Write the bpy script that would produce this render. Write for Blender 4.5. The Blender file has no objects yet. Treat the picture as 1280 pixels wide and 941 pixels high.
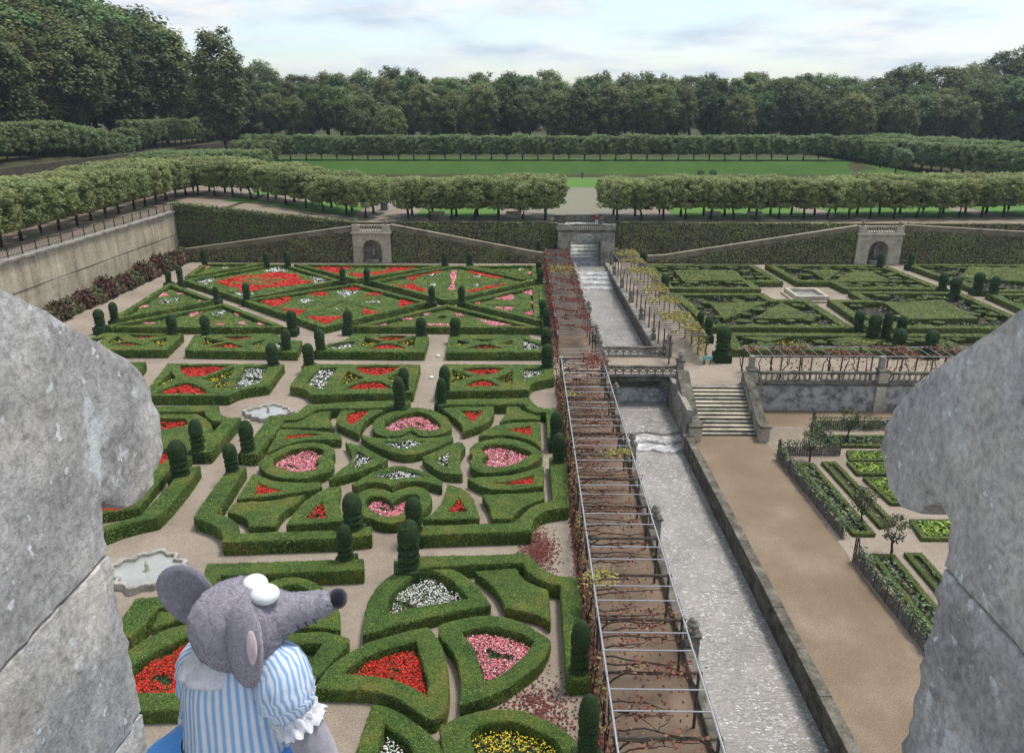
import bpy, math, random
import numpy as np
from mathutils import Vector
from mathutils.geometry import delaunay_2d_cdt
R = math.radians
random.seed(7); RG = np.random.default_rng(11)
sc = bpy.context.scene
COL = sc.collection

# ------------------------------------------------------------------ camera, sky, sun, exposure
cam_d = bpy.data.cameras.new('camera'); cam = bpy.data.objects.new('camera', cam_d); COL.objects.link(cam)
cam.location = (0, 0, 20)
cam.rotation_euler = (R(90 - 19.429), 0, R(0.906))
cam_d.sensor_width = 36; cam_d.lens = 36 * 954 / 1280; cam_d.clip_start = .05; cam_d.clip_end = 3000
sc.camera = cam
SUN_EL, SUN_AZ = 70, 62          # high veiled sun ahead and to the right
world = bpy.data.worlds.new('World'); sc.world = world; world.use_nodes = True
nt = world.node_tree; nt.nodes.clear()
def nd(t, k, **kw):
    n = t.nodes.new(k)
    for a, b in kw.items():
        if a == 'ins':
            for i, v in b.items(): n.inputs[i].default_value = v
        else: setattr(n, a, b)
    return n
out = nd(nt, 'ShaderNodeOutputWorld'); bg = nd(nt, 'ShaderNodeBackground', ins={'Strength': .1})
sky = nd(nt, 'ShaderNodeTexSky', sky_type='NISHITA', sun_disc=False, sun_elevation=R(SUN_EL), sun_rotation=R(SUN_AZ), altitude=80, air_density=1.0, dust_density=1.5)
tc = nd(nt, 'ShaderNodeTexCoord')
sep = nd(nt, 'ShaderNodeSeparateXYZ'); nt.links.new(tc.outputs['Generated'], sep.inputs[0])
zadd = nd(nt, 'ShaderNodeMath', operation='ADD', ins={1: .16}); nt.links.new(sep.outputs[2], zadd.inputs[0])
dx = nd(nt, 'ShaderNodeMath', operation='DIVIDE'); nt.links.new(sep.outputs[0], dx.inputs[0]); nt.links.new(zadd.outputs[0], dx.inputs[1])
dy = nd(nt, 'ShaderNodeMath', operation='DIVIDE'); nt.links.new(sep.outputs[1], dy.inputs[0]); nt.links.new(zadd.outputs[0], dy.inputs[1])
cmb = nd(nt, 'ShaderNodeCombineXYZ'); nt.links.new(dx.outputs[0], cmb.inputs[0]); nt.links.new(dy.outputs[0], cmb.inputs[1])
n1 = nd(nt, 'ShaderNodeTexNoise', ins={'Scale': 1.05, 'Detail': 7, 'Roughness': .55}); nt.links.new(cmb.outputs[0], n1.inputs['Vector'])
cr = nd(nt, 'ShaderNodeValToRGB'); cr.color_ramp.elements[0].position = .42; cr.color_ramp.elements[1].position = .60
cr.color_ramp.elements[0].color = (.12, .12, .12, 1)
nt.links.new(n1.outputs['Fac'], cr.inputs[0])
n2 = nd(nt, 'ShaderNodeTexNoise', ins={'Scale': 1.9, 'Detail': 6, 'Roughness': .6}); nt.links.new(cmb.outputs[0], n2.inputs['Vector'])
cr2 = nd(nt, 'ShaderNodeValToRGB'); cr2.color_ramp.elements[0].color = (2.9, 3.4, 3.95, 1); cr2.color_ramp.elements[1].color = (4.45, 4.5, 4.5, 1)
cr2.color_ramp.elements[0].position = .36; cr2.color_ramp.elements[1].position = .60
nt.links.new(n2.outputs['Fac'], cr2.inputs[0])
mx = nd(nt, 'ShaderNodeMixRGB'); nt.links.new(cr.outputs[0], mx.inputs[0]); nt.links.new(sky.outputs[0], mx.inputs[1]); nt.links.new(cr2.outputs[0], mx.inputs[2])
nt.links.new(mx.outputs[0], bg.inputs['Color']); nt.links.new(bg.outputs[0], out.inputs[0])
sl = bpy.data.lights.new('sun', 'SUN'); sl.energy = 1.5; sl.angle = R(14); sl.color = (1, .96, .9)
so = bpy.data.objects.new('sun', sl); COL.objects.link(so)
so.rotation_euler = (R(90 - SUN_EL), 0, R(180 - SUN_AZ))
so.location = (0, 0, 60)
vs = sc.view_settings; vs.view_transform = 'Standard'; vs.look = 'None'; vs.gamma = 1; vs.exposure = 1.15; vs.use_curve_mapping = False
sc.render.engine = 'CYCLES'
sc.cycles.max_bounces = 5; sc.cycles.diffuse_bounces = 3; sc.cycles.glossy_bounces = 3; sc.cycles.transparent_max_bounces = 4
sc.cycles.use_adaptive_sampling = True; sc.cycles.adaptive_threshold = .02
sc.cycles.use_denoising = True

# ------------------------------------------------------------------ mesh helpers
class MB:
    def __init__(s): s.v = []; s.f = []; s.t = []; s.n = 0
    def add(s, v, f, m=0, t=.5, smooth=False):
        v = np.asarray(v, float).reshape(-1, 3)
        s.v.append(v); s.t.append(np.full(len(v), t, float) if np.isscalar(t) else np.asarray(t, float))
        if isinstance(f, np.ndarray): s.f.append((f + s.n, m, smooth))
        else:
            by = {}
            for q in f: by.setdefault(len(q), []).append(q)
            for q in by.values(): s.f.append((np.array(q) + s.n, m, smooth))
        s.n += len(v); return s
    def mesh(s, name, mats):
        me = bpy.data.meshes.new(name)
        V = np.concatenate(s.v) if s.v else np.zeros((0, 3)); T = np.concatenate(s.t)
        me.vertices.add(len(V)); me.vertices.foreach_set('co', V.astype(np.float32).ravel())
        li = np.concatenate([a.ravel() for a, _, _ in s.f]).astype(np.int32)
        tot = np.concatenate([np.full(len(a), a.shape[1]) for a, _, _ in s.f])
        st = np.concatenate([[0], np.cumsum(tot)[:-1]]).astype(np.int32)
        me.loops.add(len(li)); me.loops.foreach_set('vertex_index', li)
        me.polygons.add(len(tot)); me.polygons.foreach_set('loop_start', st)
        me.polygons.foreach_set('material_index', np.concatenate([np.full(len(a), m) for a, m, _ in s.f]).astype(np.int32))
        me.polygons.foreach_set('use_smooth', np.concatenate([np.full(len(a), sm) for a, _, sm in s.f]))
        at = me.attributes.new('tint', 'FLOAT', 'POINT'); at.data.foreach_set('value', T.astype(np.float32))
        for m in (mats if isinstance(mats, (list, tuple)) else [mats]): me.materials.append(m)
        me.update(calc_edges=True); return me
    def obj(s, name, mats, parent=None, loc=None):
        return link(name, s.mesh(name, mats), parent, loc)
def link(name, data, parent=None, loc=None):
    o = bpy.data.objects.new(name, data); COL.objects.link(o)
    if parent is not None: o.parent = parent
    if loc is not None: o.location = loc
    return o
def tag(o, label=None, cat=None, group=None, kind=None):
    for k, v in (('label', label), ('category', cat), ('group', group), ('kind', kind)):
        if v: o[k] = v
    return o
def thing(name, label, cat, loc=(0, 0, 0), rz=0, group=None):
    o = link(name, None, None, loc); o.rotation_euler[2] = rz; o.empty_display_size = .2
    return tag(o, label, cat, group)
def struct(o): o['kind'] = 'structure'; return o
def copy_tree(o, parent=None):
    c = o.copy(); COL.objects.link(c); c.parent = parent
    for ch in list(o.children): copy_tree(ch, c)
    return c
def box(x0, x1, y0, y1, z0, z1):
    v = [(x0, y0, z0), (x1, y0, z0), (x1, y1, z0), (x0, y1, z0), (x0, y0, z1), (x1, y0, z1), (x1, y1, z1), (x0, y1, z1)]
    return v, [(0, 3, 2, 1), (4, 5, 6, 7), (0, 1, 5, 4), (1, 2, 6, 5), (2, 3, 7, 6), (3, 0, 4, 7)]
def bbox(x0, x1, y0, y1, z0, z1, b=.02):
    """box with chamfered vertical and top edges"""
    b = min(b, (x1 - x0) / 3, (y1 - y0) / 3, (z1 - z0) / 3)
    pl = lambda d: [(x0 + d, y0 + b), (x0 + b, y0 + d), (x1 - b, y0 + d), (x1 - d, y0 + b), (x1 - d, y1 - b), (x1 - b, y1 - d), (x0 + b, y1 - d), (x0 + d, y1 - b)]
    rings = [(pl(0), z0), (pl(0), z1 - b), (pl(b * .9), z1)]
    v = [(x, y, z) for p, z in rings for x, y in p]; f = []
    for r in range(2):
        for i in range(8): j = (i + 1) % 8; f.append((r * 8 + i, r * 8 + j, r * 8 + 8 + j, r * 8 + 8 + i))
    f += [tuple(range(16, 24)), tuple(reversed(range(8)))]
    return v, f
def prism(poly, z0, z1):
    n = len(poly); v = [(x, y, z0) for x, y in poly] + [(x, y, z1) for x, y in poly]
    f = [(i, (i + 1) % n, n + (i + 1) % n, n + i) for i in range(n)] + [tuple(range(n, 2 * n)), tuple(reversed(range(n)))]
    return v, f
def extr(poly, axis, a0, a1):
    """closed polygon in the other two axes extruded along axis ('x' or 'y')"""
    n = len(poly)
    mk = (lambda a, p: (a, p[0], p[1])) if axis == 'x' else (lambda a, p: (p[0], a, p[1]))
    v = [mk(a0, p) for p in poly] + [mk(a1, p) for p in poly]
    f = [(i, (i + 1) % n, n + (i + 1) % n, n + i) for i in range(n)] + [tuple(range(n, 2 * n)), tuple(reversed(range(n)))]
    return v, f
def tube(path, rad, n=6, cap=True):
    P = [Vector(p) for p in path]; m = len(P)
    rad = [rad] * m if np.isscalar(rad) else rad
    v = []; f = []
    for i, p in enumerate(P):
        d = (P[min(i + 1, m - 1)] - P[max(i - 1, 0)]).normalized()
        a = d.cross(Vector((0, 0, 1)))
        if a.length < 1e-3: a = d.cross(Vector((1, 0, 0)))
        a.normalize(); b = d.cross(a)
        for k in range(n):
            t = 2 * math.pi * k / n; q = p + (a * math.cos(t) + b * math.sin(t)) * rad[i]; v.append(q[:])
    for i in range(m - 1):
        for k in range(n):
            k2 = (k + 1) % n; f.append((i * n + k, i * n + k2, i * n + n + k2, i * n + n + k))
    if cap: f += [tuple(reversed(range(n))), tuple(range((m - 1) * n, m * n))]
    return v, f
def lathe(prof, n=16, c=(0, 0, 0)):
    v = []; f = []
    for r, z in prof:
        for k in range(n):
            t = 2 * math.pi * k / n; v.append((c[0] + r * math.cos(t), c[1] + r * math.sin(t), c[2] + z))
    for i in range(len(prof) - 1):
        for k in range(n):
            k2 = (k + 1) % n; f.append((i * n + k, i * n + k2, i * n + n + k2, i * n + n + k))
    f += [tuple(reversed(range(n))), tuple(range((len(prof) - 1) * n, len(prof) * n))]
    return v, f
def ellip(c, r, nu=20, nv=12, fn=None):
    prof = []; v = []; f = []
    for i in range(nv + 1):
        a = math.pi * i / nv
        for k in range(nu):
            t = 2 * math.pi * k / nu
            p = Vector((math.sin(a) * math.cos(t), math.sin(a) * math.sin(t), -math.cos(a)))
            if fn: p = fn(p)
            v.append((c[0] + p[0] * r[0], c[1] + p[1] * r[1], c[2] + p[2] * r[2]))
    for i in range(nv):
        for k in range(nu):
            k2 = (k + 1) % nu; f.append((i * nu + k, i * nu + k2, i * nu + nu + k2, i * nu + nu + k))
    return v, f
def wob(p, s=1.0):
    x, y, z = (np.asarray(p).T * s)
    return (np.sin(1.7 * x + 1.3 * np.sin(1.1 * y + .7 * z)) + np.sin(2.3 * y + 1.1 * np.sin(1.9 * z + .6 * x)) + np.sin(2.9 * z + 1.7 * np.sin(1.3 * x + 1.7 * y))) / 3
def cards(P, N, size, tilt=.6, aspect=1.0, rng=RG):
    """square leaf cards at P, facing roughly N"""
    n = len(P); P = np.asarray(P); N = np.asarray(N, float) + rng.normal(0, tilt, (n, 3))
    N /= np.linalg.norm(N, axis=1)[:, None] + 1e-9
    A = np.cross(N, rng.normal(0, 1, (n, 3))); A /= np.linalg.norm(A, axis=1)[:, None] + 1e-9
    B = np.cross(N, A)
    s = (np.full(n, size) if np.isscalar(size) else size)[:, None] * .5 * rng.uniform(.7, 1.3, (n, 1))
    A = A * s; B = B * s * aspect
    V = np.stack([P - A - B * .35, P + A * .25 - B, P + A + B * .35, P - A * .25 + B], 1).reshape(-1, 3)
    F = np.arange(4 * n).reshape(n, 4)
    return V, F
def rtint(n, lo=0, hi=1): return np.repeat(RG.uniform(lo, hi, n), 4)

ONES = 'first second third fourth fifth sixth seventh eighth ninth tenth eleventh twelfth thirteenth fourteenth fifteenth sixteenth seventeenth eighteenth nineteenth'.split()
def nth(n):
    if n < 20: return ONES[n - 1]
    t10, u = divmod(n, 10); return {2: 'twentieth', 3: 'thirtieth', 4: 'fortieth'}[t10] if u == 0 else {2: 'twenty', 3: 'thirty', 4: 'forty'}[t10] + '-' + ONES[u - 1]
# ------------------------------------------------------------------ materials
MATS = {}
def new_mat(name):
    m = bpy.data.materials.new(name); m.use_nodes = True; t = m.node_tree
    MATS[name] = m
    return m, t, t.nodes['Principled BSDF']
def ramp(t, fac, cols):
    r = nd(t, 'ShaderNodeValToRGB'); e = r.color_ramp.elements
    while len(e) < len(cols): e.new(.5)
    for q, (p, c) in zip(e, cols): q.position = p; q.color = (*c, 1)
    t.links.new(fac, r.inputs[0]); return r.outputs[0]
def noise(t, scale, detail=4, rough=.55, vec=None, dist=0.0):
    n = nd(t, 'ShaderNodeTexNoise', ins={'Scale': scale, 'Detail': detail, 'Roughness': rough, 'Distortion': dist})
    if vec is None:
        g = nd(t, 'ShaderNodeNewGeometry'); vec = g.outputs['Position']
    t.links.new(vec, n.inputs['Vector']); return n.outputs['Fac']
def mixc(t, fac, a, b, mode='MIX'):
    m = nd(t, 'ShaderNodeMixRGB', blend_type=mode)
    for i, x in ((0, fac), (1, a), (2, b)):
        if hasattr(x, 'links'): t.links.new(x, m.inputs[i])
        elif i == 0: m.inputs[0].default_value = x
        else: m.inputs[i].default_value = (*x, 1)
    return m.outputs[0]
def bump(t, b, h, strength=.4, dist=.02):
    n = nd(t, 'ShaderNodeBump', ins={'Strength': strength, 'Distance': dist}); t.links.new(h, n.inputs['Height']); t.links.new(n.outputs[0], b.inputs['Normal'])
def setb(b, rough=.8, spec=.3, metal=0):
    b.inputs['Roughness'].default_value = rough; b.inputs['Specular IOR Level'].default_value = spec; b.inputs['Metallic'].default_value = metal
def mat_noise(name, cols, scale, fine=None, rough=.85, bstr=.5, bscale=None, bdist=.02, spec=.25, detail=5):
    m, t, b = new_mat(name); c = ramp(t, noise(t, scale, detail, .6), cols)
    if fine:
        c = mixc(t, 1, c, ramp(t, noise(t, fine[0], 3, .6), [(.3, (fine[1],) * 3), (.7, (fine[2],) * 3)]), 'MULTIPLY')
    t.links.new(c, b.inputs['Base Color']); setb(b, rough, spec)
    if bscale: bump(t, b, noise(t, bscale, 6, .65), bstr, bdist)
    return m
def mat_leaf(name, cols, patch=None, pscale=.6, rough=.6, objvar=.0, trans=.0, spec=.25):
    """leaf cards: colour by the per-leaf tint attribute, large patches by position"""
    m, t, b = new_mat(name)
    a = nd(t, 'ShaderNodeAttribute', attribute_name='tint')
    c = ramp(t, a.outputs['Fac'], cols)
    if patch:
        f = ramp(t, noise(t, pscale, 4, .6), [(patch[1], (0, 0, 0)), (patch[2], (1, 1, 1))]); c = mixc(t, f, c, mixc(t, .35, patch[0], c))
    if objvar:
        oi = nd(t, 'ShaderNodeObjectInfo'); h = nd(t, 'ShaderNodeHueSaturation')
        mr = nd(t, 'ShaderNodeMapRange', ins={3: .5 - objvar * .065, 4: .5 + objvar * .02}); t.links.new(oi.outputs['Random'], mr.inputs[0])
        ml = nd(t, 'ShaderNodeMath', operation='MULTIPLY', ins={1: 7.31}); t.links.new(oi.outputs['Random'], ml.inputs[0])
        fr = nd(t, 'ShaderNodeMath', operation='FRACT'); t.links.new(ml.outputs[0], fr.inputs[0])
        mv = nd(t, 'ShaderNodeMapRange', ins={3: 1 - objvar * .45, 4: 1 + objvar * .3}); t.links.new(fr.outputs[0], mv.inputs[0])
        t.links.new(mr.outputs[0], h.inputs['Hue']); t.links.new(mv.outputs[0], h.inputs['Value']); t.links.new(c, h.inputs['Color']); c = h.outputs[0]
    t.links.new(c, b.inputs['Base Color']); setb(b, rough, spec)
    if trans:
        b.inputs['Transmission Weight'].default_value = 0
        tr = nd(t, 'ShaderNodeBsdfTranslucent'); t.links.new(c, tr.inputs[0])
        ms = nd(t, 'ShaderNodeMixShader', ins={0: trans}); t.links.new(b.outputs[0], ms.inputs[1]); t.links.new(tr.outputs[0], ms.inputs[2])
        t.links.new(ms.outputs[0], t.nodes['Material Output'].inputs[0])
    return m
def mat_plain(name, col, rough=.6, metal=0, spec=.4, var=.25, scale=6):
    m, t, b = new_mat(name); c = ramp(t, noise(t, scale, 4), [(.3, tuple(x * (1 - var) for x in col)), (.7, tuple(min(1, x * (1 + var)) for x in col))])
    t.links.new(c, b.inputs['Base Color']); setb(b, rough, spec, metal); return m

M_hedge = mat_leaf('box_hedge_leaf', [(0, (.030, .074, .014)), (.45, (.130, .215, .037)), (1, (.27, .345, .066))], patch=((.25, .22, .035), .55, .64), pscale=.6, trans=.0)
# body of a hedge under its leaves: position mottled
m, t, b = new_mat('box_hedge_body')
c = ramp(t, noise(t, .6, 5, .65), [(.30, (.026, .056, .012)), (.46, (.050, .088, .017)), (.58, (.080, .110, .022)), (.68, (.125, .12, .028))])
c = mixc(t, 1, c, ramp(t, noise(t, 11, 5, .8), [(.36, (.30, .34, .28)), (.60, (1.25, 1.25, 1.2))]), 'MULTIPLY')
t.links.new(c, b.inputs['Base Color']); setb(b, .75, .2); bump(t, b, noise(t, 26, 4, .7), .9, .06); M_hbody = m
M_top = mat_leaf('yew_leaf', [(0, (.020, .050, .018)), (.5, (.052, .105, .034)), (1, (.105, .165, .052))], objvar=.35)
m, t, b = new_mat('yew_body'); c = mixc(t, 1, ramp(t, noise(t, 1.3), [(.3, (.018, .040, .014)), (.7, (.036, .066, .021))]), ramp(t, noise(t, 24, 3, .7), [(.3, (.45,) * 3), (.65, (1.15,) * 3)]), 'MULTIPLY')
t.links.new(c, b.inputs['Base Color']); setb(b, .8, .2); bump(t, b, noise(t, 30, 4, .7), .9, .05); M_tbody = m
M_soil = mat_noise('bed_soil', [(.3, (.035, .026, .018)), (.7, (.075, .055, .038))], 9, (60, .6, 1.2), bscale=40, bdist=.03)
M_foli = mat_leaf('bed_foliage', [(0, (.018, .045, .012)), (.6, (.050, .100, .022)), (1, (.10, .15, .04))])
M_fl = dict(red=mat_leaf('red_flower', [(0, (.34, .008, .010)), (.5, (.66, .020, .012)), (1, (.80, .085, .040))], rough=.5, trans=.15),
            pink=mat_leaf('pink_flower', [(0, (.55, .06, .11)), (.45, (.82, .23, .28)), (.8, (.86, .42, .45)), (1, (.85, .75, .72))], rough=.5, trans=.15),
            white=mat_leaf('white_flower', [(0, (.62, .64, .56)), (.4, (.84, .84, .80)), (1, (.90, .90, .86))], rough=.5, trans=.15),
            yellow=mat_leaf('yellow_flower', [(0, (.45, .30, .01)), (.5, (.72, .54, .02)), (1, (.78, .68, .10))], rough=.5, trans=.15))
# gravel
m, t, b = new_mat('gravel')
c = ramp(t, noise(t, .22, 6, .6), [(.3, (.255, .212, .165)), (.5, (.325, .275, .217)), (.7, (.385, .33, .265))])
c = mixc(t, 1, c, ramp(t, noise(t, 16, 5, .85), [(.36, (.52, .51, .50)), (.62, (1.22, 1.21, 1.19))]), 'MULTIPLY')
c = mixc(t, .5, c, ramp(t, noise(t, 2.2, 4, .6), [(.35, (.80, .79, .78)), (.65, (1.08, 1.08, 1.08))]), 'MULTIPLY')
t.links.new(c, b.inputs['Base Color']); setb(b, .95, .12); bump(t, b, noise(t, 45, 4, .7), .6, .03); M_gravel = m
m, t, b = new_mat('kitchen_gravel')
c = ramp(t, noise(t, .18, 6, .6), [(.3, (.185, .138, .092)), (.5, (.230, .176, .119)), (.72, (.34, .28, .21))])
c = mixc(t, 1, c, ramp(t, noise(t, 15, 5, .85), [(.36, (.56, .55, .54)), (.62, (1.2, 1.19, 1.17))]), 'MULTIPLY')
t.links.new(c, b.inputs['Base Color']); setb(b, .95, .12); bump(t, b, noise(t, 40, 4, .7), .6, .03); M_kgravel = m
M_earth = mat_noise('pergola_earth', [(.3, (.115, .080, .052)), (.55, (.18, .130, .088)), (.75, (.23, .175, .125))], .6, (24, .65, 1.2), bscale=35, bdist=.03)
# stone
def mat_stone(name, base, dark, light, sc1=.9, lichen=None, sp=.55, bd=.03, bs=9):
    m, t, b = new_mat(name)
    c = ramp(t, noise(t, sc1, 7, .65), [(.28, dark), (.5, base), (.74, light)])
    c = mixc(t, .7, c, ramp(t, noise(t, sc1 * 9, 5, .7), [(.32, (.55, .55, .55)), (.62, (1.12, 1.12, 1.12))]), 'MULTIPLY')
    if lichen:
        f = ramp(t, noise(t, lichen[1], 3, .5), [(lichen[2], (0, 0, 0)), (lichen[2] + .05, (1, 1, 1))]); c = mixc(t, f, c, lichen[0])
    t.links.new(c, b.inputs['Base Color']); setb(b, .92, .15); bump(t, b, noise(t, bs, 8, .7), .7, bd); return m
M_stone = mat_stone('weathered_limestone', (.27, .25, .21), (.085, .08, .065), (.42, .39, .32), 1.1)
M_stone_d = mat_stone('mossy_dark_stone', (.12, .11, .085), (.035, .035, .028), (.26, .24, .19), 1.4)
M_ash = mat_stone('pale_ashlar', (.46, .41, .31), (.25, .22, .17), (.56, .51, .40), .8)
m, t, b = new_mat('buff_retaining_stone')
g = nd(t, 'ShaderNodeNewGeometry'); mp = nd(t, 'ShaderNodeMapping'); mp.inputs['Scale'].default_value = (1, 1, .16); t.links.new(g.outputs['Position'], mp.inputs[0])
c = ramp(t, noise(t, .75, 7, .68, mp.outputs[0]), [(.30, (.18, .155, .12)), (.42, (.36, .31, .225)), (.56, (.48, .42, .31)), (.75, (.56, .50, .39))])
c = mixc(t, .7, c, ramp(t, noise(t, 3.2, 6, .7), [(.32, (.62, .60, .58)), (.62, (1.1, 1.1, 1.1))]), 'MULTIPLY')
t.links.new(c, b.inputs['Base Color']); setb(b, .92, .15); bump(t, b, noise(t, 3, 8, .7), .7, .06); M_lwall = m
m, t, b = new_mat('peeling_render')
c = ramp(t, noise(t, 1.3, 8, .72), [(.32, (.055, .053, .048)), (.44, (.20, .195, .185)), (.55, (.38, .37, .355)), (.75, (.47, .46, .445))])
t.links.new(c, b.inputs['Base Color']); setb(b, .9, .1); bump(t, b, noise(t, 12, 6, .7), .6, .04); M_peel = m
# merlon stone with lichens
m, t, b = new_mat('lichened_tuffeau')
c = ramp(t, noise(t, 5, 8, .62), [(.28, (.34, .325, .295)), (.42, (.55, .53, .49)), (.56, (.66, .64, .60)), (.74, (.74, .715, .66))])
c = mixc(t, .8, c, ramp(t, noise(t, 3.4, 5, .6), [(.34, (.50, .50, .52)), (.50, (.93, .935, .95)), (.64, (1.2, 1.16, 1.06))]), 'MULTIPLY')
c = mixc(t, .9, c, ramp(t, noise(t, 70, 5, .75), [(.34, (.56, .56, .57)), (.60, (1.1, 1.1, 1.1))]), 'MULTIPLY')
f = ramp(t, noise(t, 13, 8, .82), [(.575, (0, 0, 0)), (.68, (.85, .85, .85))]); c = mixc(t, f, c, (.17, .165, .165))
f = ramp(t, noise(t, 9, 7, .72), [(.60, (0, 0, 0)), (.65, (.9, .9, .9))]); c = mixc(t, f, c, (.72, .74, .73))
f = ramp(t, noise(t, 46, 2, .5), [(.70, (0, 0, 0)), (.72, (1, 1, 1))]); c = mixc(t, f, c, (.76, .78, .77))
f = ramp(t, noise(t, 7.5, 6, .72), [(.62, (0, 0, 0)), (.72, (.75, .75, .75))]); c = mixc(t, f, c, (.36, .31, .21))
t.links.new(c, b.inputs['Base Color']); setb(b, .92, .18); bump(t, b, noise(t, 60, 8, .75), .9, .008); M_merlon = m
M_mortar = mat_noise('dark_mortar', [(.3, (.13, .12, .105)), (.7, (.30, .285, .25))], 30, bscale=90, bdist=.005)
M_steel = mat_plain('galvanised_steel', (.34, .34, .35), .5, .3, .5, .12)
M_wood = mat_noise('weathered_wood', [(.3, (.040, .032, .025)), (.7, (.115, .095, .075))], 5, (40, .6, 1.2), bscale=30, bdist=.02)
M_slat = mat_noise('grey_slat_wood', [(.3, (.10, .085, .072)), (.7, (.25, .22, .19))], 4, (40, .6, 1.2), bscale=30, bdist=.02)
M_vinewood = mat_noise('vine_bark', [(.3, (.020, .013, .009)), (.7, (.065, .045, .032))], 14, bscale=40, bdist=.01)
M_vred = mat_leaf('red_vine_leaf', [(0, (.085, .030, .024)), (.5, (.19, .055, .040)), (.8, (.28, .095, .055)), (1, (.32, .22, .08))], rough=.6, trans=.25)
M_vyel = mat_leaf('yellow_vine_leaf', [(0, (.20, .15, .05)), (.5, (.36, .31, .08)), (.85, (.36, .35, .11)), (1, (.20, .24, .08))], rough=.6, trans=.25)
M_vmix = mat_leaf('autumn_vine_leaf', [(0, (.10, .035, .026)), (.3, (.20, .075, .045)), (.6, (.24, .145, .07)), (.8, (.31, .27, .10)), (1, (.15, .18, .07))], rough=.6, trans=.25)
M_dead = mat_leaf('fallen_leaf', [(0, (.045, .010, .010)), (.6, (.12, .022, .020)), (1, (.22, .075, .05))], rough=.7)
M_iron = mat_plain('dark_iron', (.028, .028, .030), .5, .5, .4)
# water
def mat_water(name, col, sc1, foam_glint, bstr=.6, foam_glint_scale=2.2):
    m, t, b = new_mat(name)
    g = nd(t, 'ShaderNodeNewGeometry'); mp = nd(t, 'ShaderNodeMapping'); mp.inputs['Scale'].default_value = (.62, 1.15, 1); t.links.new(g.outputs['Position'], mp.inputs[0])
    c = ramp(t, noise(t, .5, 5, .65), [(.3, tuple(x * .72 for x in col)), (.7, tuple(x * 1.2 for x in col))])
    if foam_glint:
        f = ramp(t, noise(t, foam_glint_scale, 4, .66, mp.outputs[0], 1.1), [(foam_glint, (0, 0, 0)), (foam_glint + .07, (1, 1, 1))])  # white flecks: sky glitter painted into the canal colour, froth on the cascades
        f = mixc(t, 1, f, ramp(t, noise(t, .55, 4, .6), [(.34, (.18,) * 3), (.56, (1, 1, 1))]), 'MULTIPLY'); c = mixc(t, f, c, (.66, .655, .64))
    t.links.new(c, b.inputs['Base Color']); setb(b, .05, 1.0)
    h = nd(t, 'ShaderNodeMath', operation='ADD'); t.links.new(noise(t, sc1, 3, .55, mp.outputs[0]), h.inputs[0])
    t.links.new(noise(t, sc1 * 2.7, 3, .6, mp.outputs[0]), h.inputs[1]); bump(t, b, h.outputs[0], bstr, .12); return m
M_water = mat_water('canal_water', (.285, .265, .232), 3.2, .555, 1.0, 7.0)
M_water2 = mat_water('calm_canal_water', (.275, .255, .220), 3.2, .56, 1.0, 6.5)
M_foam = mat_water('cascade_water', (.34, .33, .31), 3.5, .46, .8, 2.6)
M_pool = mat_water('pool_water', (.33, .335, .30), 3, 0, .06)
M_pond = mat_noise('olive_pond_surface', [(.3, (.17, .155, .095)), (.7, (.21, .19, .12))], .1, rough=.5, bscale=1, bdist=.01)
# lawns
def mat_lawn(name, a, bcol):
    m, t, b = new_mat(name); c = ramp(t, noise(t, .16, 5, .6), [(.3, a), (.7, bcol)])
    c = mixc(t, 1, c, ramp(t, noise(t, 7, 3, .7), [(.3, (.75,) * 3), (.7, (1.15,) * 3)]), 'MULTIPLY')
    t.links.new(c, b.inputs['Base Color']); setb(b, .9, .1); bump(t, b, noise(t, 10, 3, .7), .5, .05); return m
M_lawn = mat_lawn('mown_lawn', (.085, .180, .036), (.115, .215, .050))
M_bank = mat_lawn('bank_grass', (.048, .105, .022), (.072, .130, .030))
M_terrain = mat_lawn('forest_floor', (.055, .055, .025), (.075, .080, .035))
M_tpath = mat_noise('terrace_gravel', [(.3, (.20, .165, .12)), (.7, (.27, .225, .165))], .3, (9, .8, 1.1))
# trees
M_bark = mat_noise('bark', [(.3, (.022, .019, .016)), (.7, (.06, .052, .042))], 3, bscale=12, bdist=.03)
M_lime = mat_leaf('lime_leaf', [(0, (.12, .145, .055)), (.35, (.225, .275, .10)), (.72, (.33, .39, .165)), (1, (.40, .41, .19))], objvar=.4, trans=.4)
M_lime2 = mat_leaf('dense_lime_leaf', [(0, (.085, .130, .055)), (.4, (.165, .235, .095)), (.85, (.25, .33, .145)), (1, (.31, .37, .165))], objvar=.3, trans=.4)
M_oak = mat_leaf('forest_leaf', [(0, (.072, .112, .040)), (.45, (.118, .176, .058)), (.85, (.160, .225, .076)), (1, (.21, .225, .085))], objvar=.9, trans=.35)
M_ivy = mat_leaf('ivy_leaf', [(0, (.105, .098, .050)), (.45, (.195, .185, .082)), (.8, (.265, .25, .11)), (1, (.32, .29, .14))], patch=((.22, .27, .08), .44, .58), pscale=.16)
M_ivyg = mat_leaf('green_bank_leaf', [(0, (.070, .098, .032)), (.45, (.125, .168, .048)), (1, (.19, .23, .072))], patch=((.115, .10, .045), .55, .7), pscale=.3)
M_ivyb = mat_noise('ivy_wall_shade', [(.3, (.055, .047, .034)), (.7, (.12, .105, .07))], 1.2, (9, .6, 1.2), bscale=8, bdist=.1)
M_shrub = mat_leaf('red_shrub_leaf', [(0, (.025, .018, .012)), (.4, (.075, .036, .025)), (.8, (.15, .050, .038)), (1, (.10, .11, .045))], patch=((.055, .060, .025), .45, .62), pscale=.2)
M_veg = mat_leaf('vegetable_leaf', [(0, (.040, .070, .028)), (.5, (.10, .145, .062)), (1, (.20, .25, .14))])
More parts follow.
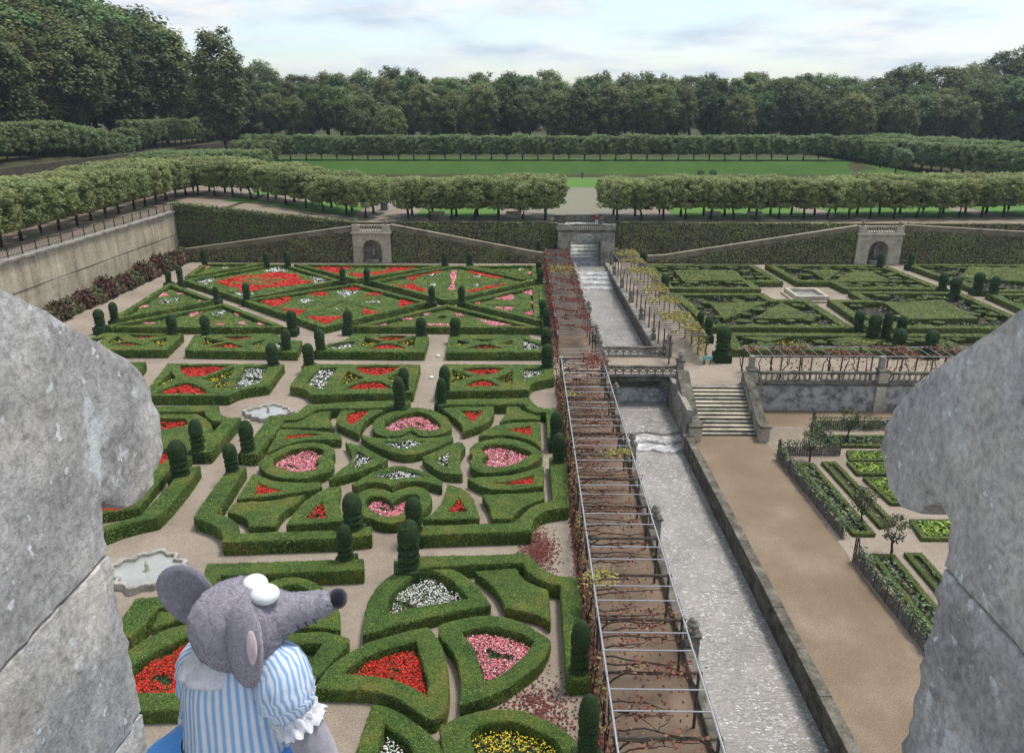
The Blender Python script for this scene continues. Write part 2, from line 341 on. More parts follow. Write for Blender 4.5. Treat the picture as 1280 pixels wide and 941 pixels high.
M_salad = mat_leaf('salad_leaf', [(0, (.08, .15, .02)), (.5, (.19, .29, .04)), (1, (.30, .38, .07))])
M_lav = mat_leaf('grey_green_perennial', [(0, (.035, .058, .030)), (.5, (.085, .115, .060)), (1, (.16, .185, .12))])
M_rhedge = mat_leaf('olive_box_leaf', [(0, (.055, .085, .020)), (.45, (.150, .195, .042)), (1, (.25, .28, .070))], patch=((.19, .18, .05), .58, .72), pscale=.3)
m, t, b = new_mat('olive_box_body')
c = ramp(t, noise(t, .35, 4, .6), [(.30, (.040, .062, .015)), (.55, (.066, .090, .021)), (.75, (.10, .11, .030))])
c = mixc(t, 1, c, ramp(t, noise(t, 12, 3, .7), [(.32, (.5,) * 3), (.62, (1.12,) * 3)]), 'MULTIPLY')
t.links.new(c, b.inputs['Base Color']); setb(b, .75, .2); bump(t, b, noise(t, 18, 4, .7), .8, .06); M_rbody = m
# ------------------------------------------------------------------ garden plan, in metres: x right, y away, third value 1 marks a corner
# (key, height, label, short name, outline, [(colour, place, outline)...], [scrolls])
HEDGES = [
 ('BfNW',0.75,'long clipped hedge bordering the hearts square, from stone pool to far path','',
  [(-7.87,49.51,1),(-11.87,49.14),(-14.87,48.49,1),(-15,47.75),(-15.17,47.03),(-15.85,46.6),(-16.8,46.58,1),(-16.63,40.64,1),(-15.69,40.6,1),(-15.6,45.78,1),(-14.74,46.07),(-14.37,46.83),(-13.97,47.77),(-12.88,47.97,1),(-8,48.15,1)],
  [],
  []),
 ('BfNE',0.75,'clipped hedge bordering the hearts square at its far right corner by the pergola','',
  [(-5.43,49.7,1),(0.44,50.11,1),(0.61,49.38),(0.93,48.59),(1.63,48.16),(2.33,48.17,1),(2.42,43.13,1),(1.54,43.12,1),(1.55,47.44,1),(0.75,47.57),(0.27,48.14),(0.05,49.03,1),(-5.82,48.63,1)],
  [],
  []),
 ('BfSE',0.75,'clipped hedge bordering the hearts square at its near right corner beside fallen leaves','',
  [(1.56,40.49,1),(2.44,40.51,1),(2.36,34.63,1),(1.57,34.37),(1.1,34.2),(0.71,33.71),(0.46,33.09),(0.42,32.26,1),(-5.4,31.8,1),(-5.4,32.61,1),(-0.52,32.99,1),(-0.29,33.23),(-0.03,33.7),(0.39,34.52),(1,35.03),(1.58,35.3,1)],
  [],
  []),
 ('BfSW',0.75,'clipped hedge bordering the hearts square at its near left corner, above the plush mouse','',
  [(-16.68,38.74,1),(-15.76,38.96,1),(-15.43,33.7,1),(-14.92,33.47),(-14.31,33.01),(-13.84,32.4),(-13.63,31.81,1),(-8.86,32.18,1),(-7.39,32.58,1),(-7.23,31.77,1),(-8.69,31.46,1),(-14.12,31.02,1),(-14.3,31.66),(-14.85,32.39),(-15.6,32.91),(-16.28,33.21,1),(-16.46,33.84)],
  [],
  []),
 ('B1',0.6,'heart-shaped clipped hedge farthest of the four hearts, pink flowers inside','the farthest of the four heart hedges',
  [(-9.69,45.17),(-9.71,46.42),(-9.07,47.64),(-8.32,48.23),(-7.41,48.54),(-6.56,48.36),(-5.69,47.58),(-5.1,46.86),(-4.73,45.77),(-4.66,44.98),(-5.1,44.21),(-6.01,43.82),(-6.6,44.06),(-7.16,44.82,1),(-7.47,44.18),(-7.87,43.79),(-8.67,43.78),(-9.37,44.27)],
  [('pink','',[(-9.01,45.44),(-8.97,46.11),(-8.39,47.08),(-7.81,47.52),(-7.29,47.9,1),(-6.62,47.54),(-6.03,46.91),(-5.53,46.07),(-5.27,45.24),(-5.56,44.71),(-6.11,44.63),(-6.59,44.83),(-7.23,45.34,1),(-7.72,44.81),(-8.15,44.6),(-8.69,44.79)])],
  []),
 ('B2',0.58,'boat-shaped clipped hedge hugging the farthest heart, white flowers inside','the boat-shaped hedge under the farthest heart',
  [(-10.25,44.11,1),(-9.56,43.57),(-8.92,43.45),(-7.96,43.41),(-7.58,43.54),(-7.13,44.23,1),(-6.59,43.61),(-6.02,43.44),(-5.19,43.64),(-4.52,44.02,1),(-4.41,43.28),(-5.15,42.32),(-5.8,41.67),(-6.41,41.22),(-7.17,41.15),(-7.97,41.54),(-8.95,42.26),(-9.74,43.08)],
  [('white','',[(-8.58,42.98,1),(-7.87,42.87),(-7.48,42.91),(-7.05,43.36,1),(-6.66,43.01),(-5.93,43.14,1),(-6.43,42.42),(-6.99,42),(-7.59,42.05),(-8.19,42.39)])],
  []),
 ('B3',0.58,'dart-shaped clipped hedge with white flowers at left of the hearts square centre','the dart hedge left of the hearts square centre',
  [(-10.93,42.82,1),(-9.84,42.25),(-7.95,40.42,1),(-8.86,39.17),(-10.74,37.78,1),(-10.39,38.98),(-10.02,40.02),(-10.19,41.22)],
  [('white','',[(-9.99,41.67,1),(-8.74,40.4,1),(-9.03,39.93),(-9.66,39.19,1),(-9.95,40.34)])],
  []),
 ('B4',0.58,'dart-shaped clipped hedge with white flowers at right of the hearts square centre','the dart hedge right of the hearts square centre',
  [(-3.78,42.93,1),(-4.39,42.57),(-5.92,40.73,1),(-5.36,39.72),(-4.47,38.77),(-3.4,38.59,1),(-3.67,39.7),(-3.73,40.99),(-3.53,42.23,1)],
  [('white','',[(-4.37,41.76,1),(-5.14,40.46,1),(-4.7,39.73),(-4.33,39.38,1),(-4.29,40.43)])],
  []),
 ('B5',0.58,'bow-shaped clipped hedge with white flowers behind the nearest heart','the bow-shaped hedge behind the nearest heart',
  [(-9.35,37.33,1),(-8.59,38.5),(-8.01,39.17),(-7.07,39.58),(-6.13,39.15),(-5.21,38.51),(-4.48,37.69,1),(-4.42,37.13,1),(-5.26,37.58),(-5.94,37.76),(-6.76,37.56),(-7.12,37.08,1),(-7.71,37.45),(-8.56,37.53),(-9.12,37.05)],
  [('white','',[(-8.31,38.07,1),(-7.67,38.78),(-7,39.13),(-6.08,38.74),(-5.47,38.26,1),(-6.15,38.15),(-6.83,38.04),(-7.25,37.89),(-7.72,38.03)])],
  []),
 ('B6',0.6,'heart-shaped clipped hedge nearest the camera, pink flowers, topiary in front','the nearest of the four heart hedges',
  [(-8.75,36.11),(-8.54,36.56),(-8.12,36.78),(-7.42,36.58),(-6.95,36.23,1),(-6.62,36.68),(-5.98,36.97),(-5.29,36.75),(-4.9,35.99),(-4.79,35.47),(-4.94,34.65),(-5.31,33.96),(-5.81,33.5),(-6.32,33.19),(-6.96,33.23),(-7.44,33.48),(-8,33.84),(-8.47,34.73),(-8.71,35.49)],
  [('pink','',[(-8.25,35.33),(-8.08,35.85),(-7.57,35.95),(-7.14,35.69),(-6.78,35.18,1),(-6.59,35.7),(-6.19,36.1),(-5.73,36.18),(-5.42,35.81),(-5.43,35.2),(-5.89,34.36),(-6.43,33.86),(-6.82,33.78),(-7.31,34.04),(-7.84,34.49)])],
  []),
 ('B7',0.6,'rounded heart-shaped hedge with pink flowers at left of the hearts square','the left heart hedge of the hearts square',
  [(-15.15,39.48),(-15.25,40.22),(-14.86,41.1),(-14.4,42.02),(-13.75,42.49),(-12.96,42.66),(-12.06,42.4),(-11.42,41.72),(-11.2,41.05),(-11.23,40.39,1),(-10.96,39.86),(-10.99,38.83),(-11.85,38.12),(-12.69,37.91),(-13.57,38.03),(-14.38,38.47)],
  [('pink','',[(-14.63,40.12),(-14.34,41.11),(-13.78,41.74),(-12.94,42.04),(-12.12,41.76),(-11.89,41.15),(-12.05,40.27,1),(-11.74,39.64),(-11.92,38.91),(-12.78,38.7),(-13.56,38.99),(-14.28,39.43)])],
  []),
 ('B8',0.6,'heart-shaped hedge with pink flowers at right of the hearts square, notch facing left','the right heart hedge of the hearts square',
  [(-2.93,40.85,1),(-3.16,41.58),(-3.1,42.31),(-2.53,43.03),(-1.63,43.4),(-0.69,43.35),(0.26,42.71),(0.83,42.03),(1.13,41.29),(1.05,40.8),(0.52,39.93),(-0.35,39.3),(-1.18,38.98),(-2.01,38.77),(-2.75,39.06),(-3.02,39.71),(-3.02,40.3)],
  [('pink','',[(-2.55,42.09),(-2.19,42.56),(-1.46,42.71),(-0.52,42.42),(0.25,41.79),(0.54,41.34),(0.09,40.57),(-0.56,39.81),(-1.2,39.49),(-2,39.58),(-2.37,40.05),(-2.33,40.64),(-2.07,41.08,1),(-2.38,41.52)])],
  []),
 ('B9',0.6,'curved clipped hedge around a red strip left of the farthest heart','the curved hedge left of the farthest heart',
  [(-12.33,46.74),(-12.35,47.92,1),(-10.48,48.34),(-9.03,48.37,1),(-9.8,47.49),(-10.33,46.36),(-10.41,45.15),(-10.39,44.07,1),(-11.28,44.88),(-12.08,45.66)],
  [('red','',[(-11.88,47.38,1),(-11.26,48.04),(-10.47,47.91,1),(-10.71,46.63),(-11.1,45.47,1),(-11.56,45.93)])],
  []),
 ('B10',0.6,'kite-shaped hedge around a small red patch right of the farthest heart','the kite hedge right of the farthest heart',
  [(-5.55,48.42,1),(-4.9,48.73),(-2.06,48.92,1),(-2.01,47.52),(-2.21,46.49),(-2.84,45.4),(-3.81,44.56,1),(-3.93,45.52),(-4.66,47)],
  [('red','',[(-4.24,48.05,1),(-2.72,48.17,1),(-2.88,47.17),(-3.29,46.06,1)])],
  []),
 ('B11',0.55,'solid clipped hedge block in the far right corner of the hearts square','',
  [(-1.11,49.06,1),(-0.44,49.07,1),(0.09,48.05),(0.59,47.63),(1.11,47.35,1),(1.1,46.66,1),(-0.42,46.77),(-1.52,46.25,1),(-1.18,47.46)],
  [],
  []),
 ('B12',0.58,'curved hedge around red flowers behind the right heart','the curved hedge behind the right heart',
  [(-2.77,43.92,1),(-2.3,44.94),(-1.37,45.74),(-0.26,46.09),(1.1,46.22,1),(1.08,42.21,1),(0.55,43.12),(-0.24,43.78),(-1.33,44.07),(-2.25,43.93)],
  [('red','',[(-1.02,45.02,1),(0.57,45.51,1),(0.56,43.97,1),(-0.07,44.34),(-0.71,44.71)])],
  []),
 ('B13',0.58,'curved hedge around dark red flowers in front of the right heart','the curved hedge in front of the right heart',
  [(-3.06,38,1),(-2.28,38.25),(-1.17,38.34),(-0.21,38.74),(1.17,39.67,1),(1.11,37.31,1),(-0.19,36.87),(-1.53,36.85),(-2.2,37.16)],
  [('red','',[(-1.82,37.57,1),(-0.86,37.75),(-0.05,38.15),(0.6,38.55,1),(0.59,37.54,1),(-0.2,37.38),(-1.14,37.41)])],
  []),
 ('B14',0.55,'solid clipped hedge block in the near right corner of the hearts square','',
  [(-2.15,36.26,1),(-0.58,36.36),(1.14,36.63,1),(1.12,35.83,1),(0.27,35.21),(-0.3,34.49),(-0.65,33.72,1),(-1.5,33.71,1),(-1.71,34.93),(-1.95,35.61)],
  [],
  []),
 ('B15',0.58,'triangular hedge around red flowers right of the nearest heart','the triangular hedge right of the nearest heart',
  [(-4.09,37.32,1),(-3.35,36.89),(-2.76,36.06),(-2.43,34.98),(-2.18,33.73,1),(-4.97,33.55,1),(-4.58,34.17),(-4.28,34.95),(-4.14,36.04)],
  [('red','',[(-3.38,35.96,1),(-2.81,34.36,1),(-3.85,34.34,1)])],
  []),
 ('B16',0.58,'triangular hedge around sparse red flowers left of the nearest heart','the triangular hedge left of the nearest heart',
  [(-9.88,36.95,1),(-9.66,35.43),(-9.29,34.34),(-8.83,33.39,1),(-11.67,32.95,1),(-11.59,34.06),(-11.39,35.23),(-11,36.2),(-10.47,36.85)],
  [('red','',[(-10.48,35.5,1),(-9.81,33.61,1),(-10.95,33.59,1),(-10.76,34.59)])],
  []),
 ('B17',0.55,'solid shield-shaped hedge block in the near left corner of the hearts square','',
  [(-15.06,35.17,1),(-13.16,35.43),(-11.64,36.11,1),(-11.87,35.02),(-12.19,34.36),(-12.27,33.62),(-12.18,32.87,1),(-13.46,32.82,1),(-13.8,33.46),(-14.41,33.95),(-15.04,34.22,1)],
  [],
  []),
 ('B18',0.58,'pointed hedge around red flowers in front of the left heart','the pointed hedge in front of the left heart',
  [(-15.18,38.5,1),(-14.54,38.05),(-13.56,37.55),(-12.28,37.41),(-11.11,37.49,1),(-10.93,36.93,1),(-11.73,36.48),(-12.97,36.03),(-14.19,35.74),(-15.05,35.52,1)],
  [('red','',[(-14.53,37.37,1),(-13.59,36.8),(-12.8,36.62,1),(-13.65,36.16),(-14.34,36.06,1)])],
  []),
 ('B19',0.58,'pointed hedge with red flowers and yellow tips behind the left heart','the pointed hedge behind the left heart',
  [(-15.62,44.73,1),(-13.96,44.63),(-12.27,44.27),(-11.5,44.03,1),(-11.3,43.17,1),(-12.8,43.19),(-13.87,42.89),(-14.8,42.05),(-15.27,41.25,1)],
  [('red','',[(-14.81,43.92,1),(-13.82,44.1),(-12.51,43.95,1),(-13.69,43.62),(-14.88,43.12,1)])],
  []),
 ('B20',0.55,'solid clipped hedge block in the far left corner of the hearts square','',
  [(-15.66,46.26,1),(-14.74,46.55),(-14.2,47.32),(-13.52,47.98,1),(-13.04,48.13,1),(-13.01,46.91),(-12.58,45.9),(-12.16,45.11,1),(-13.3,45.09),(-15.58,45.19,1)],
  [],
  []),
 ('R2a',0.75,'rectangular hedge with cells of red, yellow and white flowers, left above the round pool','the rectangular hedge left above the quatrefoil pool',
  [(-28.34,57.3,1),(-19.03,57.24,1),(-18.72,52.26,1),(-19.63,51.9),(-20.45,51.31),(-20.93,50.24,1),(-26.99,50.15,1)],
  [('red','farther',[(-27.21,56.92,1),(-23.22,56.98,1),(-23.77,55.41),(-24.55,54.28),(-25.44,54.36),(-26.57,55.56)]),
   ('red','nearer',[(-26.33,50.56,1),(-26.06,51.63),(-25.68,52.39),(-25.09,52.93),(-24.04,52.41),(-23.03,51.52),(-22.67,50.62,1)]),
   ('yellow','left',[(-27.31,55.55,1),(-26.22,53.89,1),(-26.65,52.3,1),(-26.87,51.62,1)]),
   ('yellow','right',[(-24.22,53.75,1),(-22.7,56.59,1),(-21.58,51.71,1),(-22.8,51.69,1),(-22.91,52.88)]),
   ('white','corner',[(-21.97,56.7,1),(-20.11,56.63,1),(-19.59,53.11,1),(-20.42,52.06),(-21.2,51.63,1)])],
  []),
 ('R2b',0.75,'rectangular hedge with red lenses and a large white bed, right above the pool','the rectangular hedge right above the quatrefoil pool',
  [(-17.33,57.33,1),(-8.21,57.32,1),(-7.92,51.09,1),(-15.07,50.5,1),(-15.86,51.63),(-17.1,52.28,1)],
  [('red','farther',[(-13.21,56.54,1),(-12.78,56.94),(-9.69,56.99,1),(-10.16,55.63),(-10.99,54.74),(-11.98,55.04),(-12.82,55.87)]),
   ('red','nearer',[(-13.1,51.61,1),(-12.62,52.61),(-12.02,53.3),(-11.02,53.46),(-10.3,53.08),(-9.45,51.9,1)]),
   ('yellow','left',[(-13.69,55.86,1),(-11.97,54.12,1),(-13.54,52.51,1)]),
   ('yellow','right',[(-9.48,56.02,1),(-10.28,54.15,1),(-9.27,52.75,1)]),
   ('white','corner',[(-16.03,56.5,1),(-14.59,56.52,1),(-14.55,51.48,1),(-15.17,52.14),(-16.16,52.81,1)])],
  []),
 ('R2c',0.75,'rectangular hedge with red lenses and white corner bed by the pergola, nearer row','the nearer rectangular hedge beside the pergola',
  [(-6.38,57.44,1),(1.5,57.47),(2.31,56.99,1),(2.32,54.35,1),(0.94,53.5),(0.58,52.96),(0.34,51.77,1),(-6.33,51.28,1)],
  [('red','farther',[(-4.84,56.48,1),(-3.16,56.8),(-1.46,56.65,1),(-2.11,55.57),(-3.05,54.99),(-4.04,55.54)]),
   ('red','nearer',[(-4.38,52.4,1),(-3.9,53.43),(-3.2,54.01),(-2.41,53.59),(-1.55,52.53,1)]),
   ('yellow','left',[(-5.57,56.28,1),(-3.9,54.61,1),(-5.45,52.98,1)]),
   ('yellow','right',[(-0.82,56.06,1),(-0.78,52.88,1),(-2.18,54.15,1)]),
   ('white','corner',[(0.04,56.56,1),(1.55,56.58,1),(1.65,55.51,1),(0.39,54.32),(0.01,53.6,1)])],
  []),
 ('R1b',0.75,'long rectangular hedge with red lenses and white corner bed, middle of the far row','the middle rectangular hedge of the far row',
  [(-15.33,65.94,1),(-8.46,65.28,1),(-8.3,60.57,1),(-17.32,60.65,1),(-16.92,62.71),(-15.86,63.68)],
  [('red','farther',[(-13.05,64.96,1),(-11.78,65.49),(-10.4,65.38,1),(-10.72,64.4),(-12.19,63.99)]),
   ('red','nearer',[(-13.16,61.48,1),(-12.72,62.66),(-11.83,63.17),(-10.77,62.69),(-9.86,61.66,1)]),
   ('yellow','left',[(-14.14,65.07,1),(-12.15,63.5,1),(-13.84,61.83,1)]),
   ('yellow','right',[(-9.55,64.89,1),(-11.32,63.51,1),(-9.27,61.79,1)]),
   ('white','corner',[(-16.74,62.25,1),(-16,63.2),(-14.63,63.56,1),(-14.71,61.45,1),(-16.64,61.56,1)])],
  []),
 ('R1c',0.75,'rectangular hedge with sparse red lenses and white corner, far row beside the pergola','the far row rectangular hedge beside the pergola',
  [(-6.65,65.82,1),(0.44,65.73,1),(0.88,64.58),(1.51,64.2,1),(1.84,60.73,1),(-6.46,60.6,1)],
  [('red','farther',[(-4.63,64.5,1),(-2.43,64.53,1),(-3.49,63.76)]),
   ('red','nearer',[(-4.98,61.74,1),(-4.19,62.68),(-3.24,63),(-2.36,62.47),(-1.58,61.66,1)]),
   ('yellow','left',[(-5.86,64.21,1),(-4.61,63.38,1),(-5.65,62.19,1)]),
   ('yellow','right',[(-0.95,64.29,1),(-0.92,62.5,1),(-2.11,63.32,1)]),
   ('white','corner',[(-0.06,64.92,1),(1.08,63.35),(1.48,62.88,1),(1.37,61.46,1),(-0,61.43,1)])],
  []),
 ('R1a',0.75,'rectangular hedge with red lenses in the far row, left of the crossing paths','the far row rectangular hedge left of the crossing paths',
  [(-29.53,65.26,1),(-22.72,65.95,1),(-21.51,64.83),(-20.3,63.86),(-19.36,63.63,1),(-18.9,60.4,1),(-28.47,60.8,1)],
  [('red','farther',[(-26.95,65.12,1),(-24.09,65.16,1),(-24.5,64.28),(-25.65,64.02)]),
   ('red','nearer',[(-26.94,61.69,1),(-26.38,62.68),(-25.47,63.05),(-23.63,61.74,1)]),
   ('yellow','left',[(-28.36,64.59,1),(-25.92,63.4,1),(-27.65,61.96,1)]),
   ('yellow','right',[(-23.69,62.84,1),(-22.77,64.31,1),(-22.48,61.69,1)]),
   ('white','corner',[(-21.56,63.59,1),(-20.03,61.73,1),(-21.25,61.26,1)])],
  []),
 ('R1z',0.75,'leftmost rectangular hedge of the far row, with red lenses and a white corner','the leftmost rectangular hedge of the far row',
  [(-37.89,65.84,1),(-30.69,65.7,1),(-30.07,60.89,1),(-37.01,60.78,1),(-38.77,62.84,1)],
  [('red','farther',[(-35.54,65.37,1),(-32.66,65.41,1),(-33.27,64.39),(-34.39,64.5)]),
   ('red','nearer',[(-35.63,62.18,1),(-34.65,63.22),(-32.6,62.23,1)]),
   ('yellow','left',[(-36.42,65.1,1),(-34.96,63.62,1),(-36.16,62.41,1)]),
   ('yellow','right',[(-31.61,64.67,1),(-32.8,63.54,1),(-30.81,61.79,1)]),
   ('white','corner',[(-38.62,63.32,1),(-37.25,64.83,1),(-36.71,62.4,1),(-37.44,61.69,1)])],
  []),
 ('R2z',0.75,'rectangular hedge partly hidden behind the left stone merlon','the rectangular hedge half hidden by the left merlon',
  [(-34.29,57.61,1),(-30.31,57.67,1),(-29.31,53.49,1),(-33.77,53.24,1)],
  [('red','',[(-32.61,57.23,1),(-31.82,56.94,1),(-31.95,56.05,1),(-32.93,56.23,1)])],
  []),
 ('CfN',0.75,'clipped border hedge left of the quatrefoil pool, ending in a topiary','',
  [(-27.43,47.85,1),(-20.91,48.39,1),(-20.17,46.81),(-19.41,46.27),(-18.64,46.28,1),(-18.5,40.83,1),(-19.43,40.82,1),(-19.55,45.72,1),(-20.15,45.71),(-20.88,46.38),(-21.41,47.3,1),(-27,46.99,1)],
  [],
  []),
 ('CfS',0.75,'clipped border hedge left of the sloping path, beside the left stone merlon','',
  [(-19.35,38.69,1),(-18.4,39.02,1),(-18.21,37.05),(-18.14,34.69),(-18.22,33.29,1),(-18.92,32.93),(-19.56,32.46),(-20.03,31.93,1),(-20.99,31.26,1),(-21.34,31.91,1),(-20.38,32.45),(-19.1,33.4,1),(-19.12,37.03,1)],
  [],
  []),
 ('C1',0.58,'hedge with a red bed beside the left merlon, far of the two','the hedge beside the left merlon, far of the two',
  [(-27.09,47.12,1),(-21.93,47.2,1),(-20.48,45.7),(-19.58,43.53),(-20.53,43.03),(-25.24,43.44,1)],
  [('red','',[(-26.74,46.42,1),(-22.39,46.49,1),(-21.88,45.28),(-23.64,44.35),(-25.55,44.06,1)])],
  []),
 ('C2',0.58,'hedge with a mostly hidden red patch behind the round top of the left merlon','the hedge behind the round top of the left merlon',
  [(-24.58,42.13,1),(-21.09,44.13,1),(-20.04,42.56),(-19.59,40.41),(-20.26,38.52,1),(-22.74,38.48,1)],
  [('red','',[(-24.18,41.33,1),(-21.5,41.72,1),(-20.91,40.71),(-20.85,39.74,1),(-23.25,39.5,1)])],
  []),
 ('C3',0.58,'hedge with red flowers seen in the notch under the left merlon','the hedge seen under the left merlon notch',
  [(-20.12,38.92,1),(-19.78,34.5,1),(-21.29,33.91,1),(-24.14,33.94,1),(-24.7,36.34,1),(-22.44,37.89,1)],
  [('red','',[(-21.53,36.95,1),(-20.19,35.26),(-20.6,34.33),(-21.46,34.23),(-23.2,34.45,1),(-23.26,36.1,1)])],
  []),
 ('DfNW',0.75,'clipped border hedge behind the plush mouse, ending in a topiary','',
  [(-7.2,29.71,1),(-14.11,29.22,1),(-13.89,28.05),(-14.07,27.24),(-14.68,26.83),(-16.07,26.64,1),(-15.95,24.44,1),(-15.07,24.12,1),(-14.87,26.07,1),(-14.18,26.13),(-13.51,26.52),(-13.27,27.36),(-13.21,28.36,1),(-7.04,28.89,1)],
  [],
  []),
 ('D1',0.55,'solid hedge block beside the mouse ear','',
  [(-14.86,26.18,1),(-14.16,26.41),(-13.15,26.97),(-12.56,27.49,1),(-11.66,26.39,1),(-13.42,25.84),(-14.68,25.01,1)],
  [],
  []),
 ('D2',0.6,'curved hedge around bright red flowers left of the mouse dress','the curved hedge left of the mouse dress',
  [(-14.94,23.62,1),(-14.21,24.71),(-13.29,25.21),(-12.52,25.38,1),(-11.32,23.32),(-11.02,21.57),(-11.01,20.7,1),(-12.95,20.59,1),(-14.12,20.83,1)],
  [('red','',[(-14.38,22.49,1),(-14.25,22.88),(-13.89,23.59),(-12.95,24.63,1),(-12.63,23.3),(-12.38,22.36),(-11.99,21.44,1),(-13.34,21.42,1),(-14.19,21.52,1)])],
  []),
 ('D3',0.6,'curved hedge behind the mouse head and snout','the curved hedge behind the mouse snout',
  [(-11.6,27.2,1),(-10.87,28.14),(-10.21,28.51),(-9.34,28.28),(-8.61,27.77),(-7.93,26.93),(-7.47,26.07,1),(-7.21,24.96,1),(-8.16,25.1),(-9.29,25.13),(-10.62,25.31,1),(-11.36,26.12)],
  [('soil','',[(-10.85,26.99,1),(-10.42,27.8),(-9.76,27.92),(-9.02,27.47),(-8.37,26.54),(-8.07,25.86,1),(-9.14,25.74),(-10.54,26.03,1)])],
  []),
 ('D4',0.6,'pointed hedge between the mouse sleeve and the path','the pointed hedge beside the mouse sleeve',
  [(-9.96,24.25,1),(-8.85,24.69),(-7.77,24.81),(-6.72,24.44,1),(-6.75,24.02),(-7.12,23.03),(-7.53,22.11),(-7.88,21.31,1),(-8.88,20.92,1),(-9.97,22.48,1)],
  [('soil','',[(-9.29,23.57,1),(-8.67,24.08),(-7.61,24.15,1),(-7.84,23.28),(-8.11,22.3),(-8.62,21.89,1)])],
  []),
 ('DfNE',0.75,'clipped border hedge near the pergola, carrying the nearest topiaries','',
  [(-5.77,29.61,1),(-4.69,29.95),(-0.84,30.17),(0.03,30.35,1),(0.42,29.9),(0.92,29.08),(1.44,28.59),(1.88,28.48),(2.4,28.45,1),(2.43,22.22,1),(1.62,22.18,1),(1.65,27.89,1),(1.21,28),(0.68,28.4),(0.25,28.88),(0.04,29.57,1),(-3.32,29.26),(-5.63,28.73,1)],
  [],
  []),
 ('D5',0.6,'half-round hedge around white flowers in the near square','the half-round hedge of the near square',
  [(-6.21,24.69,1),(-6.37,25.91),(-6.41,26.9),(-6.14,27.98),(-5.66,28.77),(-4.85,29.28),(-4.1,29.45),(-3.33,29.3),(-2.64,28.78),(-1.97,27.95),(-1.32,26.65,1),(-2.68,26.2),(-3.68,25.87),(-4.63,25.45)],
  [('white','',[(-5.54,25.84,1),(-5.6,27.02),(-5.22,28.09),(-4.77,28.75),(-4.16,29.1),(-3.45,28.74),(-2.85,28.13),(-2.24,27.07,1),(-3.25,26.75),(-4.25,26.44),(-5.22,26.06)])],
  []),
 ('D6',0.55,'solid wedge-shaped hedge block near the pergola in the near square','',
  [(-2.11,29.11,1),(-0.31,29.38,1),(0.03,28.57),(0.57,28.11),(1.1,27.82,1),(1.13,25.61,1),(0.75,26.06),(0.04,26.31),(-0.68,26.57,1),(-1.03,27.61),(-1.61,28.5)],
  [],
  []),
 ('D7',0.6,'rounded triangular hedge around pink flowers in the near square','the rounded triangular hedge of the near square',
  [(-3.29,25.27,1),(-2.87,25.53),(-2.24,25.79),(-1.48,25.92),(-0.73,25.84),(0.04,25.47),(0.63,24.94),(1.07,24.47),(0.96,23.87),(0.64,23.16),(-0.06,22.36),(-0.84,21.65),(-1.51,21.32),(-2.13,21.06,1),(-2.13,21.84),(-2.3,22.89),(-2.62,23.81),(-3.2,24.69)],
  [('pink','',[(-2.44,24.94,1),(-1.95,25.15),(-1.3,25.25),(-0.55,25.09),(0.04,24.8),(0.48,24.37,1),(0.19,23.68),(-0.37,22.93),(-1.05,22.27),(-1.4,22.2,1),(-1.6,23.06),(-1.91,24.05)])],
  []),
 ('D8',0.6,'curved triangular hedge around bright red flowers in the near square','the curved triangular hedge of the near square',
  [(-3.73,25.17,1),(-4.45,24.91),(-5.45,24.46),(-6.33,23.8),(-7.07,22.82),(-7.35,21.75,1),(-6.57,21.7),(-5.52,21.68),(-4.72,21.48),(-3.98,21.07),(-3.23,20.42),(-2.96,20.32,1),(-2.61,20.79),(-2.58,21.7),(-2.79,23.02),(-3.15,24.22)],
  [('red','',[(-6.59,22.49,1),(-5.99,23.31),(-5.13,23.91),(-4.06,24.36,1),(-3.73,23.35),(-3.34,22.13),(-3.31,21.44,1),(-3.85,21.8),(-4.6,22.19),(-5.47,22.39)])],
  []),
 ('D9',0.6,'round hedge around yellow flowers at the bottom edge of the picture','the round hedge at the bottom of the picture',
  [(-2.71,20.04,1),(-2.11,20.47),(-1.18,20.78),(-0.44,20.85),(0.22,20.7),(0.91,20.34),(1.48,19.86),(1.82,19.41),(2.17,18.63),(2.08,17.5),(1.12,16.4),(-0.26,16.12),(-1.44,16.89),(-2.28,18.32)],
  [('yellow','',[(-1.73,19.71,1),(-1.39,20.13),(-0.7,20.32),(-0.05,20.27),(0.68,19.86),(1.17,19.46),(1.36,18.53),(0.93,17.48),(-0.27,17.24),(-1.15,18.03)])],
  []),
 ('D10',0.6,'pointed hedge with white flowers at the bottom edge, right of the mouse','the pointed hedge at the bottom edge beside the mouse',
  [(-5.17,21.01,1),(-4.62,20.87),(-3.98,20.48),(-3.3,19.97),(-2.72,19.33),(-2.3,18.47),(-1.93,17.16,1),(-3.55,16.86),(-5.27,17.39,1),(-5.26,18.93),(-5.2,20.05)],
  [('white','',[(-4.62,20.18,1),(-4.03,19.74),(-3.6,19.31),(-3.22,18.61),(-2.96,17.71,1),(-3.9,17.55),(-4.67,17.74,1),(-4.64,18.91)])],
  []),
 ('E1',0.7,'triangular clipped hedge at the left edge, pink and white flowers, beside red shrubs','the leftmost triangular hedge',
  [(-41.38,87.08,1),(-32.67,78.59,1),(-39.89,70.4,1)],
  [('pink','left',[(-40.09,81.17,1),(-40.46,83.47,1),(-39.16,81.75,1)]),
   ('pink','upper',[(-38.61,82.34,1),(-38.57,83.5,1),(-37.75,82.54,1)]),
   ('pink','right',[(-34.93,79.42,1),(-34.87,80.15,1),(-34.03,78.9,1)]),
   ('pink','lower',[(-39.62,76.03,1),(-39.89,77.93,1),(-39.12,76.91,1)]),
   ('white','',[(-39.21,79.72,1),(-37.64,80.84,1),(-37.05,79.75,1),(-38.2,77.96,1)])],
  []),
 ('E2',0.7,'flat triangular hedge along the far row path at left, pink and white flowers','the flat triangular hedge at left',
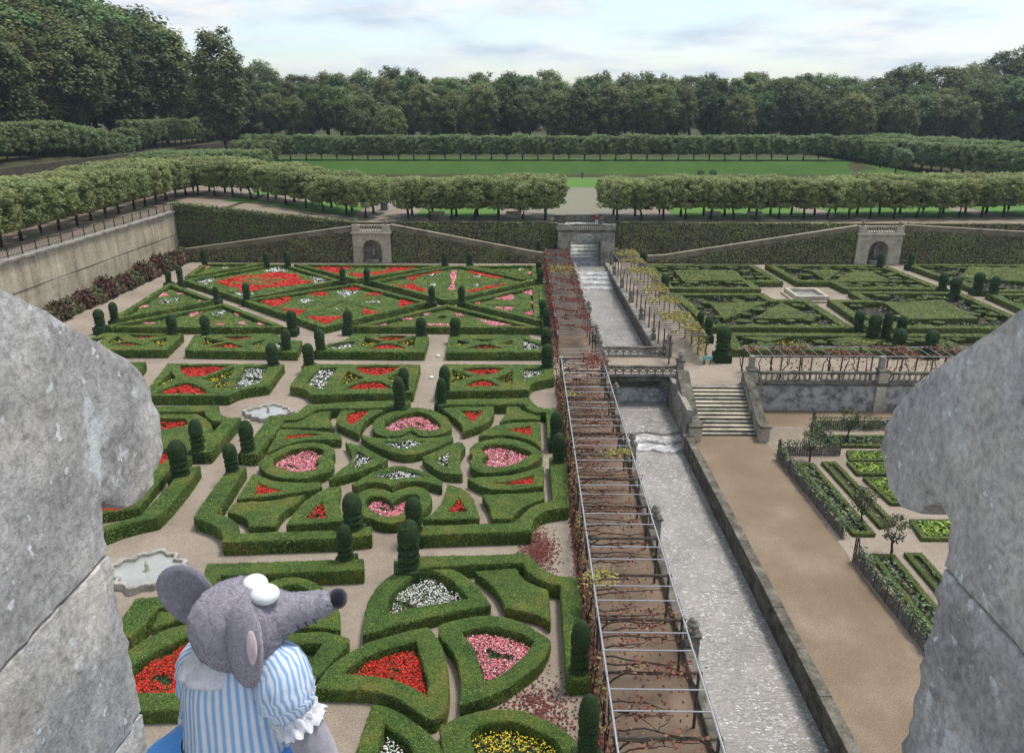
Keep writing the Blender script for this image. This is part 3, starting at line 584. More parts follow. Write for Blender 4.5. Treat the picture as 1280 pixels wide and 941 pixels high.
  [(-39.85,67.99,1),(-31.21,77.21,1),(-21.99,68.14,1)],
  [('pink','upper left',[(-33.74,73.9,1),(-32.39,74.71,1),(-33.02,72.94,1)]),
   ('pink','upper right',[(-29.75,75.4,1),(-28.31,73.98,1),(-28.57,73.01,1)]),
   ('pink','lower middle',[(-27.63,70.61,1),(-27.25,71.53,1),(-26.4,69.97,1)]),
   ('pink','right',[(-25.85,71.43,1),(-25.22,71.92),(-23.65,70.02,1),(-25.37,69.99,1)]),
   ('pink','small lower',[(-29.62,70.04,1),(-28.94,70.8,1),(-28.62,69.94,1)]),
   ('pink','lower left',[(-36.72,70.38,1),(-35.66,70.69,1),(-35.3,69.83,1)]),
   ('white','',[(-31.61,74.4,1),(-31.19,75.7,1),(-30.04,74.56,1),(-30.66,72.98,1)])],
  []),
 ('E3',0.7,'diamond-shaped hedge enclosing a red field with green scrolls and white corners, left','the left diamond hedge',
  [(-40.34,88.41,1),(-32.78,98.31,1),(-31.06,98.34,1),(-21.78,88.71,1),(-30.07,79.1,1)],
  [('red','',[(-36.6,88.74,1),(-35.28,91.71),(-33.93,92.68),(-32.5,93.18),(-31.26,94.67),(-28.09,92.77),(-26.79,90.24),(-24.81,88.93,1),(-25.81,88.04),(-27.51,86.73),(-29.68,85.66),(-30.7,84.02),(-31.92,83.61,1),(-32.9,85.61),(-34.39,86.62)]),
   ('white','left',[(-39.49,89.36,1),(-37.41,92.15,1),(-37.15,87.22,1)]),
   ('white','far',[(-32.88,94.64,1),(-32.15,97.87),(-29.69,95.34,1),(-31.34,94.91)]),
   ('white','right',[(-26.26,92.04,1),(-23.01,89.8,1),(-25.37,86.77,1),(-24.87,89.15,1)]),
   ('white','near',[(-33.44,83.82,1),(-30.8,81.7,1),(-29.26,84.05,1),(-30.68,82.65,1)])],
  [[(-34.85,88.15,1),(-34.07,90.26),(-33.4,92.74),(-32.21,91.67),(-30.13,91),(-28.64,90.57,1),(-29.28,88.24),(-30.4,86.6),(-31.49,87.43),(-32.71,87.2)]]),
 ('E4',0.7,'small triangular hedge in the far left corner beneath the ivy wall','the far left corner hedge',
  [(-42.08,98.71,1),(-34,98.84,1),(-40.95,90.21,1)],
  [('pink','',[(-41.56,97.57,1),(-41.14,98.37,1),(-40.63,96.54,1)]),
   ('white','',[(-39.18,96.82,1),(-38.54,97.88,1),(-38.07,96.07,1)])],
  []),
 ('E5',0.7,'large diamond-shaped hedge with red triangles and white centre, in the middle','the central diamond hedge',
  [(-29.8,78.64,1),(-19.65,87.08,1),(-10,78.24,1),(-18.66,68.19,1)],
  [('red','far',[(-21.88,86.03,1),(-20,87.4),(-17.64,85.6,1),(-19.49,84.6,1)]),
   ('red','far left',[(-25.04,82.94,1),(-23,84.95,1),(-21.5,81.62,1)]),
   ('red','left',[(-28.53,79.52,1),(-25.98,82.15,1),(-25.2,79.94),(-25.83,76.79,1)]),
   ('red','near left',[(-25.16,76.26,1),(-22.31,75.68,1),(-22.58,73.7,1)]),
   ('red','near',[(-21.62,73.12,1),(-17.84,73.18,1),(-18.95,70.38,1)]),
   ('red','near right',[(-16.67,76.26,1),(-14.63,74.99,1),(-15.89,73.8,1)]),
   ('red','far right',[(-17.64,81.91,1),(-16.32,84.65,1),(-14.44,82.91,1)]),
   ('red','right',[(-13.18,78.01),(-13.37,80.86,1),(-12.56,80.68),(-11.22,79.09,1),(-12.86,76.99,1)]),
   ('white','far',[(-21.24,84.29,1),(-18.44,84.34,1),(-19.62,81.13,1)]),
   ('white','left',[(-24.29,80.87,1),(-22.09,79.63,1),(-23.64,78.54,1)]),
   ('white','right',[(-16.83,79.17,1),(-15.41,80.09,1),(-15.18,78.32,1)]),
   ('white','small near',[(-19.47,76.72,1),(-18.43,75.42,1),(-19.12,75.57,1)])],
  []),
 ('E6',0.7,'triangular hedge with red flowers below the left fountain niche','the triangular hedge below the left niche',
  [(-30.01,98.36,1),(-9.86,98.14,1),(-20.09,89.18,1)],
  [('red','left',[(-27.01,97.8,1),(-24.68,99),(-21.3,98.95,1),(-22.78,96.56),(-23.07,93.81,1),(-25.62,96.01)]),
   ('red','middle',[(-22.18,94.32,1),(-19.97,93.86,1),(-19.49,92.43,1),(-20.18,91.49,1)]),
   ('red','right',[(-19.47,98.71,1),(-16.76,98.86),(-13.95,97.48,1),(-15.58,95.91),(-18.94,92.92,1),(-19.07,94.37),(-17.13,96.65)])],
  []),
 ('E7',0.7,'diamond-shaped hedge with pink centre strip and red edges, right','the right diamond hedge',
  [(-18.02,88.32,1),(-9.5,97.61,1),(-7.85,97.64,1),(1.32,89.07,1),(-8.02,78.77,1)],
  [('red','left',[(-15.64,87.98,1),(-13.71,87.37),(-13.46,90.22),(-14.53,91.58,1),(-12.98,93.97),(-10.59,95.99,1),(-10.38,95),(-12.36,93.02),(-13.23,90.68),(-12.9,87.6),(-11.1,85.14,1),(-11.25,84.13),(-13.26,85.51,1)]),
   ('red','far right',[(-7.23,96.05,1),(-2.18,91.77,1),(-3.64,91.52,1),(-6.5,94.32)]),
   ('red','near right',[(-6.42,84.53,1),(-3.71,87.32),(-1.78,88.77,1),(-3.31,86.49),(-6.34,83.62,1)]),
   ('pink','',[(-9.14,95.76,1),(-8.53,95.77,1),(-8.28,91.67),(-8.25,88.53),(-7.73,85.19,1),(-8.64,85.17,1),(-8.61,89.85),(-9.1,92.6)]),
   ('white','far left',[(-11.82,93.51,1),(-10.83,93.52,1),(-10.58,92.1,1),(-11.58,92.32,1)]),
   ('white','near left',[(-11.7,88.48,1),(-10.33,88.07,1),(-10.37,86.79,1)]),
   ('white','far right',[(-6.36,92.17,1),(-5.23,93.13,1),(-5.35,91.72,1)]),
   ('white','near right',[(-5.98,87.71,1),(-5.13,87.72,1),(-5.44,86.66,1)])],
  []),
 ('E8',0.7,'small triangular hedge in the far right corner beside the pergola','the far right corner hedge',
  [(-7.75,97.64,1),(1.56,98.32,1),(1.54,89.52,1)],
  [('pink','right',[(0.41,94.67,1),(1.55,97.21,1),(1.38,92.29,1)]),
   ('pink','left',[(-5.31,98.4,1),(-3.92,97.64,1),(-4.62,96.95,1)]),
   ('white','',[(-1.14,98.2,1),(0.11,98.22,1),(-0.5,96.15,1)])],
  []),
 ('E9',0.7,'triangular hedge with bright pink flowers beside the pergola','the pink triangular hedge beside the pergola',
  [(-6.7,78.12,1),(1.59,86.65,1),(1.57,70.88,1)],
  [('pink','far left',[(-3.24,81.02,1),(-1.67,83.31),(-1.02,81.23,1),(-1.53,80.31)]),
   ('pink','far right',[(-0.66,84.34,1),(1.49,86.56,1),(1.49,80.72,1),(0.82,82.58)]),
   ('pink','near left',[(-3.05,77.15,1),(-1.01,77.18,1),(-1.52,75.52,1)]),
   ('pink','near right',[(0.66,79.45,1),(1.53,80.14,1),(1.51,73.37,1),(-0.05,74.59,1),(1.18,76.55)]),
   ('pink','small',[(-5.23,78.83,1),(-4.68,79.47,1),(-4.69,78.14,1)])],
  []),
 ('E10',0.7,'flat triangular hedge along the far row path at right, pink flowers','the flat triangular hedge at right',
  [(-16.02,68.51,1),(-7.96,77.23,1),(1.82,68.38,1)],
  [('pink','left',[(-14.67,70.16,1),(-13.41,71.04),(-13.08,70.04,1)]),
   ('pink','upper left',[(-10.22,74.27,1),(-9.23,75.08,1),(-9.6,73.5,1)]),
   ('pink','upper right',[(-6.94,74.79,1),(-5.77,73.87,1),(-6.66,73.55,1)]),
   ('pink','lower middle',[(-9.19,70.68,1),(-7.19,70.71,1),(-7.12,70,1),(-9.1,69.97,1)]),
   ('pink','long right',[(-4.77,72.66,1),(-3.32,71.79),(-1.11,70.09,1),(-3.01,70.06,1)]),
   ('pink','small upper',[(-11.87,72.1,1),(-11.03,72.86,1),(-10.89,71.82,1)]),
   ('soil','',[(-8.69,73.21,1),(-8.14,73.99),(-7.51,73.22,1),(-7.98,72.46)])],
  []),
 ('Eb',0.75,'narrow clipped hedge strip between the cross garden and the pergola','',
  [(1.64,87.11,1),(2.43,87.12,1),(2.39,67.8,1),(1.8,67.79,1)],
  [],
  []),
]
# dark slots between the scrolls of the cross gardens
SLOTS = {'E5': [[(-22.99,76.50),(-21.43,77.88)], [(-20.84,75.54),(-19.74,78.25),(-19.55,80.03)], [(-21.79,73.31),(-20.23,73.80),(-19.30,74.60),(-18.04,73.37)], [(-17.98,77.93),(-16.92,77.27),(-14.70,75.64)], [(-17.74,80.06),(-16.06,80.81)], [(-23.04,81.44),(-21.62,80.36)], [(-18.26,83.04),(-17.22,84.64)], [(-18.68,76.90),(-17.81,75.59)]],
 'E3': [[(-35.07,84.76),(-32.67,83.20)], [(-28.69,84.86),(-27.11,85.70)], [(-33.43,96.65),(-33.95,95.12)]],
 'E7': [[(-15.00,90.88),(-13.68,89.77)], [(-12.49,90.24),(-10.57,90.27)], [(-9.59,93.06),(-8.01,93.09)], [(-9.17,86.81),(-7.50,86.84)], [(-6.71,90.10),(-4.59,90.14)], [(-3.72,89.93),(-2.93,89.05)], [(-16.65,92.01),(-14.97,90.65)], [(-11.89,91.62),(-10.43,91.64)]],
 'E10': [[(-14.73,69.88),(-12.03,71.65),(-11.07,73.17)], [(-10.75,71.38),(-8.89,71.41)], [(-7.33,71.43),(-6.12,70.87),(-4.97,70.89)], [(-11.20,74.10),(-10.48,74.74)], [(-5.15,73.57),(-6.29,72.94)]],
 'E1': [[(-39.46,76.57),(-38.06,76.26)], [(-39.51,77.94),(-36.77,77.12),(-35.75,78.70)], [(-39.22,82.71),(-38.05,83.12)]],
 'E2': [[(-35.62,70.11),(-34.86,70.99),(-33.92,71.90)], [(-31.14,72.85),(-29.88,72.26),(-28.33,71.69)], [(-32.64,72.22),(-33.56,71.61)], [(-28.55,70.80),(-27.99,71.40)], [(-27.44,73.22),(-26.16,70.84)]],
 'E9': [[(-4.73,80.44),(-3.68,80.28),(-1.60,79.59)], [(-4.27,78.32),(-2.92,78.17),(-1.23,77.85),(0.45,78.22)], [(-0.86,82.55),(-0.24,81.06)], [(-1.19,75.53),(0.44,75.88),(1.10,76.55)], [(0.45,80.34),(1.15,81.08)]],
 'E6': [[(-26.95,96.76),(-25.21,94.76)], [(-20.57,96.86),(-19.35,95.86)], [(-21.27,92.88),(-20.47,92.42)]],
 'E8': [[(-3.61,97.64),(-1.51,95.63)], [(-3.03,95.61),(-0.99,94.65)]],
 'E4': [[(-40.03,95.53),(-37.87,96.07)], [(-38.11,98.15),(-37.25,98.70)]]}
# x, y, top height, radius, label
TOPIARY = [
 (2.08, 22.61, 2.91, 0.39, 'acorn topiary at the end of the hedge beside the pergola, nearest but one'),
 (2.07, 18.70, 3.22, 0.38, 'nearest acorn topiary, cut by the bottom edge beside the pergola'),
 (-5.07, 29.22, 3.07, 0.52, 'large acorn topiary right of the path, nearest the mouse snout'),
 (-5.23, 32.22, 2.50, 0.46, 'acorn topiary right behind the large one at the nearest heart'),
 (-8.21, 32.39, 2.64, 0.52, 'acorn topiary on the hedge end left of the nearest heart'),
 (-8.01, 29.75, 2.45, 0.38, 'slim acorn topiary above the mouse nose'),
 (-16.33, 38.50, 2.35, 0.42, 'acorn topiary on the hedge end left of the left heart'),
 (-16.36, 41.15, 2.58, 0.47, 'acorn topiary between the left heart and the quatrefoil pool'),
 (-19.38, 41.22, 2.74, 0.44, 'acorn topiary left of the quatrefoil pool path, behind the merlon'),
 (-19.04, 37.96, 2.81, 0.55, 'broad acorn topiary beside the round top of the left merlon'),
 (-8.42, 48.37, 2.81, 0.45, 'acorn topiary left of the path behind the farthest heart, nearer one'),
 (-8.64, 51.66, 2.37, 0.42, 'acorn topiary left of the path behind the farthest heart, farther one'),
 (-5.65, 49.16, 2.54, 0.38, 'acorn topiary right of the path behind the farthest heart, nearer one'),
 (-5.68, 51.70, 2.61, 0.45, 'acorn topiary right of the path behind the farthest heart, farther one'),
 (-19.83, 57.12, 2.51, 0.53, 'acorn topiary at the crossing, near left of the four'),
 (-17.03, 57.27, 2.48, 0.50, 'acorn topiary at the crossing, near right of the four'),
 (-20.00, 61.15, 2.47, 0.46, 'acorn topiary at the crossing, far left of the four'),
 (-17.10, 61.19, 2.54, 0.46, 'acorn topiary at the crossing, far right of the four'),
 (-21.45, 67.80, 2.40, 0.51, 'acorn topiary at the left side of the central diamond tip'),
 (-16.32, 68.16, 2.36, 0.47, 'acorn topiary at the right side of the central diamond tip'),
 (-9.18, 65.63, 2.42, 0.53, 'acorn topiary left of the central path in the far row'),
 (-6.13, 65.68, 2.42, 0.53, 'acorn topiary right of the central path in the far row'),
 (1.93, 62.87, 2.29, 0.51, 'acorn topiary by the pergola at the far row, farther one'),
 (1.87, 56.87, 2.56, 0.52, 'acorn topiary by the pergola at the far row, nearer one'),
 (2.03, 43.07, 2.53, 0.41, 'acorn topiary by the pergola beside the right heart, farther one'),
 (2.07, 39.92, 2.58, 0.40, 'acorn topiary by the pergola beside the right heart, nearer one'),
 (-39.46, 68.06, 2.41, 0.51, 'acorn topiary at the left path corner, front of the pair'),
 (-39.28, 70.34, 2.53, 0.45, 'acorn topiary at the left path corner, back of the pair'),
 (-31.62, 65.66, 2.54, 0.51, 'acorn topiary on the flat triangle hedge, leftmost of two'),
 (-28.54, 65.58, 2.50, 0.49, 'acorn topiary on the flat triangle hedge, second from the left'),
 (-41.43, 86.99, 2.18, 0.39, 'small acorn topiary at the left path, front of the far pair'),
 (-40.03, 87.01, 2.79, 0.41, 'small acorn topiary at the left path, back of the far pair'),
 (-32.72, 78.86, 2.15, 0.33, 'small acorn topiary where the left diamond and triangles meet, left one'),
 (-29.49, 78.92, 2.54, 0.44, 'small acorn topiary where the left diamond and triangles meet, right one'),
 (-21.28, 88.18, 2.34, 0.40, 'small acorn topiary between the diamonds below the left niche, left one'),
 (-18.45, 88.23, 2.24, 0.40, 'small acorn topiary between the diamonds below the left niche, right one'),
 (-9.63, 77.99, 2.47, 0.38, 'small acorn topiary at the near tip of the right diamond, left one'),
 (-6.52, 78.04, 2.39, 0.41, 'small acorn topiary at the near tip of the right diamond, right one'),
 (-10.27, 98.03, 2.39, 0.45, 'small acorn topiary at the far tip of the right diamond, left one'),
 (-7.05, 98.08, 2.49, 0.45, 'small acorn topiary at the far tip of the right diamond, right one'),
 (-33.14, 97.14, 2.58, 0.45, 'small acorn topiary at the far tip of the left diamond, left one'),
 (-30.45, 97.18, 2.58, 0.45, 'small acorn topiary at the far tip of the left diamond, right one'),
 (-41.61, 98.07, 2.81, 0.41, 'small acorn topiary in the far left corner of the cross garden'),
 (1.86, 86.82, 2.68, 0.43, 'acorn topiary by the pergola at the right diamond tip, front one'),
 (1.89, 93.64, 2.12, 0.44, 'acorn topiary by the pergola at the right diamond tip, back one'),
 (1.87, 72.18, 2.40, 0.38, 'acorn topiary by the pergola at the pink triangle, farther one'),
 (2.11, 68.45, 2.48, 0.39, 'acorn topiary by the pergola at the pink triangle, nearer one'),
 (1.94, 105.64, 2.60, 0.46, 'acorn topiary by the pergola foot under the ivy wall'),
 (16.55, 60.84, 3.06, 0.64, 'largest acorn topiary beside the teal sign and yellow pergola'),
 (16.59, 66.29, 2.46, 0.40, 'acorn topiary behind the largest one at the yellow pergola'),
 (16.33, 68.40, 2.32, 0.38, 'acorn topiary second behind the largest one at the yellow pergola'),
 (15.83, 84.57, 2.45, 0.53, 'round topiary half hidden by the yellow pergola, farther along'),
 (30.88, 68.36, 2.47, 0.51, 'acorn topiary in the right garden cluster, left back'),
 (31.20, 66.01, 2.85, 0.61, 'acorn topiary in the right garden cluster, left front'),
 (32.34, 66.03, 3.07, 0.44, 'acorn topiary in the right garden cluster, middle back'),
 (34.18, 67.09, 2.29, 0.50, 'acorn topiary in the right garden cluster, right back'),
 (31.72, 62.19, 2.47, 0.58, 'acorn topiary in the right garden cluster, right front'),
 (34.31, 62.01, 2.40, 0.62, 'squat acorn topiary right of the cluster, above the right merlon'),
 (47.32, 85.47, 2.55, 0.51, 'small acorn topiary on the diagonal path of the right garden, left back'),
 (47.02, 82.34, 2.67, 0.58, 'small acorn topiary on the diagonal path of the right garden, left front'),
 (51.08, 85.13, 2.63, 0.61, 'acorn topiary beyond the diagonal path, back one'),
 (51.65, 83.17, 2.59, 0.54, 'acorn topiary beyond the diagonal path, front one'),
 (45.95, 98.39, 2.38, 0.46, 'small topiary in front of the right fountain niche'),
 (50.12, 98.99, 2.28, 0.41, 'small topiary right of the right fountain niche'),
 (15.55, 105.86, 2.49, 0.55, 'small topiary at the far end of the yellow pergola, back one'),
 (15.46, 98.44, 2.49, 0.51, 'small topiary at the far end of the yellow pergola, front one')]
# ------------------------------------------------------------------ ground, water and terrain (the setting)
def sheet(name, poly, z, mat, kind='structure'):
    o = MB().add([(x, y, z) for x, y in poly], [tuple(range(len(poly)))]).obj(name, mat); o['kind'] = kind; return o
sheet('garden_ground', [(-49, 1.5), (6.55, 1.5), (6.55, 104), (-49, 104), (-49, 60)], 0, M_gravel)
sheet('pergola_path', [(2.42, 10), (6.55, 10), (6.55, 57), (2.42, 57)], .004, M_earth)
sheet('pergola_path', [(2.42, 62), (6.55, 62), (6.55, 103), (2.42, 103)], .004, M_earth)
sheet('right_terrace_ground', [(12.2, 55.1), (12.55, 55.1), (12.55, 54.95), (16.65, 54.95), (16.65, 55.6), (95, 55.6), (95, 104), (11.3, 104), (12.2, 62)], 0, M_gravel)
sheet('bridge_path', [(6.55, 57.1), (12.2, 57.1), (12.2, 62), (6.55, 62)], .004, M_gravel)
sheet('kitchen_garden_ground', [(11.95, 1.5), (95, 1.5), (95, 55.4), (11.5, 55.4), (11.5, 50)], -2.2, M_kgravel)
sheet('kitchen_path', [(17.1, 20), (95, 20), (95, 52.2), (17.1, 52.2)], -2.196, M_gravel)

def smooth01(a): a = np.clip(a, 0, 1); return a * a * (3 - 2 * a)
def terrain_z(x, y):
    z = 5 + 3 * smooth01((y - 178) / 6.5)
    z = z + 1.4 * smooth01((-x - 22) / 25) * smooth01(1 - (y - 150) / 30)          # rise to the left terrace
    z = z + 4.6 * smooth01((-x - 86) / 3) * smooth01(1 - (y - 150) / 30) + 2.6 * smooth01((-x - 86) / 3) * smooth01((y - 150) / 30)
    z = z + 7 * smooth01((-x - 105) / 60) + 5 * smooth01((y - 215) / 120) + 8 * smooth01((x - 120) / 120) * smooth01((y - 150) / 80)
    z = z - 3 * smooth01((x - 75) / 15) * smooth01((y - 178) / 6.5) * smooth01(1 - (y - 250) / 40)
    return z
xs = np.unique(np.concatenate([np.arange(-49.2, 130, 3.0), np.arange(-130, -49, 3.0), [4.9, 11.6, -85.5, -86, -89, -89.5], np.linspace(-900, -130, 24), np.linspace(133, 900, 24)]))
ys = np.unique(np.concatenate([[-20, 20, 40, 60, 80, 95, 105.3, 113.2], np.arange(108, 260, 3.0), np.linspace(265, 1500, 30)]))
gx, gy = np.meshgrid(xs, ys); gz = terrain_z(gx, gy)
V = np.stack([gx, gy, gz], -1).reshape(-1, 3); nx = len(xs); F = []
for j in range(len(ys) - 1):
    for i in range(nx - 1):
        cx, cyy = (xs[i] + xs[i + 1]) / 2, (ys[j] + ys[j + 1]) / 2
        if cyy < 105.3 and not (cx < -48.6): continue
        if 4.9 < cx < 11.6 and cyy < 113.2: continue
        a = j * nx + i; F.append((a, a + 1, a + nx + 1, a + nx))
struct(MB().add(V, np.array(F), smooth=True).obj('terrain', M_terrain))
sheet('subsoil', [(-120, -60), (160, -60), (160, 125), (-120, 125)], -4.5, M_earth)
def drape(name, poly, mat, dz=.03, step=4.0):
    """a sheet laid on the terrain"""
    P = np.array(poly); x0, y0 = P.min(0); x1, y1 = P.max(0)
    X = np.linspace(x0, x1, max(2, int((x1 - x0) / step) + 1)); Y = np.linspace(y0, y1, max(2, int((y1 - y0) / step) + 1))
    pts = [(a, bb) for a in X for bb in Y]; pts = [Vector(p) for p in pts if inside(P, np.array([p]))[0]]
    n = len(P); cv = [Vector(p) for p in poly] + pts
    r = delaunay_2d_cdt(cv, [(i, (i + 1) % n) for i in range(n)], [], 1, 1e-5)
    v = np.array([(p[0], p[1]) for p in r[0]]); z = terrain_z(v[:, 0], v[:, 1]) + dz
    return struct(MB().add(np.column_stack([v, z]), [tuple(f) for f in r[2]], smooth=True).obj(name, mat))
def inside(poly, pts):
    poly = np.asarray(poly)[:, :2]; x, y = pts[:, 0], pts[:, 1]; r = np.zeros(len(pts), bool); n = len(poly)
    for i in range(n):
        xa, ya = poly[i]; xb, yb = poly[(i + 1) % n]
        if ya == yb: continue
        r ^= ((ya > y) != (yb > y)) & (x < (xb - xa) * (y - ya) / (yb - ya) + xa)
    return r
drape('terrace_path', [(-47, 106), (4.9, 106), (4.9, 113.5), (11.6, 113.5), (11.6, 106), (100, 106), (100, 177), (-60, 177), (-60, 118)], M_tpath, .02, 5)
for i, p in enumerate([[(-46, 118), (-25, 111.5), (-25, 126), (-46, 126)], [(-46, 129), (-25, 129), (-25, 146), (-46, 146)], [(-16, 111.5), (-4, 111.5), (-4, 126), (-16, 126)], [(-16, 129), (-4, 129), (-4, 146), (-16, 146)],
                       [(22, 111.5), (42, 111.5), (42, 126), (22, 126)], [(22, 129), (42, 129), (42, 146), (22, 146)], [(46, 112), (66, 112), (66, 126), (46, 126)], [(46, 129), (66, 129), (66, 146), (46, 146)], [(70, 114), (92, 114), (92, 146), (70, 146)],
                       [(-60, 150), (-3, 150), (-3, 175), (-60, 175)], [(-3, 155), (30, 155), (30, 175), (-3, 175)], [(30, 150), (72, 150), (72, 175), (30, 175)]]):
    drape('lawn', p, M_lawn, .05, 5)
drape('bank', [(-62, 176.4), (73, 176.4), (77, 186), (84, 200), (-62, 200)], M_bank, .05, 2)
drape('bank', [(74.5, 177), (93, 160), (93, 245), (78.5, 186)], M_bank, .05, 3)
drape('pond', [(3.5, 113.6), (13.5, 113.6), (18, 118), (18, 146), (13, 152), (3, 152), (-1.5, 146), (-1.5, 118)], M_pond, .08, 6)
drape('left_terrace_walk', [(-63, 40), (-49.3, 40), (-49.3, 105), (-47.5, 108), (-47.5, 126), (-52, 134), (-66, 134)], M_tpath, .03, 5)

# canal water: lower reach, pool under the bridge, upper reach, cascades
def water(name, x0, x1, y0, y1, z, mat, wavy=0, n=30, drop=0, zmid=None):
    """water sheet whose near edge may be scalloped and spill down by drop"""
    mb = MB(); xx = np.linspace(x0, x1, n); e = y0 + wavy * np.cos((xx - x0) / (x1 - x0) * 4 * math.pi + .5)
    v = [(x, y1, z) for x in xx] + [(x, yy + .12, z) for x, yy in zip(xx, e)]
    rows = 2
    if drop:
        for k, (dy_, dz_) in enumerate(((.0, .05), (-.07, .5), (-.1, 1.0))): v += [(x, yy + dy_, z - drop * dz_) for x, yy in zip(xx, e)]; rows += 1
    f = [(r * n + i, (r + 1) * n + i, (r + 1) * n + i + 1, r * n + i + 1) for r in range(rows - 1) for i in range(n - 1)]
    return struct(mb.add(v, f, smooth=True).obj(name, mat))
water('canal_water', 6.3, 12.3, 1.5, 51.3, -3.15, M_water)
water('cascade', 6.5, 11.9, 49.6, 52.0, -2.93, M_foam, .22, 40, .30)
water('cascade', 6.5, 11.9, 50.6, 52.4, -2.66, M_foam, .22, 40, .30)
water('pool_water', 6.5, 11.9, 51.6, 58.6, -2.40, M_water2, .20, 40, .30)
water('cascade_fall', 6.5, 11.9, 57.75, 62.5, -1.25, M_foam, .05, 30, 1.2)
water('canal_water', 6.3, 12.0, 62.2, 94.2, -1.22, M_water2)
zz = [(-1.0, 92.5), (-.72, 94.0), (-.45, 95.6), (-.18, 97.0)]
for z, y in zz: water('cascade', 6.3, 11.3, y, y + 3.0, z, M_foam, .12, 36, .3)
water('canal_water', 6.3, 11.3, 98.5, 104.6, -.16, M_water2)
for k in range(5): water('cascade', 5.6, 10.9, 103.6 + 1.35 * k, 106.2 + 1.35 * k, .14 + .30 * k, M_foam, .10, 30, .32)
water('cascade_fall', 5.6, 10.9, 110.4, 112.4, 3.0, M_foam, .05, 30, 1.7)
water('cascade', 5.6, 10.9, 111.6, 113.0, 3.5, M_foam, .05, 30, .5)
water('cascade', 5.6, 10.9, 112.6, 113.4, 4.1, M_foam, .05, 30, .6)

# ------------------------------------------------------------------ clipped hedges and flower beds
def cr_poly(p, sp):
    out = []; n = len(p)
    for i in range(n):
        p0, p1, p2, p3 = p[i - 1], p[i], p[(i + 1) % n], p[(i + 2) % n]
        if len(p1) == 3 and len(p2) == 3: q = lambda u: ((p1[0] + (p2[0] - p1[0]) * u), (p1[1] + (p2[1] - p1[1]) * u))
        else:
            a0 = p1 if len(p1) == 3 else p0; a3 = p2 if len(p2) == 3 else p3
            q = lambda u: tuple(.5 * (2 * p1[j] + (-a0[j] + p2[j]) * u + (2 * a0[j] - 5 * p1[j] + 4 * p2[j] - a3[j]) * u * u + (-a0[j] + 3 * p1[j] - 3 * p2[j] + a3[j]) * u ** 3) for j in (0, 1))
        L = math.dist(p1[:2], p2[:2]); k = max(1, round(L / sp))
        out += [q(j / k) for j in range(k)]
    return np.array(out)
def inset(p, d):
    """straight polygon moved inwards by d"""
    P = np.array([q[:2] for q in p]); n = len(P)
    area = .5 * sum(P[i][0] * P[(i + 1) % n][1] - P[(i + 1) % n][0] * P[i][1] for i in range(n)); s = 1 if area > 0 else -1
    L = []
    for i in range(n):
        a, b2 = P[i], P[(i + 1) % n]; t_ = (b2 - a) / np.linalg.norm(b2 - a); nn = np.array([-t_[1], t_[0]]) * s
        L.append((a + nn * d, t_))
    out = []
    for i in range(n):
        (a, ta), (b2, tb) = L[i - 1], L[i]
        k = ta[0] * tb[1] - ta[1] * tb[0]
        if abs(k) < 1e-4: out.append((*b2, 1)); continue
        u = ((b2 - a)[0] * tb[1] - (b2 - a)[1] * tb[0]) / k; out.append((*(a + ta * u), 1))
    return out
def region(outer, holes, sp, jit=.25):
    """triangulate outer minus holes; returns verts2d, tris, boundary edges"""
    loops = [outer] + list(holes); vs_ = []; ed = []
    for L in loops:
        k = len(vs_); n = len(L); vs_ += [Vector((float(a), float(b2))) for a, b2 in L]; ed += [(k + i, k + (i + 1) % n) for i in range(n)]
    x0, y0 = outer.min(0); x1, y1 = outer.max(0)
    gx, gy = np.meshgrid(np.arange(x0, x1, sp), np.arange(y0, y1, sp)); g = np.column_stack([gx.ravel(), gy.ravel()]) + RG.uniform(-jit * sp, jit * sp, (gx.size, 2))
    ok = inside(outer, g)
    for h in holes: ok &= ~inside(h, g)
    B = np.concatenate(loops)
    if ok.any():
        g = g[ok]; keep = np.ones(len(g), bool)
        for s0 in range(0, len(g), 2000):
            d = np.min(((g[s0:s0 + 2000, None, :] - B[None]) ** 2).sum(-1), 1); keep[s0:s0 + 2000] = d > (sp * .45) ** 2
        vs_ += [Vector((float(a), float(b2))) for a, b2 in g[keep]]
    r = delaunay_2d_cdt(vs_, ed, [], 0, 1e-4)
    v = np.array([(p[0], p[1]) for p in r[0]]); tri = np.array([f for f in r[2] if len(f) == 3])
    c = v[tri].mean(1); ok = inside(outer, c)
    for h in holes: ok &= ~inside(h, c)
    tri = tri[ok]
    e = np.concatenate([tri[:, [0, 1]], tri[:, [1, 2]], tri[:, [2, 0]]]); key = np.sort(e, 1)
    _, inv, cnt = np.unique(key, axis=0, return_inverse=True, return_counts=True)
    return v, tri, e[cnt[inv.ravel()] == 1]
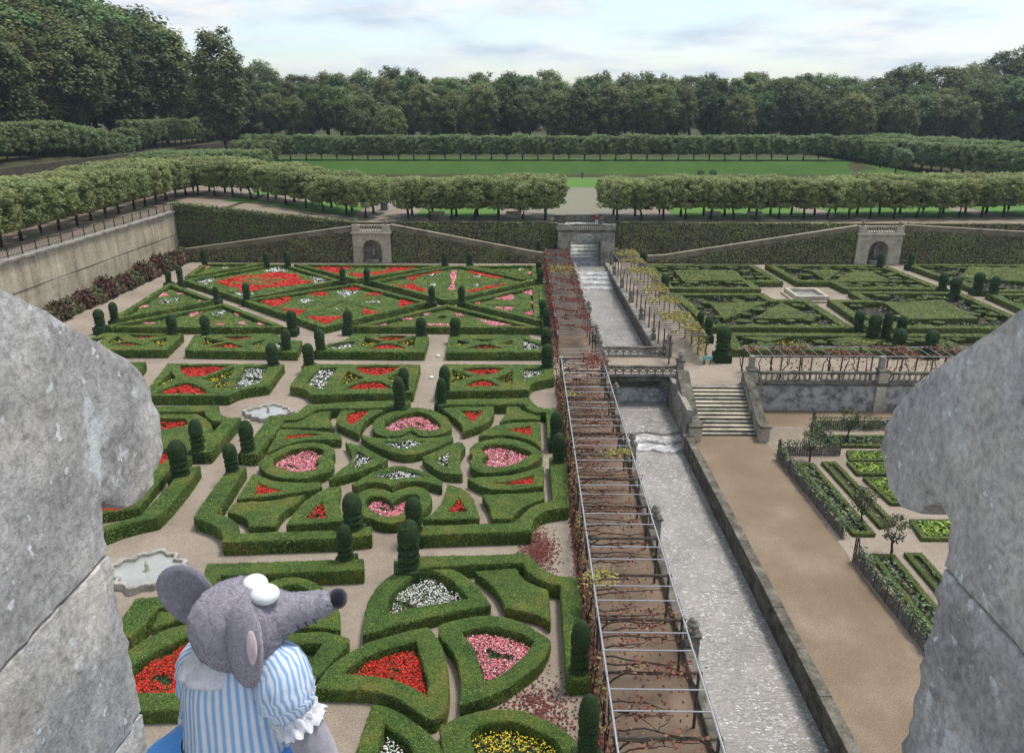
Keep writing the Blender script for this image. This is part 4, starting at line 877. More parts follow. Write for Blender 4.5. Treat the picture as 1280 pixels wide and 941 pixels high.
def hedge(name, outer, holes, z, label, mats, sp=None, dens=1.0, parent=None, cat='hedge', z0=0.0, group=None):
    d = max(22, float(np.mean([p[1] for p in outer]))); sp = sp or min(.42, max(.15, d * .0055))
    O = cr_poly(outer, sp); Hs = [cr_poly(h, sp) for h in holes]
    v, tri, be = region(O, Hs, sp)
    n = len(v); mb = MB()
    zt = z + .018 * wob(np.column_stack([v, np.zeros(n)]), 2.3) + RG.normal(0, .008, n)
    nrm = np.zeros((n, 2)); tv = v[be[:, 1]] - v[be[:, 0]]; en = np.column_stack([tv[:, 1], -tv[:, 0]]); en /= np.linalg.norm(en, axis=1)[:, None] + 1e-9
    np.add.at(nrm, be[:, 0], en); np.add.at(nrm, be[:, 1], en); ln = np.linalg.norm(nrm, axis=1); bi = ln > 0
    nrm[bi] /= ln[bi][:, None]
    zt[bi] -= .02
    top = np.column_stack([v, zt])
    mb.add(top, tri, 0, .5)
    # sides: rows below the rim, slightly swollen and uneven
    rows = [(.985, 0.0), (.93, .022), (.62, .03), (.3, .02), (0, .0)]; idx = -np.ones(n, int); bidx = np.where(bi)[0]; idx[bidx] = np.arange(len(bidx)); nb = len(bidx)
    SV = []
    for k, (fz, off) in enumerate(rows):
        q = v[bidx] + nrm[bidx] * (off + RG.normal(0, .010, (nb, 1)) * (k > 0))
        SV.append(np.column_stack([q, z0 + (zt[bidx] - z0) * fz if k else zt[bidx]]))
    SV = np.concatenate(SV); a, b2 = idx[be[:, 0]], idx[be[:, 1]]
    SF = np.concatenate([np.column_stack([b2 + k * nb, a + k * nb, a + (k + 1) * nb, b2 + (k + 1) * nb]) for k in range(len(rows) - 1)])
    mb.add(SV, SF, 0, .5)
    # leaf cards
    ls = float(np.clip(.0015 * d, .036, .14)); per = .48 * dens / ls ** 2
    A = np.cross(np.c_[v[tri[:, 1]] - v[tri[:, 0]], np.zeros(len(tri))], np.c_[v[tri[:, 2]] - v[tri[:, 0]], np.zeros(len(tri))])[:, 2] * .5; A = np.abs(A)
    nt_ = int(A.sum() * per * 1.9)
    ti = RG.choice(len(tri), nt_, p=A / A.sum()); w = RG.dirichlet((1, 1, 1), nt_); P = (top[tri[ti]] * w[:, :, None]).sum(1); P[:, 2] += RG.uniform(-.012, .12 * ls, nt_)
    N = np.tile([0, 0, 1.0], (nt_, 1))
    el = np.linalg.norm(tv, axis=1); ns = int(el.sum() * (z - z0) * per * .95)
    ei = RG.choice(len(be), ns, p=el / el.sum()); u = RG.uniform(0, 1, ns)[:, None]; q = v[be[ei, 0]] * (1 - u) + v[be[ei, 1]] * u + en[ei] * .03
    P2 = np.column_stack([q, z0 + (z - z0) * RG.uniform(.02, 1, ns)]); N2 = np.column_stack([en[ei], np.full(ns, .25)])
    P = np.concatenate([P, P2]); N = np.concatenate([N, N2]); cv, cf = cards(P, N, ls, .42)
    tt = np.clip(.5 + .25 * wob(P, .9) + .14 * wob(P, 4.3) + RG.normal(0, .13, len(P)), 0, 1)
    mb.add(cv, cf, 1, np.repeat(tt, 4))
    o = mb.obj(name, mats, parent)
    if parent is None: tag(o, label, cat, group)
    return o
FN = dict(red='red', pink='pink', white='white', yellow='yellow')
def flower_bed(poly, colour, label, fill=1.0, hb=.26, edge=.04):
    d = max(22, float(np.mean([p[1] for p in poly]))); sp = min(.5, max(.2, d * .007))
    O = cr_poly(poly, sp); v, tri, be = region(O, [], sp); n = len(v)
    if len(tri) == 0: return
    A = np.abs(np.cross(np.c_[v[tri[:, 1]] - v[tri[:, 0]], np.zeros(len(tri))], np.c_[v[tri[:, 2]] - v[tri[:, 0]], np.zeros(len(tri))])[:, 2]) * .5
    mb = MB(); mb.add(np.column_stack([v, np.full(n, .03) + .01 * wob(np.c_[v, np.zeros(n)], 5)]), tri, 0)
    def samp(k): ti = RG.choice(len(tri), k, p=A / A.sum()); w = RG.dirichlet((1, 1, 1), k); return (v[tri[ti]] * w[:, :, None]).sum(1)
    fs = float(np.clip(.0019 * d, .055, .17)); area = A.sum(); bare = colour == 'soil'
    k = int(area * (.8 if not bare else .25) / fs ** 2) + 3
    q = samp(k); zf = hb * RG.uniform(.25, 1, k) * (.75 + .25 * wob(np.c_[q, np.zeros(k)], 1.3))
    if bare: zf *= .4
    cv, cf = cards(np.column_stack([q, zf]), np.tile([0, 0, 1.], (k, 1)), fs * 1.5, .5); mb.add(cv, cf, 1, rtint(k))
    o = mb.obj('flower_bed', [M_soil, M_foli]); tag(o, label, 'flower bed')
    if bare: return o
    k = int(area * {'red': 1.75, 'pink': 1.75, 'white': .62, 'yellow': .5}[colour] * fill / fs ** 2) + 3
    q = samp(k); den = wob(np.c_[q, np.zeros(k)], 1.7) + .5 * wob(np.c_[q, np.zeros(k)], 4.1); q = q[den > -.85 if colour in ('red', 'pink') else den > -.6]
    if len(q): dd = np.sqrt(np.min(((q[:, None, :] - O[None]) ** 2).sum(-1), 1)); q = q[dd > edge * (1 + .8 * wob(np.c_[q, np.zeros(len(q))], 2.3))]
    k = len(q)
    if k < 3: return o
    z = hb * 1.02 + RG.uniform(.0, .12, k) + .05 * wob(np.c_[q, np.zeros(k)], 1.3)
    # each bloom: a five-sided dish with a raised heart
    c = np.column_stack([q, z]); rr = fs * .5 * RG.uniform(.5, 1.25, k); ang = RG.uniform(0, 6.28, k); tx, ty = RG.normal(0, .35, k), RG.normal(0, .35, k)
    V = [c + np.column_stack([np.zeros(k), np.zeros(k), rr * .35])]
    for j in range(5):
        a = ang + j * 2 * math.pi / 5; ux, uy = np.cos(a) * rr, np.sin(a) * rr; V.append(c + np.column_stack([ux, uy, ux * tx + uy * ty]))
    V = np.stack(V, 1).reshape(-1, 3); base = np.arange(k)[:, None] * 6
    F = np.concatenate([base + np.array([[0, 1 + j, 1 + (j + 1) % 5]]) for j in range(5)])
    fl = MB().add(V, F, 0, np.repeat(RG.uniform(0, 1, k), 6)).obj('blooms', M_fl[colour], o); fl['kind'] = 'stuff'
    return o
def thick(q, w=.17):
    """a thin lens-shaped slot along a polyline"""
    q = np.array(q, float); n = len(q); d = np.gradient(q, axis=0); d /= np.linalg.norm(d, axis=1)[:, None]; nn = np.column_stack([-d[:, 1], d[:, 0]])
    ww = w * np.where((np.arange(n) == 0) | (np.arange(n) == n - 1), .35, 1)[:, None]
    return [(*p, 1) for p in q + nn * ww] + [(*p, 1) for p in (q - nn * ww)[::-1]]
for key, z, label, short, outer, holes, isl in HEDGES:
    mats = [M_hbody, M_hedge]
    if key[0] == 'E' and key != 'Eb':
        ring_in = inset(outer, .55); body = inset(outer, .85)
        hs = [h for c_, p_, h in holes] + [thick(q) for q in SLOTS.get(key, [])]
        o = hedge('clipped_hedge', outer, [ring_in], z, label, mats)
        hedge('inner_hedge', body, hs, .40, None, mats, parent=o)
        for q in isl: hedge('scroll', q, [], .44, None, mats, parent=o)
        g = MB().add([(a, b2, .006) for a, b2, _ in inset(outer, .8)], [tuple(range(len(outer)))]).obj('soil', M_soil, o)
    else:
        o = hedge('clipped_hedge', outer, [h for c_, p_, h in holes], z, label, mats)
    for c_, p_, h in holes:
        if c_ == 'soil': flower_bed(h, 'soil', 'bare earth bed enclosed by ' + short); continue
        w = (p_ + ' ' if p_ else '') + c_ + ' flower bed inside ' + short
        P_ = np.array([q[:2] for q in h]); ar_ = abs(sum(P_[i - 1][0] * P_[i][1] - P_[i][0] * P_[i - 1][1] for i in range(len(P_)))) / 2; small = key[0] in 'BCD' and ar_ < 2.6
        flower_bed(h, c_, w, .55 if (key in ('B16', 'R1c') and c_ == 'red') else .5 if (key[0] == 'R' and c_ == 'yellow') else 1.6 if (key[0] == 'E' and c_ in ('red', 'pink')) else 1.0, 0.33 if key[0] == 'E' else .46 if key[0] == 'R' else .40 if small else .19, .13 if key[0] in 'BD' and not small else .03)

# right-hand (music) garden: olive box compartments with grey perennials
RG_BEDS = [
 ('F1', [(15.81, 99.3, 1), (30.0, 99.3, 1), (30.48, 88.8, 1), (26.8, 88.8, 1), (26.8, 85.0, 1), (16.2, 85.0, 1)], [[(18.96, 95.74, 1), (26.59, 95.86, 1), (26.39, 89.7, 1), (18.91, 89.58, 1)]], 'L-shaped olive hedge compartment beside the yellow pergola, far of the two'),
 ('F2', [(16.3, 82.9, 1), (26.5, 82.9, 1), (26.7, 80.1, 1), (30.4, 80.1, 1), (30.8, 69.0, 1), (17.3, 69.0, 1)], [[(19.61, 78.56, 1), (25.96, 79.37, 1), (19.46, 72.11, 1)], [(27.18, 79.0, 1), (28.6, 72.54, 1), (22.42, 72.46, 1)]], 'olive hedge compartment beside the yellow pergola, near of the two'),
 ('F3', [(31.5, 99.3, 1), (46.8, 99.3, 1), (47.6, 85.3, 1), (36.3, 85.3, 1), (36.0, 88.9, 1), (32.1, 88.9, 1)], [[(36.09, 96.0, 1), (39.9, 96.0, 1), (36.01, 90.2, 1)], [(40.34, 94.58, 1), (43.46, 96.12, 1), (43.69, 89.53, 1), (36.7, 89.42, 1)]], 'olive hedge compartment below the right fountain niche'),
 ('F4', [(36.2, 84.0, 1), (48.4, 84.0, 1), (48.4, 69.0, 1), (32.1, 69.0, 1), (32.4, 80.0, 1), (36.2, 80.0, 1)], [[(38.02, 79.2, 1), (44.82, 80.38, 1), (44.42, 72.81, 1), (37.33, 72.4, 1)]], 'olive hedge compartment right of the stone basin, nearer row'),
 ('F5', [(49.8, 99.9, 1), (70.6, 99.9, 1), (70.6, 84.3, 1), (51.1, 84.3, 1)], [[(57.0, 98, 1), (68, 98, 1), (64.5, 87.5, 1), (52.9, 92, 1)]], 'olive hedge compartment at the far right, beyond the diagonal path'),
 ('F6', [(51, 83.3, 1), (66, 83.3, 1), (66, 68, 1), (50.2, 68, 1)], [[(53, 81, 1), (62, 81, 1), (60, 72, 1)]], 'olive hedge compartment at the right picture edge above the merlon'),
 ('F7', [(18.2, 67.2, 1), (47, 67.2, 1), (47, 62.0, 1), (17.7, 62.0, 1)], [[(19.5, 66, 1), (23.5, 66, 1), (21.5, 64.6, 1)], [(27, 65.4, 1), (29.5, 63.4, 1), (32, 65.4, 1), (29.5, 66.3, 1)], [(33.5, 66, 1), (37.5, 66, 1), (35.5, 64.6, 1)]], 'low olive hedge strip behind the cross pergola with yellow patches')]
for key, outer, cen, label in RG_BEDS:
    mats = [M_rbody, M_rhedge]
    L_ = len(outer) > 4
    ins = inset(outer, .9)
    o = hedge('olive_hedge', outer, [ins], .65, label, mats, group='olive hedge compartments of the right garden')
    MB().add([(a, b2, .008) for a, b2, _ in inset(outer, .85)], [tuple(range(len(outer)))]).obj('soil', M_soil, o)
    for q in cen: hedge('inner_hedge', q, [], .60, None, mats, parent=o)
    # clipped cushions and grey perennials between: rounded blobs
    P = np.array([p[:2] for p in inset(outer, 1.15)]); x0, y0 = P.min(0); x1, y1 = P.max(0); mb = MB(); mb2 = MB(); pts = []
    cen_in = [np.array([p[:2] for p in inset(q, -.35)]) for q in cen]
    for _ in range(900):
        c = np.array([[random.uniform(x0, x1), random.uniform(y0, y1)]])
        if not inside(P, c)[0] or any(inside(q, c)[0] for q in cen_in): continue
        if any((c[0][0] - a) ** 2 + (c[0][1] - b2) ** 2 < ((r_ + .72) * .92) ** 2 for a, b2, r_ in pts): continue
        r_ = random.uniform(.5, 1.0); pts.append((c[0][0], c[0][1], r_))
        grey = random.random() < .38
        if not grey:
            n_ = 9; ph = random.uniform(0, 6)
            poly = [(c[0][0] + r_ * random.uniform(.7, 1.1) * math.cos(ph + k * 6.283 / n_), c[0][1] + r_ * .8 * random.uniform(.7, 1.1) * math.sin(ph + k * 6.283 / n_)) for k in range(n_)]
            hv, hf = prism(poly, 0, random.uniform(.46, .58)); mb.add(hv, hf, 0)
            k = 22; pp = np.column_stack([c[0][0] + RG.normal(0, r_ * .45, k), c[0][1] + RG.normal(0, r_ * .36, k), np.full(k, .55)]); cv, cf = cards(pp, np.tile([0, 0, 1.], (k, 1)), .15, .5); mb.add(cv, cf, 1, rtint(k))
        else:
            k = 46; pp = np.column_stack([c[0][0] + RG.normal(0, r_ * .42, k), c[0][1] + RG.normal(0, r_ * .34, k), RG.uniform(.08, .5, k)]); cv, cf = cards(pp, np.tile([0, 0, 1.], (k, 1)), .2, .8); mb2.add(cv, cf, 0, rtint(k))
    if mb.n: mb.obj('cushions', mats, o)['kind'] = 'stuff'
    if mb2.n: mb2.obj('perennials', M_lav, o)['kind'] = 'stuff'
for i, (x, y, lab) in enumerate([(23.4, 64.3, 'yellow flower patch in the low olive strip, left of the two'), (29.6, 64.6, 'yellow flower patch in the low olive strip, second from the acorn topiary'), (41, 64.5, 'rust coloured flower patch in the low olive strip behind the merlon')]):
    flower_bed([(x - 1.7, y, 1), (x, y - 1.0, 1), (x + 1.7, y, 1), (x, y + .9, 1)], 'yellow', lab, .55, .5)

# ------------------------------------------------------------------ yew topiaries
def topiary_mesh(seed, near):
    """acorn dome on three clipped discs, unit radius 1 and height 1 above the hedge"""
    rs = np.random.default_rng(seed)
    prof = [(.60, -.05)]
    for z0 in (0, .165, .33): prof += [(.50, z0), (.90, z0 + .008), (.99, z0 + .045), (.95, z0 + .085), (.80, z0 + .115), (.55, z0 + .130), (.46, z0 + .140)]
    prof += [(.50, .49), (.93, .50), (1.0, .56), (1.0, .64), (.97, .72), (.88, .81), (.74, .89), (.54, .95), (.30, .985), (.05, 1.0)]
    n = 26 if near else 16; v, f = lathe(prof, n); v = np.array(v)
    q = v * [1, 1, 4]; v[:, :2] *= (1 + .035 * wob(q, 2.1 + seed * .3) + rs.normal(0, .014, len(v)))[:, None]
    mb = MB().add(v, f, 0, .5, True)
    k = 2600 if near else 700; i = rs.integers(0, len(prof) - 1, k * 2); P0 = np.array(prof); u = rs.uniform(0, 1, k * 2)
    r_ = P0[i, 0] * (1 - u) + P0[i + 1, 0] * u; keep = (rs.uniform(0, 1, k * 2) < r_) & (r_ > .62); a = rs.uniform(0, 6.283, k * 2)
    zq = P0[i, 1] * (1 - u) + P0[i + 1, 1] * u; P = np.column_stack([r_ * np.cos(a), r_ * np.sin(a), zq])[keep][:k]
    N = P * [1, 1, .3]; N[:, 2] += np.where(P[:, 2] > .8, (P[:, 2] - .8) * 4, 0)
    cv, cf = cards(P, N, .085 if near else .16, .6, rng=rs); cv[:, 2] = np.repeat(P[:, 2], 4) + (cv[:, 2] - np.repeat(P[:, 2], 4)) * .35
    mb.add(cv, cf, 1, np.repeat(np.clip(rs.normal(.5, .25, len(P)), 0, 1), 4)); return mb.mesh('topiary', [M_tbody, M_top])
TN = [topiary_mesh(s, True) for s in range(5)]; TF = [topiary_mesh(s, False) for s in range(3)]
HP = [cr_poly(h[4], 1.0) for h in HEDGES] + [cr_poly(h[1], 1.0) for h in RG_BEDS]
base_proto = None
for i, (x, y, zt, r_, lab) in enumerate(TOPIARY):
    near = y < 60
    o = link('acorn_topiary', (TN[i % 5] if near else TF[i % 3]), None, (x, y, .70)); r_ *= .93 * random.uniform(.94, 1.04); o.scale = (r_, r_ * random.uniform(.95, 1.05), (zt - .70) * random.uniform(.97, 1.05)); o.rotation_euler = (random.uniform(-.03, .03), random.uniform(-.03, .03), i * 1.3)
    tag(o, lab, 'topiary', 'acorn topiaries of the garden')
    bs = r_ * 1.08
    cx_ = np.array([[x - bs * .7, y - bs * .7], [x + bs * .7, y - bs * .7], [x, y]])
    if not any(inside(h, cx_).all() for h in HP):
        s = max(bs, .45); p = [(-s, -s, 1), (s, -s, 1), (s, s, 1), (-s, s, 1)]
        bo = hedge('plinth', [(a + x, b2 + y, 1) for a, b2, _ in p], [], .71 + (i % 7) * .004, None, [M_tbody, M_top], parent=o, dens=.8)
        bo.matrix_parent_inverse = (__import__('mathutils').Matrix.LocRotScale(o.location, o.rotation_euler, o.scale)).inverted()
# ------------------------------------------------------------------ retaining walls, niches, bridges
def cover(mb, quads, dens, size, mi, depth=.12, tlo=0, thi=1):
    """leaf cards over a list of quads (4 corners)"""
    for q in quads:
        q = np.array(q, float); a = q[1] - q[0]; d = q[3] - q[0]; A = np.linalg.norm(np.cross(a, d)); k = int(A * dens)
        u, w = RG.uniform(0, 1, (2, k, 1)); P = (q[0] * (1 - u) + q[1] * u) * (1 - w) + (q[3] * (1 - u) + q[2] * u) * w
        N = np.cross(a, d); N = N / (np.linalg.norm(N) + 1e-9); P = P + N * RG.uniform(-.02, depth, (k, 1)) + N * depth * .6 * wob(P, .8)[:, None]
        cv, cf = cards(P, np.tile(N, (k, 1)), size, .6); tt = np.clip(.5 + .3 * wob(P, .5) + RG.normal(0, .22, k), tlo, thi); mb.add(cv, cf, mi, np.repeat(tt, 4))
def ivy_wall(label, prof, yf, yb, cat='ivy wall', parent=None, name='ivy_wall', leafm=None):
    """wall with front at yf; prof = [(x, ztop)...], standing from z=0"""
    poly = [(prof[0][0], -.3)] + [(x, z) for x, z in prof] + [(prof[-1][0], -.3)]
    v, f = extr(poly, 'y', yf, yb); mb = MB().add(v, f, 0)
    for (xa, za), (xb, zb) in zip(prof[:-1], prof[1:]):
        n = max(1, int((xb - xa) / 4))
        for k in range(n):
            x0, x1 = xa + (xb - xa) * k / n, xa + (xb - xa) * (k + 1) / n; z0, z1 = za + (zb - za) * k / n, za + (zb - za) * (k + 1) / n
            cover(mb, [[(x0, yf, 0), (x1, yf, 0), (x1, yf, z1), (x0, yf, z0)]], 48, .20, 1, .18)
            cover(mb, [[(x0, yf, z0), (x1, yf, z1), (x1, yb, z1), (x0, yb, z0)]], 36, .2, 1, .16, .35, 1)
    o = mb.obj(name, [M_ivyb, leafm or M_ivy]); tag(o, label, cat)
    return o
def coping(prof, y0, y1, t=.18, parent=None, mat=None):
    poly = [(x, z + .01) for x, z in prof] + [(x, z + t) for x, z in reversed(prof)]
    v, f = extr(poly, 'y', y0, y1); return MB().add(v, f, 0).obj('coping', mat or M_stone, parent)
M_ramp = mat_stone('brown_mossy_masonry', (.20, .17, .115), (.09, .08, .05), (.29, .25, .18), .8)
M_ramp2 = mat_stone('brown_worn_coping', (.27, .235, .17), (.13, .115, .08), (.36, .32, .25), .8)
# back walls (terrace edge) and ramp walls in front of them
o = ivy_wall('tall sloping ivy covered wall below the lime trees, far left', [(-48.2, 7.6), (-36, 6.3), (-23.2, 5.0)], 105.6, 106.6, leafm=M_ivyg)
o = ivy_wall('ivy covered terrace wall between left niche and canal bridge', [(-17.9, 4.95), (4.6, 4.95)], 105.4, 106.4)
o = ivy_wall('ivy covered terrace wall between canal bridge and right niche', [(12.1, 4.95), (44.4, 4.95)], 105.4, 106.4)
o = ivy_wall('ivy covered terrace wall right of the right niche', [(50.5, 4.9), (100, 4.9)], 105.4, 106.4)
for lab, pr in (('ivy clad ramp wall rising from the left corner to the left niche', [(-47.3, 1.0), (-44.9, 1.30), (-23.2, 4.25)]),
                ('ivy clad ramp wall falling from the left niche to the canal', [(-17.9, 4.5), (1.7, .85), (4.4, .6)]),
                ('ivy clad ramp wall rising from the yellow pergola to the right niche', [(15.0, .25), (19.1, .5), (44.4, 4.5)]),
                ('ivy clad ramp wall falling to the right of the right niche', [(50.5, 4.6), (67, 3.7), (100, 1.6)])):
    o = ivy_wall(lab, pr, 103.0, 103.6, 'ramp wall'); coping(pr, 102.95, 103.65, .55, o, M_ramp); coping([(x, z + .56) for x, z in pr], 102.88, 103.72, .12, o, M_ramp2)
    g = [(x, z - .55) for x, z in pr]; v, f = extr([(x, -.2) for x, _ in g[:1]] + g + [(g[-1][0], -.2)], 'y', 103.62, 105.38); MB().add(v, f, 0).obj('ramp_path', M_tpath, o)
# big buff retaining wall on the left with its iron railing
lw = thing('retaining_wall', 'tall buff stone retaining wall along the left side', 'wall')
mb = MB()
ny = 34; nzz = 9; yy = np.linspace(30, 107.4, ny); z_ = np.linspace(0, 6.35, nzz); gy, gz = np.meshgrid(yy, z_)
gxx = -48.0 - gz * .02 + .05 * wob(np.stack([gy * .4, gz, gy * 0], -1).reshape(-1, 3)).reshape(gy.shape)
F = [(j * ny + i + 1, j * ny + i, (j + 1) * ny + i, (j + 1) * ny + i + 1) for j in range(nzz - 1) for i in range(ny - 1)]
F = [tuple(reversed(q)) for q in F]
mb.add(np.stack([gxx, gy, gz], -1).reshape(-1, 3), F, 0); mb.add(*box(-49.2, -48.25, 30, 107.4, -.2, 6.34), 0); mb.obj('wall_face', M_lwall, lw)
k = 0
y = 30.0
while y < 107:
    L = random.uniform(1.7, 2.4); MB().add(*bbox(-49.3, -47.85, y, min(y + L, 107.45) - .02, 6.35, 6.58, .03)).obj('coping_stone', M_stone, lw); y += L
for zc in (3.4,): MB().add(*box(-48.3, -48.02 - zc * .02 + .065, 30, 107.35, zc, zc + .05)).obj('string_joint', M_stone_d, lw)
rl = thing('iron_railing', 'dark iron railing along the top of the left wall', 'railing')
for zr in (6.75, 7.45): MB().add(*tube([(-48.6, 40, zr), (-48.6, 107.3, zr)], .035, 5)).obj('rail', M_iron, rl)
pm = MB().add(*box(-.04, .04, -.04, .04, 0, 1.0)).mesh('post', M_iron)
for y in np.arange(40, 107.4, 2.2): link('post', pm, rl, (-48.6, y, 6.58))
mb = MB()
for y in np.arange(40, 107.3, .22): mb.add(*box(-48.612, -48.588, y - .012, y + .012, 6.75, 7.45))
mb.obj('bars', M_iron, rl)['kind'] = 'stuff'
# reddish shrubs at the foot of the left wall
M_shrub2 = mat_leaf('green_red_shrub_leaf', [(0, (.035, .045, .020)), (.5, (.095, .10, .045)), (.85, (.15, .13, .06)), (1, (.19, .07, .05))], patch=((.17, .06, .045), .52, .66), pscale=.35)
def shrub_mesh(seed):
    rs = np.random.default_rng(seed); k = 1500; P = rs.normal(0, 1, (k, 3)); P /= np.linalg.norm(P, axis=1)[:, None]; P[:, 2] = np.abs(P[:, 2])
    P *= (1 + .22 * wob(P * 3, 1 + seed))[:, None] * rs.uniform(.72, 1.05, (k, 1)); cv, cf = cards(P, P, .16, .6, rng=rs); mb = MB().add(cv, cf, 0, np.repeat(np.clip(rs.normal(.5, .25, k), 0, 1), 4)); return mb.mesh('shrub', M_shrub if seed % 2 else M_shrub2)
SM = [shrub_mesh(s) for s in range(4)]
y = 66; i = 0
while y < 106:
    h = random.uniform(2.0, 2.8) if y > 80 else random.uniform(1.8, 2.5)
    o = link('wall_shrub', SM[i % 4], None, (-46.5 + random.uniform(-.2, .2), y, 0)); w = random.uniform(1.5, 1.9); o.scale = (1.1, w, h * .82); o.rotation_euler[2] = 0
    tag(o, '%s reddish bushy shrub from the near end at the foot of the left wall' % nth(i + 1), 'shrub', 'shrubs along the left wall'); y += w * 1.35; i += 1

def arch_front(x0, x1, z0, z1, ax0, ax1, aspr, r, n=12):
    """front polygon of a wall pierced by an arch"""
    c = (ax0 + ax1) / 2; p = [(x0, z0), (ax0, z0), (ax0, aspr)]
    for k in range(1, n): a = math.pi * (1 - k / n); p.append((c + (ax1 - ax0) / 2 * math.cos(a), aspr + r * math.sin(a)))
    return p + [(ax1, aspr), (ax1, z0), (x1, z0), (x1, z1), (x0, z1)]
def baluster_mesh(h, r, mat, name='baluster'):
    pr = [(r, 0), (r, .06 * h), (.55 * r, .12 * h), (.95 * r, .32 * h), (.75 * r, .5 * h), (.42 * r, .72 * h), (.62 * r, .84 * h), (r, .92 * h), (r, h)]
    return MB().add(*lathe(pr, 8), 0, .5, False).mesh(name, mat)
def vase_mesh(mat, s=1):
    pr = [(.22, 0), (.22, .08), (.10, .14), (.12, .2), (.28, .36), (.34, .52), (.30, .64), (.2, .72), (.24, .78), (.1, .9), (.02, .98)]
    return MB().add(*lathe([(a * s, b2 * s) for a, b2 in pr], 12), 0, .5, True).mesh('finial', mat)
VASE = vase_mesh(M_stone, .72)
def niche(x0, x1, label, yf=102.7):
    t_ = thing('fountain_niche', label, 'niche')
    c = (x0 + x1) / 2; ax0, ax1 = c - 1.32, c + 1.32
    v, f = extr(arch_front(x0, x1, 0, 3.95, ax0, ax1, 1.9, 1.25), 'y', yf, yf + 2.6); MB().add(v, f).obj('stonework', M_ash, t_)
    MB().add(*box(ax0 - .1, ax1 + .1, yf + 1.5, yf + 1.7, 0, 3.3)).obj('back_wall', M_stone, t_)
    for sx0, sx1 in ((x0 - .03, ax0 - .22), (ax1 + .22, x1 + .03)):     # rusticated courses each side
        for k in range(9): MB().add(*bbox(sx0, sx1, yf - .06, yf + .1, .02 + .40 * k, .02 + .40 * k + .36, .02)).obj('stone_course', M_ash, t_)
    MB().add(*bbox(x0 - .18, x1 + .18, yf - .22, yf + 2.7, 3.953, 4.2, .04)).obj('cornice', M_ash, t_)
    for k in (0, 1):
        xa = x0 - .02 if k == 0 else x1 - 1.02
        MB().add(*bbox(xa, xa + 1.04, yf - .05, yf + .5, 4.203, 5.15, .03)).obj('pedestal', M_ash, t_)
        link('finial', VASE, t_, (xa + .52, yf + .22, 5.15))
    MB().add(*box(x0 + 1.02, x1 - 1.02, yf + .05, yf + .4, 4.95, 5.12)).obj('handrail', M_ash, t_)
    MB().add(*box(x0 + 1.02, x1 - 1.02, yf + .05, yf + .4, 4.203, 4.32)).obj('plinth', M_ash, t_)
    bm_ = baluster_mesh(.63, .11, M_ash)
    for xx in np.arange(x0 + 1.25, x1 - 1.1, .34): link('baluster', bm_, t_, (xx, yf + .22, 4.32))
    MB().add(*box(x0 - .1, x1 + .1, yf + 2.72, yf + 2.95, 3.9, 4.96)).obj('back_parapet', M_stone_d, t_)
    MB().add(*lathe([(.9, 0), (.95, .5), (.8, .55), (.75, .42), (.0, .40)], 16, (c, yf + .8, 0)), 0).obj('basin', M_stone, t_)
    MB().add(*lathe([(.1, .3), (.1, .85), (.55, 1.05), (.6, 1.12), (.2, 1.14), (.22, 1.3), (.28, 1.75), (.12, 2.0), (.16, 2.2), (.02, 2.35)], 12, (c, yf + 1.1, 0)), 0, .5, True).obj('statue', M_stone, t_)
niche(-23.1, -18.0, 'pale stone arched fountain niche with balustrade in the left ivy wall')
niche(44.5, 50.4, 'pale stone arched niche with balustrade in the right ivy wall')

# canal bridge at the far end
t_ = thing('canal_bridge', 'grey stone arched bridge over the cascades at the far end of the canal', 'bridge')
v, f = extr(arch_front(4.7, 12.0, -.3, 4.35, 6.0, 10.3, 2.6, 1.5, 14), 'y', 102.4, 105.9); MB().add(v, f).obj('arch', M_stone, t_)
for xa in (4.5, 10.35): MB().add(*bbox(xa, xa + 1.75, 102.2, 102.8, -.2, 4.35, .05)).obj('pier', M_stone, t_)
MB().add(*box(4.4, 12.2, 102.1, 106.0, 4.352, 4.6)).obj('deck', M_stone_d, t_)
for xa in (4.45, 10.4): MB().add(*bbox(xa, xa + 1.75, 102.15, 102.6, 4.603, 5.35, .04)).obj('parapet_block', M_stone, t_)
MB().add(*box(6.2, 10.4, 102.2, 102.5, 5.2, 5.33)).obj('handrail', M_stone_d, t_)
bm_ = baluster_mesh(.6, .1, M_stone)
for xx in np.arange(6.4, 10.35, .27): link('baluster', bm_, t_, (xx, 102.35, 4.6))
for xa in (4.1, 11.0): MB().add(*bbox(xa, xa + 1.6, 106.4, 106.8, 4.9, 6.0, .04)).obj('gate_block', M_stone_d, t_)
for zr in (5.25, 6.0): MB().add(*tube([(5.7, 106.6, zr), (11.0, 106.6, zr)], .04, 5)).obj('iron_rail', M_iron, t_)
for xx in np.arange(5.9, 11.0, .3): MB().add(*box(xx - .02, xx + .02, 106.58, 106.62, 5.0, 6.0)).obj('iron_bar', M_iron, t_)
